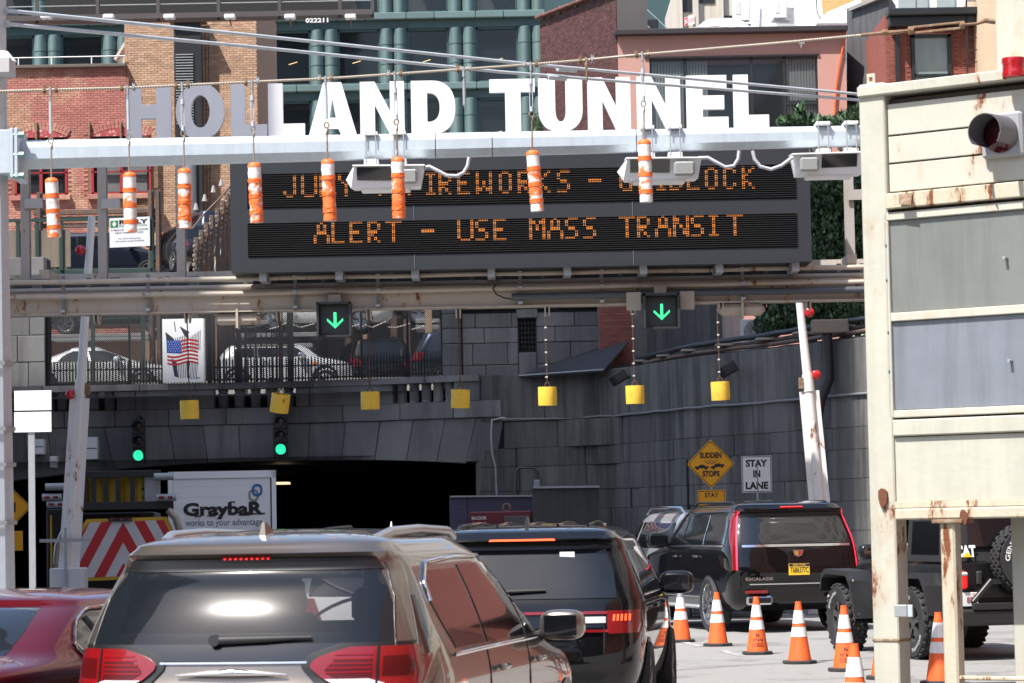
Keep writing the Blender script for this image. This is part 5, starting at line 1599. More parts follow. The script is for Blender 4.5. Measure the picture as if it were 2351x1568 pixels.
# blank white plates on a pole by the column
D = 40.0
wp = thing('plain_white_sign', 'pair of blank white sign plates on a galvanised post', 'sign', (at(72, 1000, D).x, D, gz(-6, D)))
for y0, y1 in ((896, 943), (945, 993)):
    a = at(33, y1, D); c = at(118, y0, D); q = MB(); q.bx(a.x, c.x, D, D + .01, a.z, c.z, .003); q.build('plate', white_paint, wp)
q = MB(); p = at(71, 960, D); q.bx(p.x - .045, p.x + .045, D + .02, D + .06, gz(-6, D), p.z); q.build('post', galv_d, wp)
D = 58.0
ys_ = thing('left_diamond_sign', 'yellow diamond sign with a smaller plate half hidden by the galvanised column', 'sign', (at(30, 1170, D).x, D, gz(-10, D)))
c0 = at(27, 1165, D); T = frame(c0, (1, 0, 0), (0, 0, 1))
q = MB(); q.prism(diamond(0, 0, .4), 0, .008, T); q.build('plate', yel_s, ys_)
q = MB(); q.ring(diamond(0, 0, .375), diamond(0, 0, .358), -.003, 0, T); q.prism([(-.1, -.1), (.08, -.1), (.08, .1), (-.1, .1)], -.003, 0, T); q.build('border', blk_s, ys_)
q = MB(); q.bx(-.2, .22, 0, .008, -.88, -.48, .002, T); q.build('lower_plate', yel_s, ys_)
post(ys_, 27, 1130, D)
# memorial flag sign on the fence
D = 71.0
a = at(374, 879, D); c = at(471, 731, D)
fs_ = thing('flag_sign', 'white panel with striped towers and an American flag on the fence', 'sign', ((a.x + c.x) / 2, D, a.z))
W_, H_ = c.x - a.x, c.z - a.z
T = frame(a, (1, 0, 0), (0, 0, 1))
nav = mat('sign_navy', (.025, .03, .045), .6, var=0); redf = mat('flag_red', (.42, .015, .02), .6, var=0); bluef = mat('flag_blue', (.02, .06, .3), .6, var=0)
q = MB(); q.bx(0, W_, 0, .02, 0, H_, .004, T); q.build('panel', wht_s, fs_)
q = MB()
def pp(l): return [(W_ * x, H_ * (1 - y)) for x, y in l]
for pl in ([(.07, .2), (.27, .31), (.3, .45), (.12, .5)], [(.4, .11), (.6, .2), (.62, .34), (.5, .25)], [(.27, .04), (.29, .04), (.32, .2), (.3, .2)], [(.2, .62), (.32, .66), (.36, .92), (.27, .9)], [(.55, .66), (.64, .66), (.6, .9), (.58, .95)]):
    q.prism(pp(pl[::-1]), -.003, 0, T, False)
for k in range(7):
    x = .3 + .04 * k; q.prism(pp([(x, .3 - .008 * k), (x + .016, .3 - .008 * k), (x + .03, .5), (x + .014, .5)][::-1]), -.002, 0, T, False); q.prism(pp([(x + .05, .7), (x + .066, .7), (x + .08, .93), (x + .066, .93)][::-1]), -.002, 0, T, False)
for k in range(7):
    x = .66 + .036 * k; q.prism(pp([(x, .28 - .016 * k), (x + .014, .28 - .016 * k), (x + .0, .5), (x - .014, .5)][::-1]), -.002, 0, T, False)
    if k < 5: q.prism(pp([(x, .68), (x + .014, .68), (x - .02, .95), (x - .034, .95)][::-1]), -.002, 0, T, False)
q.build('tower_graphic', nav, fs_)
def wave(x): return .022 * math.sin((x - .1) * 9)
q = MB()
for k in range(7):
    y0 = .335 + .0575 * k; x0 = .42 if k < 4 else .11
    n = 8
    up = [(x0 + (.83 - x0) * i / n, y0 + wave(x0 + (.83 - x0) * i / n)) for i in range(n + 1)]; lo = [(x, y + .029) for x, y in up]
    q.prism(pp(lo + up[::-1]), -.004, 0, T, False)
q.build('red_stripes', redf, fs_)
q = MB(); q.prism(pp([(.1, .53), (.44, .545), (.43, .34), (.09, .33)]), -.005, 0, T, False); q.build('blue_canton', bluef, fs_)
q = MB()
for i in range(6):
    for j in range(5):
        x = .135 + .055 * i + (.025 if j % 2 else 0); y = .36 + .036 * j; q.prism(pp([(x - .008, y), (x, y + .008), (x + .008, y), (x, y - .008)]), -.006, 0, T, False)
q.build('stars', wht_s, fs_, kind='stuff')
q = MB(); text_on(q, T, 'sm', W_ * .78, W_ * .86, H_ * .055, H_ * .08, -.003); q.build('lettering', nav, fs_)
# traffic signals on the portal
tl_h = mat('traffic_black', (.018, .02, .02), .5, var=.2)
tlg = mat('traffic_green', (.02, .62, .27), emit=1.1, var=0)
for x, y0, y1, lb in ((318, 963, 1062, 'traffic light showing green left of the arch centre'), (645, 953, 1047, 'traffic light showing green below the tilted yellow can')):
    D = 70.6
    a = at(x, y1, D); c = at(x, y0, D); w_ = 14.5 / sx(D); hh = (c.z - a.z)
    t = thing('traffic_light', lb, 'traffic light', (a.x, D, a.z), group='traffic lights on the portal')
    for k in range(3):
        zc = a.z + hh * (k + .5) / 3
        q = MB(); q.bx(a.x - w_, a.x + w_, D, D + .2, zc - hh / 6 + .003, zc + hh / 6 - .003, .015); q.build('housing', tl_h, t)
        T = Matrix.Translation((a.x, D, zc)) @ Matrix.Rotation(R(90), 4, 'X')
        q = MB(); q.lathe([(.145, 0), (.14, .16), (.132, .16), (.137, 0)], 20, T=T, a0=R(-15), a1=R(195)); q.build('visor', tl_h, t, smooth=40)
        q = MB(); q.lathe([(.128, .004), (.08, .02), (0, .026)], 20, T=T); q.build('lens', tlg if k == 0 else mat('lens_off', (.03, .008, .006), .3), t, smooth=60)
    q = MB(); q.bx(a.x - .05, a.x + .05, D + .05, D + .5, c.z - .02, c.z + .1); q.build('bracket', tl_h, t)
# wall boxes on the portal at left
for x0, x1, y0, y1, m_, lb in ((80, 103, 1008, 1044, white_paint, 'upper pair of small white boxes on the portal wall'), (116, 133, 1047, 1073, wht_s, 'small white cabinet on the portal wall next to a bent conduit'), (196, 225, 1003, 1056, wht_s, 'large pale box on the arch right of the barrier arm')):
    D = 71.0; a = at(x0, y1, D); c = at(x1, y0, D)
    t = thing('utility_box', lb, 'utility box', ((a.x + c.x) / 2, D, a.z)); q = MB(); q.bx(a.x, c.x, D - .1, D + .25, a.z, c.z, .02); q.build('casing', m_, t)
    q = MB(); q.bx(a.x + .02, c.x - .02, D - .11, D - .1, (a.z + c.z) / 2 - .01, (a.z + c.z) / 2 + .01); q.build('seam', joint_m, t)
# awning, pipes and floodlights on the retaining wall
aw = thing('dark_awning', 'dark fabric awning over the end of the retaining wall', 'awning', at(1380, 840, 67.5))
q = MB(); A_ = [at(1192, 862, 69.2), at(1386, 848, 67.3), at(1443, 783, 68.5), at(1374, 797, 70.5)]
q.add(A_ + [p + Vector((0, 0, -.06)) for p in A_], [(0, 1, 2, 3), (7, 6, 5, 4), (1, 0, 4, 5), (2, 1, 5, 6), (3, 2, 6, 7), (0, 3, 7, 4)]); q.build('canvas', mat('awning', (.025, .027, .034), .7, var=.2), aw)
q = MB(); q.bar(A_[0] + Vector((0, -.02, 0)), A_[1] + Vector((0, -.02, 0)), .03, .03); q.build('edge_bar', galv_d, aw)
pb_ = thing('wall_top_pipes', 'bundle of dark pipes running along the top of the retaining wall', 'pipes', at(1750, 790, 61))
for k, (z0, z1, r_, d_, m_) in enumerate(((5.5, 5.85, .06, .12, mat('pipe_black', (.018, .019, .022), .45)), (5.42, 5.66, .045, .05, brown_steel), (5.36, 5.5, .05, .16, brown_steel), (5.3, 5.36, .03, .14, wire_dark))):
    o = wall_pipe('pipe', 1440, 2500, z0, z1, r_, d_ - .3, m_, pb_, wob=.01)
for k in range(12):
    s = sp(1460) + (sp(2400) - sp(1460)) * k / 11; p, nr = ws(s)
    q = MB(); q.box(p + nr * .2 + Vector((0, 0, 5.42 + .028 * k)), (.5, .4, .05), .01); q.build('pipe_bracket', mat('bracket_pale', (.3, .28, .25), .7, var=.2), pb_)
dp = thing('drain_pipe', 'black drain pipe running down the right end of the retaining wall', 'pipe', at(1900, 1000, 58.4))
q = MB(); q.tube([at(x, y, 58.4) for x, y in ((1898, 745), (1900, 800), (1903, 870), (1885, 915), (1878, 950), (1880, 1200))], .11, 10); q.build('pipe', MATS['pipe_black'], dp, smooth=50)
q = MB(); p = at(1905, 750, 58.4); q.box(p, (.75, .4, .28), .02); q.build('junction_box', mat('jb', (.2, .17, .14), .7), dp)
ws_ = thing('thin_wall_post', 'thin post close to the sunlit part of the retaining wall', 'post', at(1955, 1300, 57))
q = MB(); q.cyl((at(1985, 900, 55.5).x + .35, 55.0, 0), (at(1985, 900, 55.5).x + .35, 55.0, 4.3), .06, n=8); q.build('pole', galv_d, ws_)
for x, y, D, lb in ((1420, 867, 66.3, 'black floodlight on the wall near the awning'), (1670, 848, 61.5, 'black floodlight on the wall above the yellow signs')):
    t = thing('floodlight', lb, 'floodlight', at(x, y, D), group='floodlights on the retaining wall'); p = at(x, y, D)
    T = Matrix.Translation(p) @ Matrix.Rotation(R(-30), 4, 'Y') @ Matrix.Rotation(R(25), 4, 'Z')
    q = MB(); q.box((0, 0, 0), (.36, .3, .26), .03, T); q.build('housing', mat('flood_black', (.02, .022, .027), .5), t)
    q = MB(); q.bar(p + Vector((.1, .1, 0)), p + Vector((.3, .7, .05)), .04); q.build('bracket', frame_black, t)
# behind the pipes: old brick, planks, air conditioner, pink wall
D = 69.0
bb_ = thing('brick_outbuilding', 'small old brick outbuilding wall above the awning', 'building', at(1410, 790, D))
a = at(1376, 800, D); c = at(1450, 690, D)
brickwork(bb_, (a.x, D, a.z - .4), (1, 0, 0), c.x - a.x, c.z - a.z + .8, brick2, mortar_grey)
q = MB(); q.bx(a.x, at(1490, 700, D).x, D + .03, D + 1, 5, c.z + .4); q.build('wall', mortar_grey, bb_)
wf = thing('plank_fence', 'weathered dark plank fence behind the right lane signal', 'fence', at(1570, 790, 68.0))
plank = mat('old_plank', (.075, .078, .085), .85, var=.35, vs=3, bump=.006, bs=18, isl=.25)
x = 1486
while x < 1652:
    w_ = random.uniform(10, 19); a = at(x, 830, 68); c = at(x + w_, 690, 68)
    q = MB(); q.bx(a.x + .008, c.x - .008, 68 + random.uniform(0, .05), 68.1, 5, c.z + .3, .006); q.build('plank', plank, wf); x += w_
pw_ = thing('pink_outbuilding', 'pale pink outbuilding wall behind the plank fence', 'building', at(1665, 800, 69)); q = MB(); a = at(1648, 800, 69); c = at(1700, 640, 69); q.bx(a.x, c.x, 69, 71, 5, c.z, 0); q.build('wall', mat('pale_pink', (.5, .4, .36), .8, streak=.3), pw_)
ac = thing('fan_unit', 'outdoor air conditioner with round fan grille above the pipes', 'air conditioner', at(1730, 780, 65))
a = at(1703, 790, 65); c = at(1762, 732, 65); q = MB(); q.bx(a.x, c.x, 65, 65.4, a.z - .2, c.z, .02); q.build('casing', mat('ac_white', (.5, .5, .48), .5, var=.1), ac)
cc = Vector(((a.x + c.x) / 2, 64.99, (a.z + c.z) / 2)); q = MB()
for r_ in (.08, .12, .16, .2, .24): q.tube([cc + Vector((r_ * math.cos(k * PI / 14), -.005, r_ * math.sin(k * PI / 14))) for k in range(28)], .005, 4, True)
for k in range(12): q.bar(cc + Vector((.06 * math.cos(k * PI / 6), -.005, .06 * math.sin(k * PI / 6))), cc + Vector((.25 * math.cos(k * PI / 6), -.005, .25 * math.sin(k * PI / 6))), .005, .005)
q.build('fan_grille', frame_black, ac)
q = MB(); q.cyl(cc, cc + Vector((0, -.01, 0)), .06, n=16); q.build('fan_hub', mat('hub', (.4, .4, .4), .5), ac)
# works enclosure at the tunnel mouth
pwz = thing('site_hoarding', 'dark plywood site hoarding panels at the tunnel mouth', 'hoarding', at(1300, 1215, 66))
ply = mat('dark_ply', (.07, .068, .07), .8, var=.3, vs=2.5, bump=.003, streak=.3)
for x0, x1 in ((1224, 1298), (1299, 1376)):
    a = at(x0, 1215, 66); c = at(x1, 1119, 66); q = MB(); q.bx(a.x, c.x - .01, 66, 66.04, gz(a.x, 66), c.z, .004); q.build('plywood_panel', ply, pwz)
q = MB(); a = at(1224, 1119, 66); c = at(1376, 1117, 66); q.bar(a, c, .12, .05); q.build('top_rail', galv_d, pwz)
pf_ = thing('quilted_barrier', 'purple quilted sound barrier panels around a red generator', 'barrier', at(1130, 1215, 67))
for x0, x1 in ((1033, 1072), (1074, 1150), (1151, 1222)):
    a = at(x0, 1230, 67.3); c = at(x1, 1141, 67.3); q = MB(); q.bx(a.x, c.x, 67.3, 67.36, gz(a.x, 67), c.z, .01); q.build('quilt_panel', mat('purple_quilt', (.075, .07, .115), .8, var=.25, vs=8, bump=.01, bs=20), pf_)
q = MB(); q.bar(at(1033, 1140, 67.3), at(1222, 1138, 67.3), .1, .04); q.build('top_bar', galv_d, pf_)
gn = thing('generator', 'dark red generator with white lettering in front of purple panels', 'generator', at(1130, 1230, 66.3))
a = at(1078, 1230, 66.2); c = at(1222, 1172, 66.2); q = MB(); q.bx(a.x, c.x, 66.2, 67, gz(a.x, 66.2), c.z, .03); q.build('casing', mat('gen_red', (.14, .015, .022), .45), gn)
T = frame((a.x, 66.2, a.z), (1, 0, 0), (0, 0, 1)); W_ = c.x - a.x; H_ = c.z - a.z
q = MB(); text_on(q, T, 'BALDOR', .06, .4, H_ * .66, H_ * .8, -.004, bold=.02); q.build('lettering', wht_s, gn)
q = MB(); text_on(q, T, 'GENERATORS', .06, .4, H_ * .45, H_ * .55, -.004, bold=.01); q.build('lettering', wht_s, gn)
q = MB(); q.bx(a.x + W_ * .55, c.x - .05, 66.15, 66.2, gz(a.x, 66.2), c.z - .12, .01); q.build('door', mat('gen_grey', (.1, .1, .09), .6), gn)
q = MB(); pz = at(1163, 1166, 66.4); q.tube([pz + Vector((.09 * math.cos(k * PI / 8), 0, .09 * math.sin(k * PI / 8))) for k in range(16)], .025, 8, True); q.build('lifting_ring', rusty, gn, smooth=60)
wc = thing('wall_conduits', 'bent grey conduits and switch box on the wall by the tunnel opening', 'conduit', at(1200, 1080, 69))
q = MB(); q.tube([at(x, y, 69.4) for x, y in ((1192, 958), (1150, 960), (1130, 965), (1128, 1000), (1130, 1040), (1138, 1070), (1141, 1140))], .03, 8); q.build('conduit', galv_d, wc, smooth=50)
q = MB(); q.tube([at(x, y, 69.0) for x, y in ((1184, 1135), (1184, 1085), (1192, 1074), (1225, 1074), (1234, 1084), (1236, 1110))], .03, 8); q.build('conduit', mat('cond_d', (.07, .07, .08), .5), wc, smooth=50)
q = MB(); q.box(at(1233, 1112, 68.9), (.16, .1, .22), .02); q.build('switch_box', galv_d, wc)
# ------------------------------------------------------------------ traffic cones
cone_o = mat('cone_orange', (.88, .14, .03), .55, var=.1, vs=9, streak=.3, sscale=14, bump=.003, bs=20)
cone_w = mat('cone_white', (.8, .79, .8), .45, var=.08, vs=9, streak=.25, sscale=20)
cone_b = mat('cone_base', (.03, .03, .031), .8, var=.3, vs=14)
def cone(name, loc, lb, txt, rot=0.0, H=.71):
    t = thing('traffic_cone', lb, 'traffic cone', loc, rot, 'traffic cones along the lane')
    q = MB(); pts = [(.185 * math.cos(PI / 4 * k + PI / 8) * 1.04, .185 * math.sin(PI / 4 * k + PI / 8) * 1.04) for k in range(8)]
    q.lathe([(0, 0), (.19, 0), (.2, .008), (.2, .03), (.192, .038), (.14, .042)], 8, T=Matrix.Rotation(PI / 8, 4, 'Z')); q.build('base', cone_b, t, local=True)
    rad = lambda z: .135 + (.032 - .135) * (z - .04) / (H - .04)
    def sec(z0, z1, nm, m_, e=0.0):
        q = MB(); q.lathe([(rad(z0) + e, z0), (rad((z0 + z1) / 2) + e, (z0 + z1) / 2), (rad(z1) + e, z1)], 28); q.build(nm, m_, t, local=True, smooth=60)
    sec(.04, .31, 'lower_cone', cone_o); sec(.31, .42, 'wide_collar', cone_w, .003); sec(.42, .462, 'orange_ring', cone_o); sec(.462, .61, 'white_collar', cone_w, .003); sec(.61, H - .02, 'upper_cone', galv_d if 'taped' in lb else cone_o)
    q = MB(); q.lathe([(rad(H - .04) - .004, H - .03), (rad(H) + .004, H - .015), (rad(H) + .002, H), (rad(H) - .012, H)], 20); q.build('tip_ring', cone_o, t, local=True, smooth=50)
    if txt:
        for s_, z0, hw in (('PA', .215, .022), ('NY & NJ', .155, .065), ('11/2022', .1, .072)):
            vs, fs = text_make(s_, .01); q = MB(); o = []
            for v in vs:
                z = z0 + v.z * .045; r_ = rad(z) + .003; th = -PI / 2 - rot + (v.x - .5) * 2 * hw / r_
                o.append((r_ * math.cos(th), r_ * math.sin(th), z))
            q.add(o, fs); q.build('stencil', blk_s, t, local=True)
    return t
CN = [(1564, 1472, 120, 'cone with a grey taped tip beside the mirror of the black suv', 0), (1648, 1481, 128, 'plain cone in front of the rear wheel of the large black luxury suv', 0), (1739, 1500, 138, 'lettered cone in front of the chrome tailpipe', 1),
      (1836, 1521, 144, 'plain cone in front of the yellow number plate', 0), (1941, 1538, 150, 'lettered cone in front of the off-road front wheel', 1), (2030, 1556, 158, 'cone half hidden behind the left cabin leg', 0), (2158, 1568, 165, 'cone standing left of the middle cabin leg', 0), (1966, 1690, 215, 'cone cut off by the picture edge, only its tip showing', 0)]
for x, y, h, lb, tx in CN:
    D = .71 * F / h
    hor = 1203 - ROLL * (x - CX)
    D = CAMZ * F / (y - hor)
    p = at(x, y, D)
    cone('c', (p.x, D, gz(p.x, D)), lb, tx, random.uniform(-.3, .3))
# ------------------------------------------------------------------ car park lifts, hoarding, billboard, trees
LD = 84.0
lz = lambda y, x=300: at(x, y, LD).z
lx = lambda x, y=700: at(x, y, LD).x
lift = thing('car_lift', 'brown steel car lift frame stacked with cars behind the fence on the left', 'car lift', (lx(250), LD, 5.0))
for x in (90, 345, 362):
    q = MB(); q.bx(lx(x), lx(x) + .16, LD - .3, LD - .1, 5, lz(440), .01); q.bx(lx(x) + .05, lx(x) + .11, LD - .34, LD - .3, 5, lz(440)); q.build('column', brown_steel, lift)
for k, y in enumerate((482, 497, 512)):
    q = MB(); q.bx(lx(80), lx(365), LD - .2 + .05 * k, LD, lz(y) - .12, lz(y) + .02, .01); q.build('top_beam', brown_steel, lift)
for y in (770, 652):
    q = MB(); q.bx(lx(110), lx(345), LD - .5, LD + 1.6, lz(y) - .06, lz(y) + .03, .01); q.build('platform', mat('lift_deck', (.3, .31, .31), .5, metal=.4, var=.2), lift)
    q = MB(); q.bx(lx(110), lx(345), LD - .58, LD - .5, lz(y + 8) - .05, lz(y + 8) + .02); q.build('platform_edge', galv_d, lift)
lift2 = thing('car_lift_row', 'row of brown lift columns with chains and cables right of the tan brick wall', 'car lift', (at(560, 850, 82).x, 82, 5.0))
for i, x in enumerate((500, 530, 575, 700, 745, 800, 836, 905, 935, 985)):
    D = 80 + (i * 37 % 9)
    q = MB(); X = at(x, 800, D).x; m_ = brown_steel if i % 3 else mat('tan_column', (.34, .24, .17), .6, var=.2)
    q.bx(X - .1, X + .1, D, D + .18, 5, at(x, 640, D).z + random.uniform(0, .8), .01); q.build('column', m_, lift2)
for i, x in enumerate((450, 462, 474, 486, 500, 512, 522, 532)):
    D = 79 + i * .2; yt = 545 - 17 * i
    q = MB(); X = at(x, 600, D).x; q.bx(X - .06, X + .06, D, D + .12, 5, at(x, yt, D).z, .01); q.build('column', brown_steel, lift2)
    q = MB(); P = at(x - 3, yt + 10, D - .1)
    for k in range(7): q.box(P + Vector((-.02 * k * .3, 0, -.13 * k)), (.1 if k % 2 else .05, .08, .09), .02)
    q.build('pulley_chain', mat('pulley', (.2, .16, .13), .6, var=.3), lift2)
    q = MB(); P2 = P + Vector((-.05, 0, -.95)); q.tube([P2, P2 + Vector((-.1, 0, -.5)), P2 + Vector((-.2, -.05, -1.0))], .018, 6); q.build('steel_cable', galv, lift2)
q = MB(); q.tube([at(442, 525, 78.5), at(470, 490, 78.5), at(505, 455, 78.5), at(528, 428, 78.5)], .03, 6); q.build('brace', brown_steel, lift2)
for i, (x, y) in enumerate(((450, 470), (470, 450), (490, 430), (508, 415))):
    q = MB(); q.cyl(at(x, y + 12, 78.8), at(x, y - 4, 78.8), .08, .03, 10); q.build('insulator', mat('insul', (.3, .27, .25), .5), lift2)
for y, x0, x1 in ((772, 500, 735), (796, 560, 720), (742, 500, 620), (752, 955, 1010), (738, 955, 1010)):
    q = MB(); D = 82; q.bx(at(x0, y, D).x, at(x1, y, D).x, D - .4, D + 1, at(x0, y, D).z - .08, at(x0, y, D).z + .04, .01); q.build('platform', MATS['lift_deck'], lift2)
for i in range(9):
    x = 505 + 55 * i; D = 81; a = at(x, 830, D); q = MB(); q.tube([at(x, 745 + 6 * (i % 3), D), at(x + 20, 752, D), at(x + 52, 738 + 5 * (i % 2), D)], .018, 5); q.build('chain', mat('chain_pale', (.35, .33, .3), .5, var=.4, vs=40), lift2)
bm_ = thing('lift_back_wall', 'dark back wall of the car park behind the lift columns', 'wall', (at(740, 850, 90).x, 90, 5.0))
q = MB(); q.bx(at(480, 800, 90).x, at(1030, 800, 90).x, 90, 90.3, 5, at(700, 690, 90).z); q.build('wall', mat('cp_dark', (.05, .045, .042), .85, var=.4), bm_)
# sidewalk shed with sign
SD = 75.0
sh = thing('sidewalk_shed', 'dark green sidewalk shed with plywood infill over the pavement', 'scaffold', (at(180, 640, SD).x, SD, 5.0))
sgm = mat('shed_green', (.02, .045, .04), .6, var=.25)
shz = lambda y: at(180, y, SD).z; shx = lambda x: at(x, 600, SD).x
q = MB(); q.bx(shx(-40), shx(350), SD, SD + 1.5, shz(642), shz(618), .01); q.build('deck', sgm, sh)
q = MB()
for k in range(6): q.bx(shx(-40), shx(345), SD - .02 - .01 * k, SD + 1.4, shz(646 + 4 * k) - .012, shz(646 + 4 * k) + .012)
q.build('underdeck_joists', mat('joist', (.06, .06, .06), .8), sh)
for x in (42, 86, 141, 243, 348):
    q = MB(); q.bx(shx(x) - .05, shx(x) + .05, SD - .04, SD + .06, shz(620), shz(503), .005); q.build('upright', sgm, sh)
q = MB(); q.bx(shx(-40), shx(350), SD - .05, SD, shz(508), shz(500)); q.build('rail', sgm, sh)
for x0, x1 in ((-40, 40), (44, 139), (145, 162)):
    q = MB(); q.bx(shx(x0), shx(x1), SD + .02, SD + .05, shz(612), shz(527)); q.build('plywood_panel', mat('plywood', (.2, .165, .13), .8, var=.25, vs=2.5, streak=.2), sh)
for x in (100, 210, 325):
    q = MB(); q.bar((shx(x), SD + .1, shz(690)), (shx(x) + .35, SD + .1, shz(640)), .08); q.build('knee_brace', sgm, sh)
    q = MB(); q.bx(shx(x) - .05, shx(x) + .05, SD + .1, SD + .2, 5, shz(640)); q.build('leg', sgm, sh)
rsg = thing('contractor_sign', 'white contractor sign with green diamond logo on the green shed', 'sign', at(298, 535, SD - .1))
a = at(252, 569, SD - .1); c = at(344, 500, SD - .1); W_, H_ = c.x - a.x, c.z - a.z
T = frame(a, (1, 0, .03), (0, 0, 1))
q = MB(); q.bx(0, W_, 0, .03, 0, H_, .004, T); q.build('panel', mat('sign_pale', (.7, .72, .76), .5, var=.04), rsg)
grn = mat('logo_green', (.03, .2, .07), .6, var=0)
q = MB(); q.bx(W_ * .02, W_ * .215, -.004, 0, H_ * .68, H_ * .92, 0, T); q.build('logo_square', grn, rsg)
q = MB(); q.prism([(W_ * .118, H_ * .7), (W_ * .17, H_ * .8), (W_ * .118, H_ * .9), (W_ * .066, H_ * .8)], -.008, -.004, T); q.build('logo_diamond', wht_s, rsg)
q = MB(); text_on(q, T, 'REILLY', W_ * .24, W_ * .95, H_ * .78, H_ * .93, -.004, bold=.05); q.build('lettering', blk_s, rsg)
q = MB(); text_on(q, T, 'RESTORATION', W_ * .24, W_ * .92, H_ * .69, H_ * .755, -.004, bold=.01); q.build('lettering', grn, rsg)
for s_, z0, x0, x1, b_ in (('5 PENN PLAZA - 19th FLOOR', .555, .04, .96, .005), ('NEW YORK, NY 10001', .455, .14, .84, .005), ('For more information,', .26, .22, .78, 0), ('visit www.nyc.gov/buildings', .17, .14, .86, .005)):
    q = MB(); text_on(q, T, s_, W_ * x0, W_ * x1, H_ * z0, H_ * (z0 + .06), -.004, bold=b_); q.build('lettering', blk_s, rsg)
# billboard catwalk at the top
CD = 86.0
cwz = lambda y: at(400, y, CD).z; cwx = lambda x: at(x, 40, CD).x
bbk = thing('billboard_catwalk', 'dark steel billboard catwalk with white lamps high on the tan brick wall', 'billboard frame', (cwx(430), CD, cwz(52)))
q = MB(); q.bx(cwx(100), cwx(800), CD + .4, CD + .5, cwz(40), cwz(-40)); q.build('billboard_back', mat('bill_black', (.012, .011, .011), .7), bbk)
q = MB(); q.bx(cwx(18), cwx(858), CD - .6, CD + .4, cwz(46), cwz(41)); q.build('walkway', mat('walk_steel', (.07, .06, .06), .6, var=.25), bbk)
q = MB(); q.bx(cwx(18), cwx(858), CD - .64, CD - .6, cwz(50), cwz(38)); q.build('toe_board', MATS['walk_steel'], bbk)
for x in (20, 91, 230, 368, 506, 645, 783, 857):
    q = MB(); q.bx(cwx(x) - .05, cwx(x) + .05, CD - .55, CD - .45, cwz(56), cwz(-40)); q.build('upright', MATS['walk_steel'], bbk)
q = MB(); q.cyl((cwx(18), CD - .5, cwz(16)), (cwx(858), CD - .5, cwz(16)), .02, n=5); q.build('handrail', galv_d, bbk)
for x in (107, 250, 389, 528, 666, 805):
    q = MB(); p = at(x, 39, CD - .9); q.box(p, (.33, .3, .14), .03); q.build('lamp', white_paint, bbk)
    q = MB(); q.bar(p + Vector((0, 0, -.08)), p + Vector((0, .4, -.2)), .04); q.build('lamp_arm', rusty, bbk)
a = at(700, 54, CD - .68); c = at(755, 39, CD - .68); q = MB(); q.bx(a.x, c.x, CD - .68, CD - .65, a.z, c.z); q.build('number_plate', frame_black, bbk)
T = frame(a, (1, 0, 0), (0, 0, 1)); q = MB(); text_on(q, T, '022211', .02, c.x - a.x - .02, .025, c.z - a.z - .025, -.004, bold=.03); q.build('lettering', white_paint, bbk)
# trees at the right -------------------------------------------------
leafm = []
for k, cl in enumerate(((.035, .075, .03), (.05, .1, .04), (.022, .05, .022))):
    leafm.append(mat('leaf_%s' % ('mid', 'light', 'dark')[k], cl, .5, var=.3, vs=4, spec=.4))
bark = mat('bark', (.06, .05, .04), .9, var=.3, bump=.01, bs=20)
def tree(lb, base, top, blobs, nl, ls, seed):
    t = thing('leafy_tree', lb, 'tree', base)
    rr = random.Random(seed)
    q = MB(); b_ = Vector(base); tp = Vector(top)
    q.tube([b_, b_.lerp(tp, .5) + Vector((.15, 0, 0)), tp], [.16, .11, .05], 8)
    for c, r in blobs: q.tube([b_.lerp(tp, .6), Vector(c)], [.06, .015], 6)
    q.build('trunk', bark, t, smooth=60)
    for k in range(3):
        q = MB()
        for c, r in blobs:
            for _ in range(int(nl / len(blobs) / 3)):
                d = Vector((rr.gauss(0, 1), rr.gauss(0, 1), rr.gauss(0, 1))).normalized() * (rr.random() ** .45)
                p = Vector(c) + Vector((d.x * r[0], d.y * r[1], d.z * r[2]))
                s = ls * rr.uniform(.6, 1.3)
                e = Matrix.Rotation(rr.uniform(0, 6.28), 3, 'Z') @ Matrix.Rotation(rr.uniform(-1.2, .4), 3, 'X')
                vs = [Vector((0, 0, -.5)), Vector((.36, .05, 0)), Vector((0, 0, .6)), Vector((-.36, .05, 0))]
                q.add([p + e @ (v * s) for v in vs], [(0, 1, 2), (0, 2, 3)])
        q.build('foliage', leafm[k], t, kind='stuff')
def blob(x, y, D, rx, rz, ry=1.0): return (at(x, y, D), (rx, ry, rz))
tree('dense leafy tree behind the right end of the message board', (at(1930, 700, 66).x, 66, 5), at(1930, 480, 66), [blob(1900, 450, 66, .8, .7), blob(1960, 470, 66.5, .8, .8), blob(1910, 540, 66, .8, .7), blob(1975, 560, 66.5, .8, .8), blob(1895, 610, 66, .7, .6), blob(1990, 650, 66.5, .8, .7), blob(2040, 600, 67, 1.0, 1.2)], 26000, .125, 4)
tree('leafy tree overhanging the pipes beside the fan unit', (at(1850, 760, 65).x, 65, 5), at(1850, 700, 65), [blob(1800, 710, 64.8, .7, .5), blob(1850, 690, 65, .8, .6), blob(1910, 715, 65, .8, .5), blob(1770, 745, 64.8, .4, .3), blob(1960, 730, 65, .7, .4), blob(1830, 735, 64.8, .6, .3)], 13000, .115, 5)
tree('ivy branches growing in front of the pink building', (at(1930, 420, 80).x, 80, 5), at(1930, 320, 80), [blob(1960, 272, 80, .55, .3), blob(1900, 285, 80, .5, .15), blob(1860, 282, 80, .5, .15), blob(1810, 280, 80, .35, .1), blob(1835, 262, 80, .15, .3), blob(1985, 262, 80, .4, .4)], 1500, .2, 6)
tree('small sapling between the letters T and U', (at(1234, 420, 80).x, 80, 5), at(1234, 320, 80), [blob(1232, 278, 80, .15, .3), blob(1238, 290, 80, .15, .15)], 120, .12, 7)
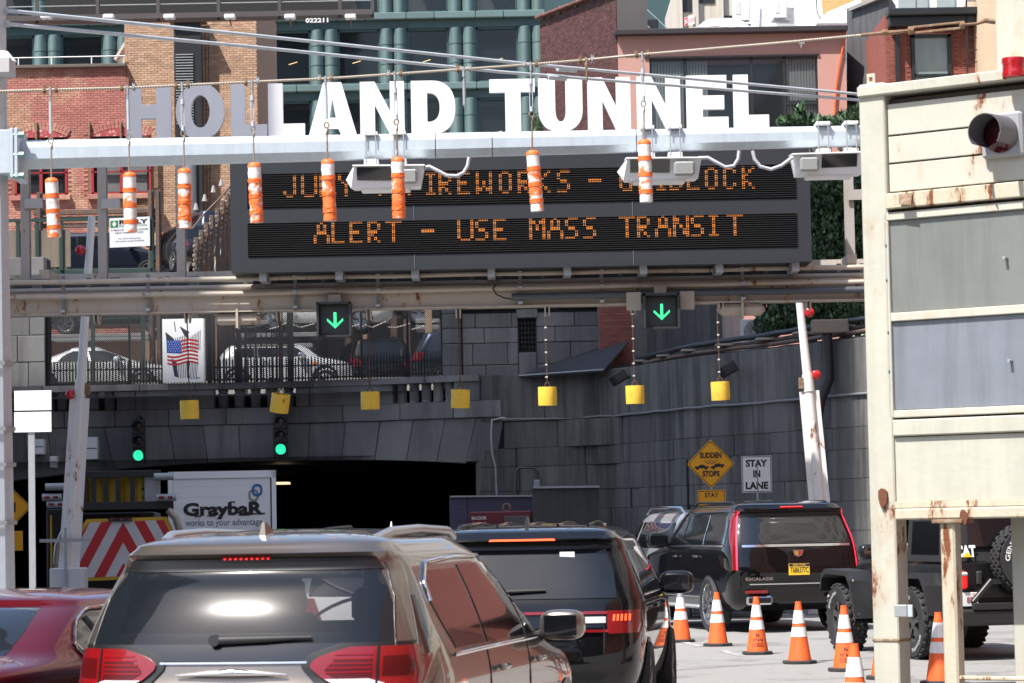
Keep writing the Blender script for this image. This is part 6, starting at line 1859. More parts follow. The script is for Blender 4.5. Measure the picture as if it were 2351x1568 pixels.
# ------------------------------------------------------------------ vehicles
class Car:
    """body made of horizontal slices: keys = (z, rear y, front y, half width); forward = local y, origin under the rear"""
    def __init__(s, keys, H, m=3.6, nr=11, nf=6, A=2.2):
        s.keys = keys; s.ze = keys[-1][0]; s.H = H; s.f = pchip(keys); s.m = m; s.nr = nr; s.nf = nf; s.A = A
    def lev(s, z):
        if z <= s.ze: return s.f(z)
        yr, yf, w_ = s.f(s.ze)
        u = min(.985, (z - s.ze) / (s.H - s.ze)); k = (1 - u * u) ** .5
        mid = (yr + yf) / 2
        return [yr + (mid - yr) * (1 - k) * .95, yf + (mid - yf) * (1 - k) * .95, w_ * (1 - (1 - k) * .98)]
    def rear(s, x, z, off=0.0):
        yr, yf, w_ = s.lev(z); A = min(s.A, (yf - yr) / 2)
        t = min(1.0, abs(x) / w_)
        return Vector((x, yr + A * (1 - max(0, 1 - t ** s.m) ** (1 / s.nr)) - off, z))
    def side(s, y, z, sg, off=0.0):
        yr, yf, w_ = s.lev(z); A = min(s.A, (yf - yr) / 2)
        if y < yr + A:
            k = max(0, 1 - max(0, min(1, (yr + A - y) / A)) ** s.nr) ** (1 / s.m)
        elif y > yf - A:
            k = max(0, 1 - max(0, min(1, (y - yf + A) / A)) ** s.nf) ** (1 / s.m)
        else: k = 1
        return Vector((sg * (w_ * k + off), y, z))
    def outline(s, z, K):
        yr, yf, w_ = s.lev(z); A = min(s.A, (yf - yr) / 2)
        pts = []
        for i in range(K + 1):
            th = PI / 2 * (1 - (1 - i / K) ** 2.6)
            pts.append((w_ * math.sin(th) ** (2 / s.m), yr + A - A * max(0, math.cos(th)) ** (2 / s.nr)))
        for i in range(1, K + 1):
            th = PI / 2 * ((1 - i / K) ** 2.6)
            th = PI / 2 - PI / 2 * (1 - (1 - (1 - i / K)) ** 2.6)
            pts.append((w_ * math.sin(PI / 2 * (1 - (i / K) ** 2.6)) ** (2 / s.m), yf - A + A * max(0, math.cos(PI / 2 * (1 - (i / K) ** 2.6))) ** (2 / s.nf)))
        return pts
    def body(s, t, m_, K=22, nz=34, name='body', cut=None):
        zs_ = []
        z0 = s.keys[0][0]
        for i in range(nz + 1): zs_.append(z0 + (s.ze - z0) * i / nz)
        for u in (.15, .3, .45, .58, .7, .8, .88, .94, .985): zs_.append(s.ze + (s.H - s.ze) * u)
        vs = []; fs = []
        for z in zs_:
            o = s.outline(z, K)
            ring_ = [(x, y, z) for x, y in o] + [(-x, y, z) for x, y in o[-2:0:-1]]
            vs += ring_
        n = len(ring_)
        for k in range(len(zs_) - 1):
            for j in range(n):
                if cut and cut(*((Vector(vs[k * n + j]) + Vector(vs[(k + 1) * n + (j + 1) % n])) / 2)): continue
                fs.append((k * n + j, k * n + (j + 1) % n, (k + 1) * n + (j + 1) % n, (k + 1) * n + j))
        fs.append(tuple(reversed(range(n)))); fs.append(tuple(range((len(zs_) - 1) * n, len(zs_) * n)))
        q = MB(); q.add(vs, fs); s.t = t
        return q.build(name, m_, t, local=True, smooth=50)
    def patch(s, name, rows, m_, where='rear', off=.006, sg=1, nr=10, nc=12, parent=None, skirt=.02, mirror=False):
        """rows = (z, a, b): a strip of the body surface between a and b at each height"""
        f = pchip(rows) if len(rows) > 2 else (lambda z: [rows[0][1] + (rows[1][1] - rows[0][1]) * (z - rows[0][0]) / (rows[1][0] - rows[0][0]), rows[0][2] + (rows[1][2] - rows[0][2]) * (z - rows[0][0]) / (rows[1][0] - rows[0][0])])
        z0, z1 = rows[0][0], rows[-1][0]
        def S(a, z, o):
            if where == 'rear': return s.rear(a * (1 if not mirror else -1), z, o)
            return s.side(a, z, sg, o)
        vs = []; fs = []
        G = [[None] * (nc + 1) for _ in range(nr + 1)]
        for i in range(nr + 1):
            z = z0 + (z1 - z0) * i / nr; a, b = f(z)
            for j in range(nc + 1):
                G[i][j] = (a + (b - a) * j / nc, z)
        N_ = nc + 1
        for i in range(nr + 1):
            for j in range(nc + 1): vs.append(S(G[i][j][0], G[i][j][1], off))
        for i in range(nr):
            for j in range(nc): fs.append((i * N_ + j, i * N_ + j + 1, (i + 1) * N_ + j + 1, (i + 1) * N_ + j))
        border = [(0, j) for j in range(nc + 1)] + [(i, nc) for i in range(1, nr + 1)] + [(nr, j) for j in range(nc - 1, -1, -1)] + [(i, 0) for i in range(nr - 1, 0, -1)]
        b0 = len(vs)
        for i, j in border: vs.append(S(G[i][j][0], G[i][j][1], off - skirt))
        n = len(border)
        for k in range(n):
            i, j = border[k]; i2, j2 = border[(k + 1) % n]
            fs.append((i2 * N_ + j2, i * N_ + j, b0 + k, b0 + (k + 1) % n))
        flip = (mirror if where == 'rear' else sg < 0)
        if flip: fs = [tuple(reversed(q_)) for q_ in fs]
        q = MB(); q.add(vs, fs)
        return q.build(name, m_, parent or s.t, local=True, smooth=45)
    def line(s, name, pts, where, sg, w_, m_, off=.004):
        """thin raised or dark strip along points (a, z)"""
        q = MB(); P = []
        for (a0, z0), (a1, z1) in zip(pts, pts[1:]):
            for k in range(6):
                u = k / 6; P.append((a0 + (a1 - a0) * u, z0 + (z1 - z0) * u))
        P.append(pts[-1])
        q.tube([s.rear(a, z, off) if where == 'rear' else s.side(a, z, sg, off) for a, z in P], w_, 6)
        return q.build(name, m_, s.t, local=True, smooth=60)
def paint(name, c, metal=.5, rough=.3): return mat(name, c, rough, metal, var=.02, coat=1.0, crough=.015, spec=.03)
car_glass = mat('car_glass', (.01, .0125, .017), .22, var=.3, vs=7, spec=.02, coat=1.0, crough=.04)
car_glass_d = mat('car_glass_dark', (.006, .007, .009), .1, var=0, spec=.5, coat=1.0, crough=.01)
trim_b = mat('trim_black', (.01, .01, .011), .35, var=0)
plastic_b = mat('plastic_black', (.022, .022, .024), .6, var=.1)
tail_red = mat('tail_red', (.19, .002, .004), .22, var=.3, vs=30, coat=1.0)
tail_lit = mat('tail_lit', (1.0, .03, .03), emit=.8, var=0)
tail_pink = mat('tail_pink', (1.0, .03, .08), emit=.55, var=0)
tail_hot = mat('tail_hot', (1.0, .1, .03), emit=1.2, var=0)
lens_clear = mat('lens_clear', (.5, .5, .5), .15, var=.3, vs=40, coat=1.0)
rim_al = mat('rim_alloy', (.5, .5, .52), .25, metal=.9, var=.05)
rim_dk = mat('rim_dark', (.08, .08, .085), .4, metal=.5, var=.1)
def wheel(t, x, y, r, wd, sg, rim=rim_al, spokes=6, rr_=.68):
    """wheel with its outer face towards sg * x"""
    wt_ = bpy.data.objects.new('wheel', None); wt_.empty_display_size = .1; COL.objects.link(wt_); wt_.parent = t
    wt_.location = (x, y, r); MWD[wt_.name] = mw(t) @ Matrix.Translation((x, y, r))
    T = Matrix.Rotation(R(90) * sg, 4, 'Y')
    q = MB(); h = wd / 2
    q.lathe([(r * rr_, -h * .9), (r * .93, -h), (r * .985, -h * .8), (r, -h * .4), (r, h * .4), (r * .985, h * .8), (r * .93, h), (r * (rr_ + .04), h * .95), (r * rr_, h * .85)], 40, T=T); q.build('tyre', rubber, wt_, local=True, smooth=40)
    q = MB(); q.lathe([(r * rr_, h * .85), (r * (rr_ - .04), h * .8), (r * (rr_ - .05), h * .2), (0, h * .1)], 40, T=T)
    q.build('rim', rim, wt_, local=True, smooth=40)
    q = MB()
    for k in range(spokes):
        for d in (-.12, .12):
            a = 2 * PI * k / spokes
            p0 = Vector((r * .1 * math.cos(a), r * .1 * math.sin(a), h * .75)); p1 = Vector((r * (rr_ - .02) * math.cos(a + d), r * (rr_ - .02) * math.sin(a + d), h * .78))
            q.bar(T @ p0, T @ p1, r * .07, r * .07)
    q.cyl(T @ Vector((0, 0, h * .3)), T @ Vector((0, 0, h * .85)), r * .15, n=14); q.build('spokes', rim, wt_, local=True)
    return wt_
def arch(c, y, r, sg, m_=trim_b, lip=None):
    """dark wheel opening on the body side"""
    q = MB(); N_ = 24; vs = []; e = .008
    for k in range(N_ + 1):
        th = PI * k / N_
        for rr in (r, 0.0):
            z = max(c.keys[0][0] + .005, .36 + rr * math.sin(th)); vs.append(c.side(y + rr * math.cos(th), z, sg, e))
    fs = [(k * 2, k * 2 + 2, k * 2 + 3, k * 2 + 1) for k in range(N_)]
    if sg < 0: fs = [tuple(reversed(f)) for f in fs]
    q.add(vs, fs); q.build('wheel_arch', m_, c.t, local=True)
    if lip:
        q = MB(); q.tube([c.side(y + (r + .02) * math.cos(PI * k / N_), max(c.keys[0][0], .36 + (r + .02) * math.sin(PI * k / N_)), sg, .012) for k in range(N_ + 1)], .03, 6); q.build('arch_lip', lip, c.t, local=True, smooth=60)
def mirror(t, x, y, z, sg, m_, s_=1.0):
    q = MB(); pw = lambda v, e: math.copysign(abs(v) ** e, v); vs = []
    for i in range(13):
        la = -PI / 2 + PI * i / 12
        for j in range(20):
            lo = 2 * PI * j / 20; vs.append((x + sg * .12 * s_ + .135 * s_ * pw(math.cos(la), .6) * pw(math.cos(lo), .6), y + .09 * pw(math.cos(la), .6) * pw(math.sin(lo), .6), z + .09 * s_ * pw(math.sin(la), .6)))
    q.add(vs, [(i * 20 + j, i * 20 + (j + 1) % 20, (i + 1) * 20 + (j + 1) % 20, (i + 1) * 20 + j) for i in range(12) for j in range(20)]); q.build('mirror_shell', m_, t, local=True, smooth=60)
    q = MB(); q.box((x + sg * .12 * s_, y - .088, z), (.2 * s_, .01, .12 * s_), .004); q.build('mirror_glass', car_glass_d, t, local=True)
    q = MB(); q.bar((x - sg * .06, y + .03, z - .07 * s_), (x + sg * .05, y, z - .04 * s_), .08, .06, .01); q.build('mirror_stalk', plastic_b, t, local=True)

# --- bronze minivan in the foreground
pac_paint = paint('bronze_paint', (.21, .18, .155), .8, .3)
x_, D_ = 508, 14.8
X_ = (x_ - CX) / F * D_
pt = thing('minivan', 'bronze minivan with sun glare on its rear window', 'car', (X_, D_, gz(X_, D_)), R(-12))
PC = Car([(.3, .2, 4.9, .9), (.42, .08, 5.05, .97), (.6, .0, 5.15, 1.0), (.78, .02, 5.13, 1.01), (.9, .05, 4.95, 1.01), (1.0, .09, 4.45, 1.0), (1.07, .11, 4.1, .985), (1.15, .14, 3.9, .965), (1.3, .215, 3.55, .91), (1.45, .313, 3.25, .85), (1.56, .40, 3.0, .8), (1.6, .40, 2.9, .775), (1.63, .36, 2.8, .755), (1.66, .41, 2.65, .72)], 1.755, m=2.5, nr=13)
PC.body(pt, pac_paint, K=30, nz=44, cut=lambda x, y, z: (1.2 < z < 1.52 and abs(x) < .68 and y < .6) or (1.16 < z < 1.5 and abs(x) < .7 and y > 2.9))
for x in (-.4, .4):
    for y, z0 in ((1.5, 1.2), (2.4, 1.25)):
        q = MB(); q.box((x, y, z0 - .3), (.48, .16, .62), .07); q.box((x, y, z0 + .12), (.26, .1, .2), .04); q.build('seat', mat('seat_grey', (.1, .1, .105), .8), pt, local=True, smooth=60)
q = MB(); q.bx(-.8, .8, .5, 3.2, .55, .6); q.build('cabin_floor', trim_b, pt, local=True)
PC.patch('rear_window', [(1.17, -.83, .83), (1.3, -.81, .81), (1.45, -.755, .755), (1.555, -.69, .69)], mat('tinted_glass', (.01, .0125, .017), .17, var=.3, vs=7, spec=.06, coat=1.0, crough=.028, alpha=.78), off=.008, nr=18, nc=30)
PC.patch('window_border', [(1.17, -.83, .83), (1.225, -.82, .82)], trim_b, off=.003); PC.patch('window_border', [(1.495, -.73, .73), (1.555, -.69, .69)], trim_b, off=.003)
PC.patch('window_top_band', [(1.54, -.72, .72), (1.6, -.68, .68)], trim_b, off=.014, nc=24)
for mi in (False, True):
    PC.patch('tail_light', [(.95, .56, .955), (1.0, .48, .965), (1.06, .42, .97), (1.1, .46, .965), (1.15, .62, .955)], tail_red, off=.022, mirror=mi, nr=12, nc=16)
    PC.patch('reverse_lens', [(.935, .6, .76), (.96, .56, .80), (.99, .5, .72)], lens_clear, off=.028, mirror=mi)
    PC.patch('light_core', [(.985, .57, .735), (1.03, .5, .735), (1.085, .55, .735)], mat('tail_core', (.07, .001, .002), .3, var=.3, vs=40), off=.0245, mirror=mi); PC.patch('light_core', [(1.0, .785, .9), (1.05, .785, .92), (1.1, .785, .9)], MATS['tail_core'], off=.0245, mirror=mi)
    PC.patch('window_border', [(1.17, .66, .83), (1.3, .655, .81), (1.45, .64, .755), (1.555, .62, .69)], trim_b, off=.004, mirror=mi)
    PC.patch('light_gap', [(.93, .755, .765), (1.15, .755, .765)], trim_b, off=.03, mirror=mi, nc=2)
    for k in range(5): PC.patch('light_rib', [(1.02 + .022 * k, .5 + .012 * k, .735), (1.026 + .022 * k, .5 + .012 * k, .735)], mat('tail_rib', (.25, .003, .006), .2), off=.026, mirror=mi, nr=2)
    PC.patch('light_surround', [(.92, .5, .98), (1.0, .42, .985), (1.06, .37, .985), (1.11, .4, .98), (1.17, .58, .965)], trim_b, off=.01, mirror=mi)
PC.line('tailgate_gap', [(.84, .6), (.845, .95), (.83, 1.17), (.79, 1.4), (.72, 1.57)], 'rear', 1, .006, trim_b, .004); PC.line('tailgate_gap', [(-.84, .6), (-.845, .95), (-.83, 1.17), (-.79, 1.4), (-.72, 1.57)], 'rear', 1, .006, trim_b, .004)
PC.patch('black_garnish', [(1.085, -.45, .45), (1.17, -.6, .6)], car_glass_d, off=.009)
PC.patch('chrome_strip', [(1.07, -.4, .4), (1.08, -.4, .4)], chrome, off=.012, nr=2)
q = MB(); q.tube([PC.rear(x, 1.015 + .012 * (1 - abs(x) / .3), .022) for x in [-.3 + .05 * k for k in range(13)]], [.004 + .018 * (1 - abs(-1 + k / 6)) for k in range(13)], 8); q.build('winged_badge', chrome, pt, local=True, smooth=60)
PC.patch('brake_light', [(1.6, -.14, .14), (1.612, -.135, .135)], tail_red, off=.018, nr=2)
q = MB(); 
for k in range(9): q.box(PC.rear(-.12 + .03 * k, 1.601, .022), (.012, .006, .006))
q.build('brake_leds', tail_lit, pt, local=True)
q = MB(); w0 = PC.rear(.42, 1.2, .03); w1 = PC.rear(-.08, 1.19, .035); q.tube([w1, w1.lerp(w0, .5) + Vector((0, -.008, 0)), w0], [.022, .018, .008], 8); q.cyl(w1 + Vector((-.02, .02, 0)), w1 + Vector((-.02, -.02, 0)), .03, n=12); q.build('wiper', plastic_b, pt, local=True, smooth=50)
for sg_ in (1, -1):
    PC.patch('quarter_glass', [(1.1, .4, .56), (1.4, .55, .62)], car_glass_d, 'side', .006, sg_)
    PC.patch('side_window', [(1.1, 1.05, 1.75), (1.25, .9, 1.75), (1.42, .82, 1.72), (1.52, 1.0, 1.7)], car_glass_d, 'side', .006, sg_)
    PC.patch('side_window', [(1.1, 1.82, 2.85), (1.3, 1.82, 2.8), (1.54, 1.78, 2.7)], car_glass_d, 'side', .006, sg_)
    PC.patch('side_window', [(1.1, 2.93, 3.82), (1.3, 2.9, 3.45), (1.54, 2.8, 2.98)], car_glass_d, 'side', .006, sg_)
    PC.line('window_chrome', [(.95, 1.07), (2.0, 1.075), (3.8, 1.075)], 'side', sg_, .012, chrome, .01)
    PC.line('window_chrome', [(.82, 1.36), (.84, 1.46), (1.05, 1.56), (1.8, 1.585), (2.6, 1.58), (3.1, 1.5), (3.5, 1.32), (3.8, 1.13)], 'side', sg_, .012, chrome, .01)
    PC.line('door_gap', [(1.78, .5), (1.78, 1.06)], 'side', sg_, .005, trim_b, .002); PC.line('door_gap', [(2.88, .4), (2.88, 1.06)], 'side', sg_, .005, trim_b, .002)
    for y in (1.95, 3.0): q = MB(); p = PC.side(y + .1, .95, sg_, .03); q.box(p, (.03, .22, .035), .012); q.build('door_handle', pac_paint, pt, local=True, smooth=60)
    arch(PC, .98, .42, sg_); wheel(pt, sg_ * .9, .98, .36, .24, sg_)
    arch(PC, 4.05, .42, sg_); wheel(pt, sg_ * .9, 4.05, .36, .24, sg_)
    q = MB(); q.tube([(sg_ * .6, .8, 1.69), (sg_ * .63, 1.0, 1.725), (sg_ * .64, 1.6, 1.74), (sg_ * .62, 2.4, 1.725), (sg_ * .6, 2.6, 1.69)], [.03, .03, .026, .026, .03], 8); q.build('roof_rail', mat('rail_silver', (.45, .45, .46), .3, metal=.8), pt, local=True, smooth=60)
mirror(pt, .96, 3.55, 1.13, 1, pac_paint, 1.05); mirror(pt, -.96, 3.55, 1.13, -1, pac_paint, 1.05)
q = MB(); q.add([(-.022, .66, 1.69), (.022, .66, 1.69), (.012, .9, 1.72), (-.012, .9, 1.72), (-.008, .69, 1.79), (.008, .69, 1.79), (.004, .75, 1.79), (-.004, .75, 1.79)], [(0, 1, 5, 4), (1, 2, 6, 5), (2, 3, 7, 6), (3, 0, 4, 7), (4, 5, 6, 7)]); q.build('shark_fin', pac_paint, pt, local=True, smooth=50)
pt.scale = (1, 1, 1.02)
# --- black suv with racetrack lights
blk_paint = paint('black_paint_car', (.004, .004, .0045), 0, .35)
D_ = 22.7; X_ = .02
dt = thing('black_suv', 'black suv with lit brake light bar and red tail light strip', 'car', (X_, D_, gz(X_, D_)), R(-6.5))
DC = Car([(.3, .25, 4.8, .86), (.45, .08, 4.95, .92), (.62, .02, 5.0, .95), (.85, .03, 4.98, .96), (1.0, .06, 4.7, .96), (1.08, .08, 4.1, .955), (1.18, .13, 3.75, .93), (1.3, .2, 3.5, .89), (1.45, .29, 3.2, .83), (1.55, .34, 3.0, .79), (1.585, .27, 2.9, .78), (1.62, .27, 2.8, .76), (1.64, .33, 2.7, .73)], 1.735, m=4.4, nr=15)
DC.body(dt, blk_paint, K=28, nz=40)
DC.patch('rear_window', [(1.13, -.76, .76), (1.3, -.74, .74), (1.53, -.66, .66)], car_glass, off=.008, nr=16, nc=26)
DC.patch('spoiler_shade', [(1.52, -.7, .7), (1.58, -.72, .72)], trim_b, off=.02)
DC.patch('brake_light', [(1.592, -.27, .27), (1.607, -.26, .26)], tail_hot, off=.016, nr=2)
DC.patch('light_bar', [(1.005, -.7, .7), (1.028, -.7, .7)], tail_red, off=.02, nr=3, nc=24); DC.patch('light_bar', [(.862, -.7, .7), (.882, -.7, .7)], tail_red, off=.02, nr=3, nc=24)
for mi in (False, True):
    DC.patch('tail_light', [(.85, .7, .925), (.93, .69, .94), (1.03, .69, .935)], tail_red, off=.022, mirror=mi, nc=16)
    DC.patch('reverse_lens', [(.935, .47, .68), (.985, .47, .68)], lens_clear, off=.027, mirror=mi, nr=4)
    for k in range(5): DC.patch('lit_segment', [(.95, .735 + .03 * k, .75 + .03 * k), (1.0, .738 + .03 * k, .753 + .03 * k)], tail_hot, off=.028, mirror=mi, nr=3, nc=2)
q = MB(); w0 = DC.rear(.2, 1.2, .03); w1 = DC.rear(-.25, 1.19, .035); q.tube([w1, w0], [.02, .01], 8); q.build('wiper', plastic_b, dt, local=True)
q = MB(); p = DC.rear(.36, 1.47, .012); q.box(p, (.12, .004, .06)); q.build('window_sticker', wht_s, dt, local=True)
for sg_ in (1, -1):
    DC.patch('side_window', [(1.16, .75, 1.5), (1.3, .62, 1.5), (1.5, .65, 1.45)], car_glass_d, 'side', .006, sg_)
    DC.patch('side_window', [(1.16, 1.57, 2.45), (1.52, 1.52, 2.4)], car_glass_d, 'side', .006, sg_)
    DC.patch('side_window', [(1.16, 2.53, 3.6), (1.3, 2.5, 3.4), (1.52, 2.47, 2.9)], car_glass_d, 'side', .006, sg_)
    DC.line('window_trim', [(.7, 1.14), (3.6, 1.14)], 'side', sg_, .01, chrome, .008)
    for y in (1.65, 2.6): q = MB(); q.box(DC.side(y, 1.03, sg_, .03), (.03, .2, .035), .012); q.build('door_handle', blk_paint, dt, local=True, smooth=60)
    arch(DC, .95, .43, sg_); wheel(dt, sg_ * .86, .95, .38, .25, sg_, rim_dk); arch(DC, 3.98, .43, sg_); wheel(dt, sg_ * .86, 3.98, .38, .25, sg_, rim_dk)
mirror(dt, .93, 3.25, 1.18, 1, blk_paint, 1.15); mirror(dt, -.93, 3.25, 1.18, -1, blk_paint, 1.15)
q = MB(); q.add([(-.025, .6, 1.67), (.025, .6, 1.67), (.025, .82, 1.69), (-.025, .82, 1.69), (-.006, .65, 1.79), (.006, .65, 1.79), (.006, .69, 1.79), (-.006, .69, 1.79)], [(0, 1, 5, 4), (1, 2, 6, 5), (2, 3, 7, 6), (3, 0, 4, 7), (4, 5, 6, 7)]); q.build('shark_fin', blk_paint, dt, local=True)
for k in range(5): q = MB(); x = -.5 + .25 * k; q.tube([(x, .7, 1.715), (x, 1.5, 1.742), (x, 2.4, 1.72)], .012, 6); q.build('roof_rib', blk_paint, dt, local=True, smooth=60)
# --- red sedan at the left edge
red_paint = paint('red_paint_car', (.1, .005, .012), .4, .3)
D_ = 16.2; X_ = -3.85
rt = thing('red_sedan', 'dark red sedan cut off by the left edge of the picture', 'car', (X_, D_, gz(X_, D_)), R(-20))
RC = Car([(.25, .25, 4.65, .82), (.4, .08, 4.8, .89), (.6, .0, 4.88, .915), (.8, .02, 4.86, .92), (.95, .05, 4.4, .91), (1.0, .1, 3.9, .895), (1.03, .4, 3.75, .88), (1.07, .7, 3.6, .86), (1.15, .88, 3.4, .82), (1.25, 1.1, 3.15, .76), (1.33, 1.32, 2.9, .7), (1.36, 1.42, 2.8, .67)], 1.445, m=3.6, nr=11)
RC.body(rt, red_paint, K=26, nz=44)
RC.patch('rear_window', [(1.08, -.62, .62), (1.2, -.6, .6), (1.345, -.52, .52)], car_glass, off=.008, nr=12, nc=20)
for mi in (False, True):
    RC.patch('tail_light', [(.78, .5, .87), (.86, .45, .9), (.93, .5, .89)], tail_red, off=.02, mirror=mi); RC.patch('lit_lamp', [(.82, .5, .62), (.88, .5, .62)], tail_lit, off=.026, mirror=mi, nr=3)
for sg_ in (1, -1):
    RC.patch('side_window', [(1.04, 1.35, 2.1), (1.15, 1.25, 2.1), (1.26, 1.42, 2.05), (1.31, 1.6, 2.0)], car_glass_d, 'side', .008, sg_); RC.patch('side_window', [(1.04, 2.17, 3.2), (1.2, 2.14, 2.95), (1.31, 2.1, 2.6)], car_glass_d, 'side', .008, sg_)
    RC.line('window_chrome', [(1.3, 1.03), (1.22, 1.13), (1.36, 1.25), (1.58, 1.325), (2.1, 1.345), (2.7, 1.32), (3.2, 1.1)], 'side', sg_, .014, chrome, .012); RC.line('window_chrome', [(1.3, 1.025), (3.3, 1.03)], 'side', sg_, .012, chrome, .012)
    RC.line('pillar_bar', [(1.62, 1.04), (1.5, 1.28)], 'side', sg_, .02, trim_b, .01)
    arch(RC, .98, .4, sg_); wheel(rt, sg_ * .82, .98, .34, .23, sg_); arch(RC, 3.85, .4, sg_); wheel(rt, sg_ * .82, 3.85, .34, .23, sg_)
# --- generic suv used for partly hidden cars
def suv(name, lb, cat, loc, rz, m_, sc=1.0, rails=None, group=None):
    t = thing(name, lb, cat, loc, rz, group)
    c = Car([(.3, .2, 4.7, .86), (.45, .06, 4.85, .92), (.65, 0, 4.9, .95), (.9, .03, 4.85, .95), (1.02, .06, 4.3, .945), (1.12, .1, 3.75, .93), (1.3, .19, 3.45, .88), (1.5, .3, 3.1, .81), (1.6, .36, 2.9, .77), (1.64, .36, 2.8, .74)], 1.74, m=4.4, nr=15)
    c.body(t, m_, K=18, nz=24)
    c.patch('rear_window', [(1.12, -.76, .76), (1.3, -.74, .74), (1.57, -.64, .64)], car_glass, off=.008)
    for mi in (False, True): c.patch('tail_light', [(.85, .6, .93), (1.1, .7, .92)], tail_red, off=.02, mirror=mi)
    for s_ in (1, -1):
        c.patch('side_window', [(1.12, .6, 1.5), (1.52, .62, 1.45)], car_glass_d, 'side', .006, s_); c.patch('side_window', [(1.12, 1.57, 2.5), (1.54, 1.52, 2.4)], car_glass_d, 'side', .006, s_); c.patch('side_window', [(1.12, 2.58, 3.6), (1.3, 2.55, 3.35), (1.54, 2.47, 2.9)], car_glass_d, 'side', .006, s_)
        arch(c, .95, .42, s_); wheel(t, s_ * .86, .95, .36, .24, s_); arch(c, 3.85, .42, s_); wheel(t, s_ * .86, 3.85, .36, .24, s_)
        if rails: q = MB(); q.tube([(s_ * .66, .6, 1.66), (s_ * .67, .75, 1.76), (s_ * .67, 2.4, 1.78), (s_ * .66, 2.7, 1.68)], .025, 8); q.build('roof_rail', rails, t, local=True, smooth=60)
        mirror(t, s_ * .93, 3.3, 1.17, s_, m_)
    t.scale = (sc, sc, sc)
    return t, c
white_car = paint('white_paint_car', (.78, .78, .78), 0, .35); silver_car = paint('silver_paint_car', (.6, .61, .62), .25, .35); dkgrey_car = paint('grey_paint_car', (.035, .038, .045), .5, .25)
navy_car = paint('navy_paint_car', (.02, .025, .04), .5, .25)
X_ = (872 - CX) / F * 27.5; t_, c_ = suv('white_suv', 'white suv whose roof shows above the bronze minivan', 'car', (X_, 27.5, gz(X_, 27.5)), R(-5), white_car, 1.0, trim_b)
q = MB(); q.cyl((0, .6, 1.72), (0, .62, 1.83), .02, .005, 8); q.build('aerial', white_car, t_, local=True)
X_ = (1160 - CX) / F * 29.5; suv('dark_suv', 'dark suv whose ribbed roof shows beyond the black suv with the light bar', 'car', (X_, 29.5, gz(X_, 29.5)), R(-4), dkgrey_car, 1.0)
X_ = 3.75; suv('grey_suv', 'grey suv with chrome roof rails ahead of the large black luxury suv', 'car', (X_, 48.4, gz(X_, 48.4)), R(14), mat('graphite_paint', (.3, .3, .31), .35, .3, var=0, coat=1, spec=.05), 1.07, chrome)
# --- black luxury suv with tall tail lights
D_ = 41.8; X_ = (1822 - CX) / F * D_
et = thing('black_luxury_suv', 'large black luxury suv with tall red tail lights and yellow number plate', 'car', (X_, D_, gz(X_, D_)), R(13))
EC = Car([(.32, .3, 5.1, .9), (.45, .1, 5.25, .98), (.62, .02, 5.33, 1.01), (.9, .0, 5.33, 1.03), (1.1, .03, 5.2, 1.03), (1.2, .05, 4.6, 1.02), (1.27, .07, 4.15, 1.0), (1.4, .13, 3.9, .97), (1.6, .24, 3.55, .91), (1.74, .31, 3.3, .87), (1.78, .25, 3.2, .86), (1.83, .26, 3.1, .83), (1.85, .32, 3.0, .8)], 1.945, m=5.0, nr=20)
EC.body(et, blk_paint, K=28, nz=40)
EC.patch('rear_window', [(1.3, -.84, .84), (1.5, -.8, .8), (1.72, -.73, .73)], car_glass_d, off=.008, nr=14, nc=22)
EC.patch('spoiler_shade', [(1.7, -.78, .78), (1.78, -.8, .8)], trim_b, off=.02)
EC.patch('brake_light', [(1.835, -.17, .17), (1.845, -.17, .17)], tail_lit, off=.014, nr=2)
EC.patch('chrome_strip', [(1.255, -.83, .83), (1.29, -.83, .83)], chrome, off=.014, nr=2, nc=20)
EC.patch('chrome_strip', [(.705, -.75, .75), (.72, -.75, .75)], chrome, off=.012, nr=2, nc=20)
for mi in (False, True):
    EC.patch('tail_light', [(.92, .91, .975), (1.3, .885, .965), (1.6, .825, .9), (1.8, .78, .84)], tail_red, off=.02, mirror=mi, nr=18)
    EC.patch('lit_strip', [(.93, .918, .934), (1.3, .893, .91), (1.6, .83, .85), (1.78, .785, .803)], tail_pink, off=.026, mirror=mi, nr=18, nc=3)
T = Matrix.Translation(EC.rear(-.0, 1.16, .02)); q = MB()
bpts = [(-.085, .045), (-.06, -.035), (0, -.06), (.06, -.035), (.085, .045)]
q.prism(bpts, -.006, .004, T); bd = q.build('badge', chrome, et, local=True)
q = MB(); q.prism([(-.055, .03), (-.045, -.02), (0, -.038), (0, .03)], -.009, -.006, T); q.build('badge_field', mat('badge_gold', (.6, .4, .06), .3, metal=.6), bd, local=True)
q = MB(); q.prism([(.005, .03), (.005, -.036), (.045, -.02), (.055, .03)], -.009, -.006, T); q.build('badge_field', mat('badge_red', (.35, .02, .03), .4), bd, local=True)
pz_ = 1.0; T = Matrix.Translation(EC.rear(0, pz_ - .08, .02)); q = MB(); q.bx(-.16, .16, -.004, .01, -.085, .085, .004, T); plt = q.build('number_plate', mat('plate_yellow', (.82, .52, .03), .5, var=.03), et, local=True)
q = MB(); text_on(q, T, 'T686377C', -.14, .14, -.05, .035, -.007, bold=.01); q.build('plate_number', blk_s, plt, local=True)
q = MB(); q.bx(-.158, .158, -.006, -.004, .045, .083, 0, T); q.build('plate_band', mat('plate_navy', (.01, .015, .05), .5), plt, local=True)
q = MB(); text_on(q, T, 'NEW YORK', -.1, .1, .052, .076, -.009, bold=.01); q.build('plate_state', MATS['plate_yellow'], plt, local=True)
q = MB(); pt0 = EC.rear(-.62, .79, .02); text_on(q, Matrix.Translation(pt0), 'ESCALADE', -.2, .22, -.02, .025, -.004, bold=.03); q.build('model_lettering', chrome, et, local=True)
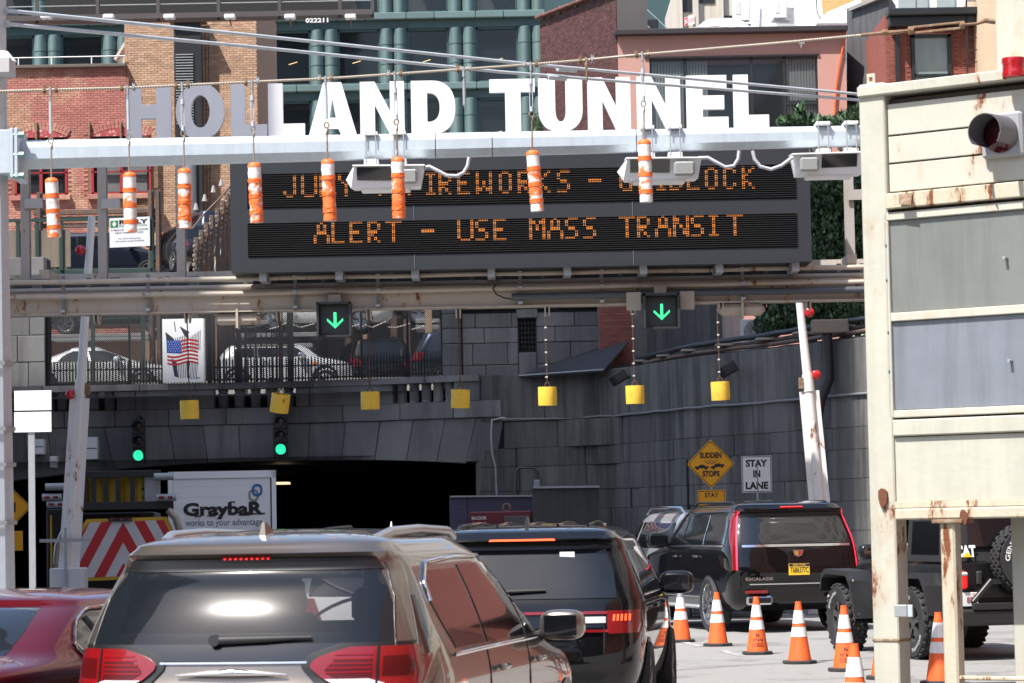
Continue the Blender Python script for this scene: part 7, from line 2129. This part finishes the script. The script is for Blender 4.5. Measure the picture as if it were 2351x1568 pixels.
for sg_ in (1, -1):
    EC.patch('side_window', [(1.3, .45, 1.45), (1.72, .5, 1.42)], car_glass_d, 'side', .006, sg_); EC.patch('side_window', [(1.3, 1.55, 2.55), (1.72, 1.5, 2.5)], car_glass_d, 'side', .006, sg_); EC.patch('side_window', [(1.3, 2.63, 3.8), (1.5, 2.6, 3.5), (1.72, 2.58, 3.1)], car_glass_d, 'side', .006, sg_)
    EC.line('window_chrome', [(.45, 1.275), (3.9, 1.275)], 'side', sg_, .012, chrome, .008); EC.line('sill_chrome', [(1.5, .52), (3.7, .52)], 'side', sg_, .015, chrome, .01)
    EC.line('window_chrome', [(1.5, 1.3), (1.46, 1.73)], 'side', sg_, .01, chrome, .008)
    for y in (1.75, 2.85): q = MB(); q.box(EC.side(y, 1.12, sg_, .03), (.03, .22, .03), .01); q.build('door_handle', chrome, et, local=True)
    arch(EC, 1.15, .48, sg_); wheel(et, sg_ * .93, 1.15, .41, .28, sg_, rim_al, 7, .74); arch(EC, 4.3, .48, sg_); wheel(et, sg_ * .93, 4.3, .41, .28, sg_, rim_al, 7, .74)
    q = MB(); q.box((sg_ * .62, -.01, .48), (.4, .06, .13), .03); q.build('exhaust_tip', chrome, et, local=True); q = MB(); q.box((sg_ * .62, -.045, .48), (.34, .02, .08), .02); q.build('exhaust_bore', trim_b, et, local=True)
    q = MB(); q.box((sg_ * .66, -.005, .6), (.34, .05, .05), .01); q.build('reflector', tail_red, et, local=True)
    q = MB(); q.tube([(sg_ * .72, .7, 1.86), (sg_ * .73, .85, 1.915), (sg_ * .73, 2.6, 1.93), (sg_ * .7, 2.9, 1.87)], .018, 8); q.build('roof_rail', trim_b, et, local=True, smooth=60)
    q = MB(); q.box((sg_ * 1.0, 2.7, .36), (.16, 2.2, .05), .02); q.build('running_board', galv_d, et, local=True)
    mirror(et, sg_ * 1.0, 3.5, 1.36, sg_, blk_paint, 1.3)
# --- off-road vehicle with soft top
JR = R(13)
jw = at(2123, 1512, 33.3); jm = Matrix.Rotation(JR, 3, 'Z') @ Vector((-.78, .72, 0))
jl = Vector((jw.x, 33.3, 0)) - jm; jl.z = gz(jl.x, 33)
jt = thing('off_road_vehicle', 'black open off-road vehicle with soft top and big knobbly tyres', 'car', jl, JR)
jb = mat('jeep_black', (.006, .0065, .0075), .4, var=.2, vs=6, coat=.35, crough=.1, spec=.3)
soft = mat('soft_top', (.012, .012, .014), .8, var=.2, bump=.002)
q = MB(); q.bx(-.74, .74, .12, 2.45, .62, 1.12, .04); q.build('tub', jb, jt, local=True)
q = MB(); q.add([(-.72, 2.4, .7), (.72, 2.4, .7), (.5, 3.75, .7), (-.5, 3.75, .7), (-.72, 2.4, 1.12), (.72, 2.4, 1.12), (.52, 3.7, 1.05), (-.52, 3.7, 1.05), (-.6, 2.4, 1.19), (.6, 2.4, 1.19), (.42, 3.7, 1.12), (-.42, 3.7, 1.12)], [(0, 3, 2, 1), (0, 4, 7, 3), (1, 2, 6, 5), (3, 7, 6, 2), (4, 8, 11, 7), (5, 6, 10, 9), (8, 9, 10, 11), (7, 11, 10, 6), (0, 1, 5, 4), (4, 5, 9, 8)]); q.build('bonnet', jb, jt, local=True)
q = MB(); q.bar((0, 2.4, 1.13), (0, 2.2, 1.75), 1.4, .05, .01); q.build('windscreen_frame', jb, jt, local=True)
q = MB(); vs = [(-.73, .1, 1.13), (.73, .1, 1.13), (.73, 1.35, 1.13), (-.73, 1.35, 1.13), (-.66, .25, 1.78), (.66, .25, 1.78), (.66, 2.25, 1.8), (-.66, 2.25, 1.8), (-.68, 1.35, 1.72), (.68, 1.35, 1.72), (-.66, .25, 1.72), (.66, .25, 1.72), (-.66, 2.25, 1.74), (.66, 2.25, 1.74)]
q.add(vs, [(0, 1, 11, 10), (10, 11, 5, 4), (4, 5, 6, 7), (0, 10, 8, 3), (1, 2, 9, 11), (10, 4, 7, 12, 8), (11, 9, 13, 6, 5), (7, 6, 13, 12)]); q.build('soft_top', soft, jt, local=True)
for sg_ in (-1, 1):
    q = MB(); P = lambda y, z: (sg_ * (.735 - (z - 1.13) * .09), y, z)
    a_ = [P(.32, 1.22), P(1.2, 1.22), P(1.2, 1.6), P(.4, 1.6)]; q.add([(x + sg_ * .004, y, z) for x, y, z in a_], [(0, 1, 2, 3) if sg_ > 0 else (3, 2, 1, 0)]); q.build('side_window', car_glass_d, jt, local=True)
    q = MB(); q.bx(sg_ * .735, sg_ * .76, 1.42, 2.3, .68, 1.13, .01); dr = q.build('door', jb, jt, local=True)
    q = MB(); q.box((sg_ * .775, 1.52, .98), (.03, .14, .05), .008); q.build('door_handle', plastic_b, dr, local=True)
    # flares
    for yc, nm in ((.72, 'rear_flare'), (3.3, 'front_flare')):
        q = MB(); x0, x1 = sg_ * .62, sg_ * .96
        prof = [(-.62, .52), (-.5, .86), (-.36, 1.0), (.36, 1.0), (.5, .86), (.6, .56)] if nm == 'rear_flare' else [(-.75, .42), (-.56, .88), (-.42, 1.0), (.36, 1.02), (.5, .96), (.56, .8)]
        vs = []; 
        for y, z in prof: vs += [(x0, yc + y, z), (x1, yc + y, z), (x1, yc + y * .96, z - .06), (x0, yc + y * .96, z - .06)]
        fs = []
        for k in range(len(prof) - 1):
            a = k * 4; b = a + 4
            fs += [(a, a + 1, b + 1, b), (a + 1, a + 2, b + 2, b + 1), (a + 2, a + 3, b + 3, b + 2)]
        if sg_ > 0: fs = [tuple(reversed(f)) for f in fs]
        q.add(vs, fs); q.build(nm, mat('flare_plastic', (.014, .0145, .016), .4, var=.3, vs=14, col2=(.08, .08, .08), c2=.68, c2s=16), jt, local=True)
    q = MB(); q.bx(sg_ * .2, sg_ * .62, 2.7, 3.9, .55, .98); q.build('inner_wing', trim_b, jt, local=True)
    for yc in (.72, 3.3):
        w_ = wheel(jt, sg_ * .8, yc, .415, .27, sg_, rim_dk, 5, .5)
        q = MB(); T = Matrix.Rotation(R(90) * sg_, 4, 'Y')
        for k in range(26):
            for j, zz in enumerate((-.11, -.055, 0, .055, .11)):
                a = 2 * PI * (k + (.5 if j % 2 else 0) + (.15 if j in (0, 4) else 0)) / 26; p = Vector((.415 * math.cos(a), .415 * math.sin(a), zz))
                q.box((0, 0, 0), (.03, .062 + .02 * (j % 2), .045), .008, T @ Matrix.Translation(p) @ Matrix.Rotation(a, 4, 'Z') @ Matrix.Rotation(.4 if (j + k) % 2 else -.4, 4, 'X'))
        q.build('tread_blocks', rubber, w_, local=True, kind='stuff')
        vs, fs = text_make('BFGoodrich', .03)
        for a0 in (2.2, 5.3):
            q = MB(); o = []
            for v in vs:
                th = a0 + (.5 - v.x) * 1.15 * (1 if sg_ > 0 else 1); rr = .285 + v.z * .05
                o.append((sg_ * .137, -rr * math.cos(th) * sg_ * -1, rr * math.sin(th)))
            q.add(o, fs if sg_ > 0 else [list(reversed(f)) for f in fs]); q.add(o, [list(reversed(f)) for f in fs]); q.build('tyre_lettering', wht_s, w_, local=True)
q = MB(); q.bx(-.8, .8, -.12, .12, .4, .59, .03); q.build('rear_bumper', mat('bumper_steel', (.015, .0155, .017), .45, var=.2), jt, local=True)
q = MB(); q.bx(-.72, .72, .08, .14, .7, 1.12, .01); q.build('tailgate', jb, jt, local=True)
q = MB(); q.bx(-.735, -.52, .05, .09, .72, 1.04, .006); dpl = q.build('diamond_plate', mat('diamond_plate', (.05, .05, .053), .4, metal=.4, var=.4, vs=60, bump=.006, bs=50), jt, local=True)
q = MB(); q.box((-.555, .02, .92), (.1, .07, .2), .025); tl_ = q.build('tail_light', mat('jeep_tail', (.7, .01, .01), emit=.5, var=.2, vs=30), jt, local=True); q = MB(); q.box((-.555, -.005, .99), (.09, .05, .045), .015); q.build('reverse_lens', lens_clear, tl_, local=True)
q = MB(); q.box((.64, .02, .86), (.11, .07, .22), .025); q.build('tail_light', MATS['jeep_tail'], jt, local=True)
q = MB(); q.bx(-.68, -.38, .02, .03, .62, .78, .003); np_ = q.build('number_plate', wht_s, jt, local=True); q = MB(); text_on(q, Matrix.Identity(4), '885', -.52, -.41, .66, .73, .016, bold=.01); q.build('plate_number', mat('plate_red', (.35, .01, .02), .6), np_, local=True)
q = MB(); text_on(q, Matrix.Identity(4), '25', -.45, -.41, .745, .77, .016, bold=.02); q.build('plate_sticker', mat('stk', (.8, .25, .03), .6), np_, local=True)
q = MB(); T = frame((-.73, .075, 1.18), (1, 0, 0), (0, .22, 1)); text_on(q, T, 'CAT', .12, .36, .0, .14, -.012, bold=.05); q.build('rear_sticker', wht_s, jt, local=True)
q = MB(); q.prism([(.19, .0), (.31, .0), (.25, .06)], -.016, -.013, T); q.build('yellow_triangle', mat('cat_yellow', (.85, .45, .02), .5), jt, local=True)
q = MB(); a_ = [(-.45, .115, 1.3), (.45, .115, 1.3), (.42, .215, 1.68), (-.42, .215, 1.68)]; q.add([(x, y - .01 + (z - 1.3) * .0, z) for x, y, z in a_], [(0, 1, 2, 3)]); q.build('rear_window', car_glass_d, jt, local=True)
q = MB(); q.box((-.34, .07, .94), (.07, .05, .16), .015); q.build('gate_latch', plastic_b, jt, local=True)
# spare wheel
sw = bpy.data.objects.new('spare_wheel', None); COL.objects.link(sw); sw.parent = jt; sw.location = (.2, -.1, 1.15); MWD[sw.name] = mw(jt) @ Matrix.Translation((.2, -.1, 1.15))
T = Matrix.Rotation(R(90), 4, 'X'); r = .415
q = MB(); q.lathe([(r * .5, -.12), (r * .93, -.135), (r, -.06), (r, .06), (r * .93, .135), (r * .56, .13), (r * .5, .1)], 40, T=T); q.build('tyre', rubber, sw, local=True, smooth=40)
q = MB(); q.lathe([(r * .5, .1), (r * .45, .02), (.0, 0)], 30, T=T); q.build('rim', rim_dk, sw, local=True, smooth=40)
q = MB()
for k in range(30):
    for j, zz in enumerate((-.1, -.035, .035, .1)):
        a = 2 * PI * (k + .5 * (j % 2)) / 30; q.box((0, 0, 0), (.025, .06, .05), .008, T @ Matrix.Translation((r * math.cos(a), r * math.sin(a), zz)) @ Matrix.Rotation(a, 4, 'Z'))
q.build('tread_blocks', rubber, sw, local=True, kind='stuff')
vs, fs = text_make('GENERAL', .02); q = MB(); o = []
for v in vs:
    th = PI * .78 + (.5 - v.x) * -1.5 * -1; rr = .28 + v.z * .06; o.append((rr * math.cos(th), -.137, rr * math.sin(th)))
q.add(o, fs); q.build('tyre_lettering', wht_s, sw, local=True)
q = MB(); q.bar((-.5, -.1, .66), (-.25, -.08, .92), .06, .06, .01); q.bar((-.5, -.1, .62), (.4, -.1, .62), .08, .08, .01); q.bar((-.25, -.08, .9), (.1, -.08, .9), .06); q.build('spare_carrier', MATS['bumper_steel'], jt, local=True)
mirror(jt, -.74, 2.25, 1.24, -1, jb, 1.05); mirror(jt, .74, 2.25, 1.24, 1, jb, 1.05)
q = MB(); text_on(q, frame((-.757, 2.85, .86), (0, -1, 0), (0, 0, 1)), 'Jeep', .0, .14, .0, .05, -.16, bold=.03); 
q.build('side_lettering', wht_s, jt, local=True)
# driver, one continuous skinned body with an elbow out of the window
def person(parent_loc, rz, pts, edges, lb, matl):
    me = bpy.data.meshes.new('person')
    me.from_pydata([p[:3] for p in pts], edges, [])
    o = bpy.data.objects.new('person', me); COL.objects.link(o)
    o.location = parent_loc; o.rotation_euler = (0, 0, rz)
    sk = o.modifiers.new('skin', 'SKIN'); sv = me.skin_vertices[0].data if me.skin_vertices else None
    if sv is None:
        bm = bmesh.new(); bm.from_mesh(me); bm.verts.layers.skin.verify(); bm.to_mesh(me); bm.free(); sv = me.skin_vertices[0].data
    for i, p in enumerate(pts): sv[i].radius = (p[3], p[3])
    sv[0].use_root = True
    o.modifiers.new('sub', 'SUBSURF').levels = 2; o.modifiers['sub'].render_levels = 2
    me.materials.append(matl)
    return tag(o, lb, 'person')
skin_m = mat('skin', (.5, .27, .2), .5, var=.08, vs=8)
pp_ = [(-.38, 1.55, .78, .15), (-.38, 1.52, 1.0, .15), (-.38, 1.5, 1.22, .16), (-.38, 1.5, 1.38, .1), (-.38, 1.52, 1.48, .06), (-.38, 1.54, 1.6, .1), (-.38, 1.56, 1.7, .09), (-.58, 1.5, 1.32, .07), (-.76, 1.58, 1.2, .05), (-.66, 1.86, 1.22, .042), (-.62, 1.96, 1.24, .035), (-.18, 1.5, 1.32, .07), (-.14, 1.7, 1.1, .05), (-.25, 1.95, 1.2, .04),
       (-.28, 1.9, .75, .09), (-.28, 2.15, .66, .07), (-.48, 1.9, .75, .09), (-.48, 2.15, .66, .07)]
person(jl, JR, pp_, [(0, 1), (1, 2), (2, 3), (3, 4), (4, 5), (5, 6), (3, 7), (7, 8), (8, 9), (9, 10), (3, 11), (11, 12), (12, 13), (0, 14), (14, 15), (0, 16), (16, 17)], 'driver of the off-road vehicle with a bare elbow out of the window', skin_m)
# --- box truck
TD = 64.0
a = at(388, 1240, TD); c = at(633, 1079, TD)
gt = thing('box_truck', 'white box truck with black and grey lettering entering the tunnel', 'truck', ((a.x + c.x) / 2, TD, gz(a.x, TD)))
W_ = c.x - a.x; g0 = gz(a.x, TD); top = c.z
wt_m = mat('truck_white', (.88, .89, .9), .35, var=.03)
q = MB(); q.bx(a.x, c.x, TD + .06, TD + 6, g0 + 1.0, top, .02); q.build('box_body', wt_m, gt)
q = MB()
e = .1
q.bx(a.x, a.x + e, TD - .02, TD + .06, g0 + 1.0, top); q.bx(c.x - e, c.x, TD - .02, TD + .06, g0 + 1.0, top); q.bx(a.x, c.x, TD - .02, TD + .06, top - .16, top); q.bx(a.x, c.x, TD - .02, TD + .06, g0 + .95, g0 + 1.1); q.build('door_frame', wt_m, gt)
zz = g0 + 1.1; k = 0
while zz < top - .17:
    z1 = min(zz + .24, top - .165); q = MB(); q.bx(a.x + e + .01, c.x - e - .03, TD + .01, TD + .05, zz + .001, z1 - .001, .003); q.build('door_slat', wt_m, gt); zz = z1
q = MB(); q.bx(c.x - e - .03, c.x - e, TD, TD + .055, g0 + 1.1, top - .17); q.build('door_seal', trim_b, gt)
T = frame((0, TD, 0), (1, 0, 0), (0, 0, 1))
def tz(y, x=510): return at(x, y, TD).z
def tx(x): return at(x, 1150, TD).x
q = MB(); text_on(q, T, 'GraybaR', tx(421), tx(604), tz(1192), tz(1153), -.0, bold=.045)
q.build('company_name', blk_s, gt)
q = MB()
for x0, x1, y in ((447, 462, 1185), (475, 495, 1184), (496, 520, 1168), (527, 540, 1152), (574, 590, 1152), (575, 590, 1179), (595, 608, 1178), (548, 572, 1182)):
    q.bx(tx(x0), tx(x1), TD - .004, TD, tz(y + 2, x0), tz(y - 1, x0))
q.build('serif_bars', blk_s, gt, kind='stuff')
q = MB(); text_on(q, T, 'works to your advantage', tx(425), tx(602), tz(1211), tz(1191), -.0, bold=.01); q.build('slogan', mat('slogan_grey', (.2, .21, .23), .6, var=0), gt)
for cx_, cy_, m_ in ((590, 1125, mat('logo_blue', (.03, .14, .38), .5, var=0)), (582, 1137, mat('logo_grey', (.3, .3, .3), .5, var=0))):
    q = MB(); P = at(cx_, cy_, TD); o = ell(P.x, P.z, .12, .14, 0, 2 * PI, 24, .8)[:-1]; i_ = ell(P.x, P.z, .07, .085, 0, 2 * PI, 24, .8)[:-1]
    q.ring(o, i_, TD - .006 if m_.name == 'logo_blue' else TD - .002, TD + .01); q.build('logo_ring', m_, gt)
for s_ in (a.x + .25, c.x - .25):
    q = MB(); q.cyl((s_ - .15, TD + 1.2, g0 + .48), (s_ + .15, TD + 1.2, g0 + .48), .48, n=24); q.build('wheel', rubber, gt, smooth=40)
q = MB(); q.bx(a.x + .05, c.x - .05, TD - .15, TD + .1, g0 + .55, g0 + .95, .02); q.build('bumper', galv_d, gt)
q = MB(); q.bx(a.x + .2, c.x - .2, TD + .1, TD + 6.5, g0 + .6, g0 + 1.0); q.build('chassis', trim_b, gt)
gt.rotation_euler[2] = R(6.5)
# --- works truck with striped crash cushion
AT = 59.0
ax = lambda x: at(x, 1230, AT).x
az = lambda y, x=290: at(x, y, AT).z
g0 = gz(ax(290), AT)
wtk = thing('work_truck', 'work truck with red and white striped crash cushion and yellow barrels', 'truck', (ax(290), AT, g0))
strp_w = mat('stripe_white', (.6, .6, .6), .5, var=.12, vs=4); strp_r = mat('stripe_red', (.5, .02, .022), .5, var=.1, vs=4)
trk_b = mat('truck_black', (.015, .016, .017), .5, var=.2); trk_y = mat('truck_yellow', (.62, .38, .03), .5, var=.15, vs=6, rust=.08)
oct_ = [(170, 1335), (380, 1326), (403, 1285), (402, 1228), (383, 1186), (200, 1192), (172, 1232), (166, 1290)]
P = [(ax(x), az(y, x)) for x, y in oct_]
q = MB(); q.prism(P, AT, AT + .06); q.build('yellow_panel_frame', trk_y, wtk)
cxm = sum(p[0] for p in P) / 8; czm = sum(p[1] for p in P) / 8
I = [(cxm + (x - cxm) * .93, czm + (z - czm) * .89) for x, z in P]
q = MB(); q.prism(I, AT - .012, AT); q.build('white_panel', strp_w, wtk)
# chevron stripes clipped to the panel
def clip(poly, a_, b_, c_):     # keep a x + b z <= c
    out = []
    for i in range(len(poly)):
        p, q_ = poly[i], poly[(i + 1) % len(poly)]; dp, dq = a_ * p[0] + b_ * p[1] - c_, a_ * q_[0] + b_ * q_[1] - c_
        if dp <= 0: out.append(p)
        if dp * dq < 0: t = dp / (dp - dq); out.append((p[0] + (q_[0] - p[0]) * t, p[1] + (q_[1] - p[1]) * t))
    return out
mx = ax(283); slope = 1.85; wd = .42
for k in range(-6, 6):
    for s_ in (-1, 1):
        # band: z = z0 - slope*|x-mx|
        z0 = czm + .55 + k * 2 * wd
        pl = clip(I, s_ * -1, 0, -s_ * mx)
        if len(pl) < 3: continue
        pl = clip(pl, slope * s_, 1, z0 + slope * s_ * mx)
        if len(pl) < 3: continue
        pl = clip(pl, -slope * s_, -1, -(z0 - wd + slope * s_ * mx))
        if len(pl) < 3: continue
        q = MB(); q.prism(pl, AT - .016, AT - .012, None, False); q.build('red_stripe', strp_r, wtk)
for y0, y1, x0, x1 in ((1096, 1080, 150, 370), (1170, 1152, 150, 398)):
    q = MB(); q.bx(ax(x0), ax(x1), AT + .0, AT + .3, az(y0), az(y1), .01); q.build('cross_beam', trk_b, wtk)
for x in (196, 216, 244, 272, 305):
    q = MB(); q.bx(ax(x) - .05, ax(x) + .05, AT + .02, AT + .12, az(1170), az(1085)); q.build('upright', trk_b, wtk)
for x in (180, 222, 262, 302, 322):
    q = MB(); q.cyl((ax(x), AT + .5, az(1160)), (ax(x), AT + .5, az(1092)), .22, n=20); q.build('yellow_barrel', trk_y, wtk, smooth=40)
q = MB(); q.bx(ax(332), ax(368), AT + .1, AT + .3, az(1160), az(1088), .01); q.build('side_post', galv_d, wtk)
for xs_ in (((178, 1188), (150, 1215), (133, 1255), (130, 1290), (140, 1325), (160, 1345)), ((384, 1170), (402, 1190), (411, 1220), (414, 1255))):
    q = MB(); q.tube([at(x, y, AT - .05) for x, y in xs_], .075, 10); q.build('hoop_tube', mat('hoop_steel', (.3, .28, .26), .35, metal=.7, var=.15), wtk, smooth=60)
for x, y in ((125, 1118), (372, 1094), (118, 1142), (378, 1142), (128, 1158)):
    q = MB(); p = at(x, y, AT - .1); q.cyl(p + Vector((-.18, 0, 0)), p + Vector((.22, 0, 0)), .075, n=12); q.build('rolled_guard', galv_d, wtk, smooth=40)
    if y > 1130:
        q = MB(); q.box(p + Vector((-.08, -.07, -.0)), (.12, .03, .06), .01); q.build('marker_lamp', tail_red, wtk); q = MB(); q.box(p + Vector((.1, -.07, 0)), (.1, .03, .06), .01); q.build('marker_lamp', tail_red, wtk)
q = MB(); q.bx(ax(250), ax(304), AT - .06, AT + .0, az(1197), az(1188)); q.build('marker_bar', trk_b, wtk)
for x in (256, 278, 298):
    q = MB(); q.cyl(at(x, 1192, AT - .06), at(x, 1192, AT - .09), .03, n=10); q.build('marker_lamp', tail_red, wtk)
q = MB(); q.bx(ax(120), ax(352), AT + .7, AT + 5.5, g0 + .5, az(1175), .03); q.build('truck_body', trk_b, wtk)
q = MB(); q.bx(ax(105), ax(150), AT + .5, AT + .9, az(1345), az(1165), .02); q.build('tool_rack', trk_b, wtk)
q = MB(); q.bx(ax(115), ax(119), AT + .3, AT + .5, az(1345), az(1180)); q.build('yellow_post', trk_y, wtk)
for s_ in (150, 385):
    q = MB(); q.cyl((ax(s_) - .2, AT + 1.5, g0 + .5), (ax(s_) + .2, AT + 1.5, g0 + .5), .5, n=22); q.build('wheel', rubber, wtk, smooth=40)
wtk.rotation_euler[2] = R(5.5)
# --- parked cars above the portal
def sedan(name, lb, loc, rz, m_, sc=1.0):
    t = thing(name, lb, 'car', loc, rz, 'cars parked above the tunnel')
    c = Car([(.22, .25, 4.5, .8), (.4, .06, 4.68, .88), (.6, 0, 4.75, .91), (.78, .03, 4.6, .91), (.9, .1, 3.9, .9), (.95, .5, 3.6, .885), (1.0, .75, 3.45, .86), (1.12, 1.05, 3.1, .79), (1.25, 1.4, 2.75, .7), (1.32, 1.6, 2.55, .65)], 1.42, m=3.6, nr=10)
    c.body(t, m_, K=16, nz=24)
    c.patch('rear_window', [(1.0, -.6, .6), (1.28, -.5, .5)], car_glass, off=.008)
    for s_ in (1, -1):
        c.patch('side_window', [(.98, 1.35, 2.2), (1.15, 1.5, 2.15), (1.27, 1.75, 2.1)], car_glass, 'side', .008, s_); c.patch('side_window', [(.98, 2.27, 3.25), (1.15, 2.22, 2.95), (1.27, 2.17, 2.6)], car_glass, 'side', .008, s_)
        arch(c, .95, .38, s_); wheel(t, s_ * .8, .95, .33, .22, s_); arch(c, 3.7, .38, s_); wheel(t, s_ * .8, 3.7, .33, .22, s_)
        c.line('window_trim', [(1.2, .96), (3.3, .96)], 'side', s_, .012, chrome, .01)
        mirror(t, s_ * .85, 3.0, 1.0, s_, m_)
    return t
LZ = 5.44
PDK = 79.0
sedan('silver_sedan', 'silver sedan parked behind the black fence on the left', (at(95, 880, PDK).x - .9, PDK + 1, LZ), R(-90), silver_car)
mt = thing('silver_hatchback', 'silver two-tone hatchback with dark roof parked behind the fence', 'car', (at(490, 880, PDK).x, PDK + 1, LZ), R(-90), 'cars parked above the tunnel')
MC = Car([(.22, .2, 3.7, .76), (.4, .05, 3.82, .82), (.6, 0, 3.85, .84), (.8, .02, 3.75, .84), (.92, .05, 3.4, .83), (.98, .08, 3.0, .82), (1.1, .15, 2.8, .77), (1.25, .27, 2.6, .71), (1.32, .35, 2.45, .67)], 1.41, m=3.8, nr=12)
MC.body(mt, silver_car, K=18, nz=26)
MC.patch('rear_window', [(1.0, -.6, .6), (1.28, -.5, .5)], car_glass, off=.008)
for s_ in (1, -1):
    MC.patch('side_window', [(1.0, .55, 1.15), (1.27, .62, 1.1)], car_glass, 'side', .008, s_); MC.patch('side_window', [(1.0, 1.24, 2.6), (1.15, 1.22, 2.45), (1.27, 1.2, 2.25)], car_glass, 'side', .008, s_)
    MC.patch('roof_edge', [(1.29, .5, 2.35), (1.35, .6, 2.2)], trim_b, 'side', .01, s_); MC.patch('dark_pillar', [(.99, 1.13, 1.26), (1.3, 1.08, 1.22)], trim_b, 'side', .012, s_)
    arch(MC, .65, .38, s_); wheel(mt, s_ * .74, .65, .31, .2, s_); arch(MC, 3.1, .38, s_); wheel(mt, s_ * .74, 3.1, .31, .2, s_)
    MC.patch('indicator', [(.78, 2.72, 2.88), (.83, 2.72, 2.88)], mat('indicator', (.9, .25, .02), .3), 'side', .012, s_, nr=3); MC.patch('tail_light', [(.7, .03, .15), (.95, .06, .17)], tail_red, 'side', .01, s_, nr=4)
    q = MB(); q.box(MC.side(1.45, .86, s_, .03), (.03, .16, .04), .01); q.build('door_handle', chrome, mt, local=True)
    mirror(mt, s_ * .82, 2.45, 1.02, s_, chrome)
q = MB(); q.bx(-.6, .6, .6, 2.2, 1.395, 1.42, .01); q.build('dark_roof', trim_b, mt, local=True)
def psuv(name, lb, x, D, z, rz, m_, sc=.98):
    t, c = suv(name, lb, 'car', (at(x, 850, D).x, D, z), rz, m_, sc, None, 'cars parked above the tunnel'); return t
psuv('navy_suv', 'dark navy suv parked beside the stone pier behind the fence', 945, 80.5, LZ, R(-90), navy_car)
psuv('dark_car', 'dark car with red tail lights parked between the lift columns', 880, 82, LZ, R(12), blk_paint)
psuv('grey_suv', 'grey suv parked beside the flag sign with red tail lights showing', 492, 84, LZ, R(5), dkgrey_car)
psuv('green_suv', 'dark green suv on the lower lift platform', 95, LD + .6, lz(770) + .04, R(-90), paint('green_paint_car', (.015, .045, .045), .5, .25), .9)
psuv('blue_suv', 'dark blue suv on the upper lift platform behind the green shed', 85, LD + .6, lz(652) + .04, R(-90), navy_car, .9)
psuv('black_lift_suv', 'black suv seen from behind high on the lift columns', 475, 82.5, at(475, 618, 82.5).z, R(25), dkgrey_car, .8)
psuv('black_white_suv', 'dark suv with white roof edge high on the lift next to the message board', 522, 83.5, at(510, 585, 83.5).z, R(25), navy_car, .8)
psuv('lift_car', 'car raised on the lift platform above the silver hatchback', 560, 83, at(560, 772, 83).z + .04, R(-90), white_car, .9)
psuv('lift_black_car', 'black car raised on the lift platform beside the stone pier', 900, 83.5, at(950, 752, 83.5).z + .04, R(-90), blk_paint, .9)
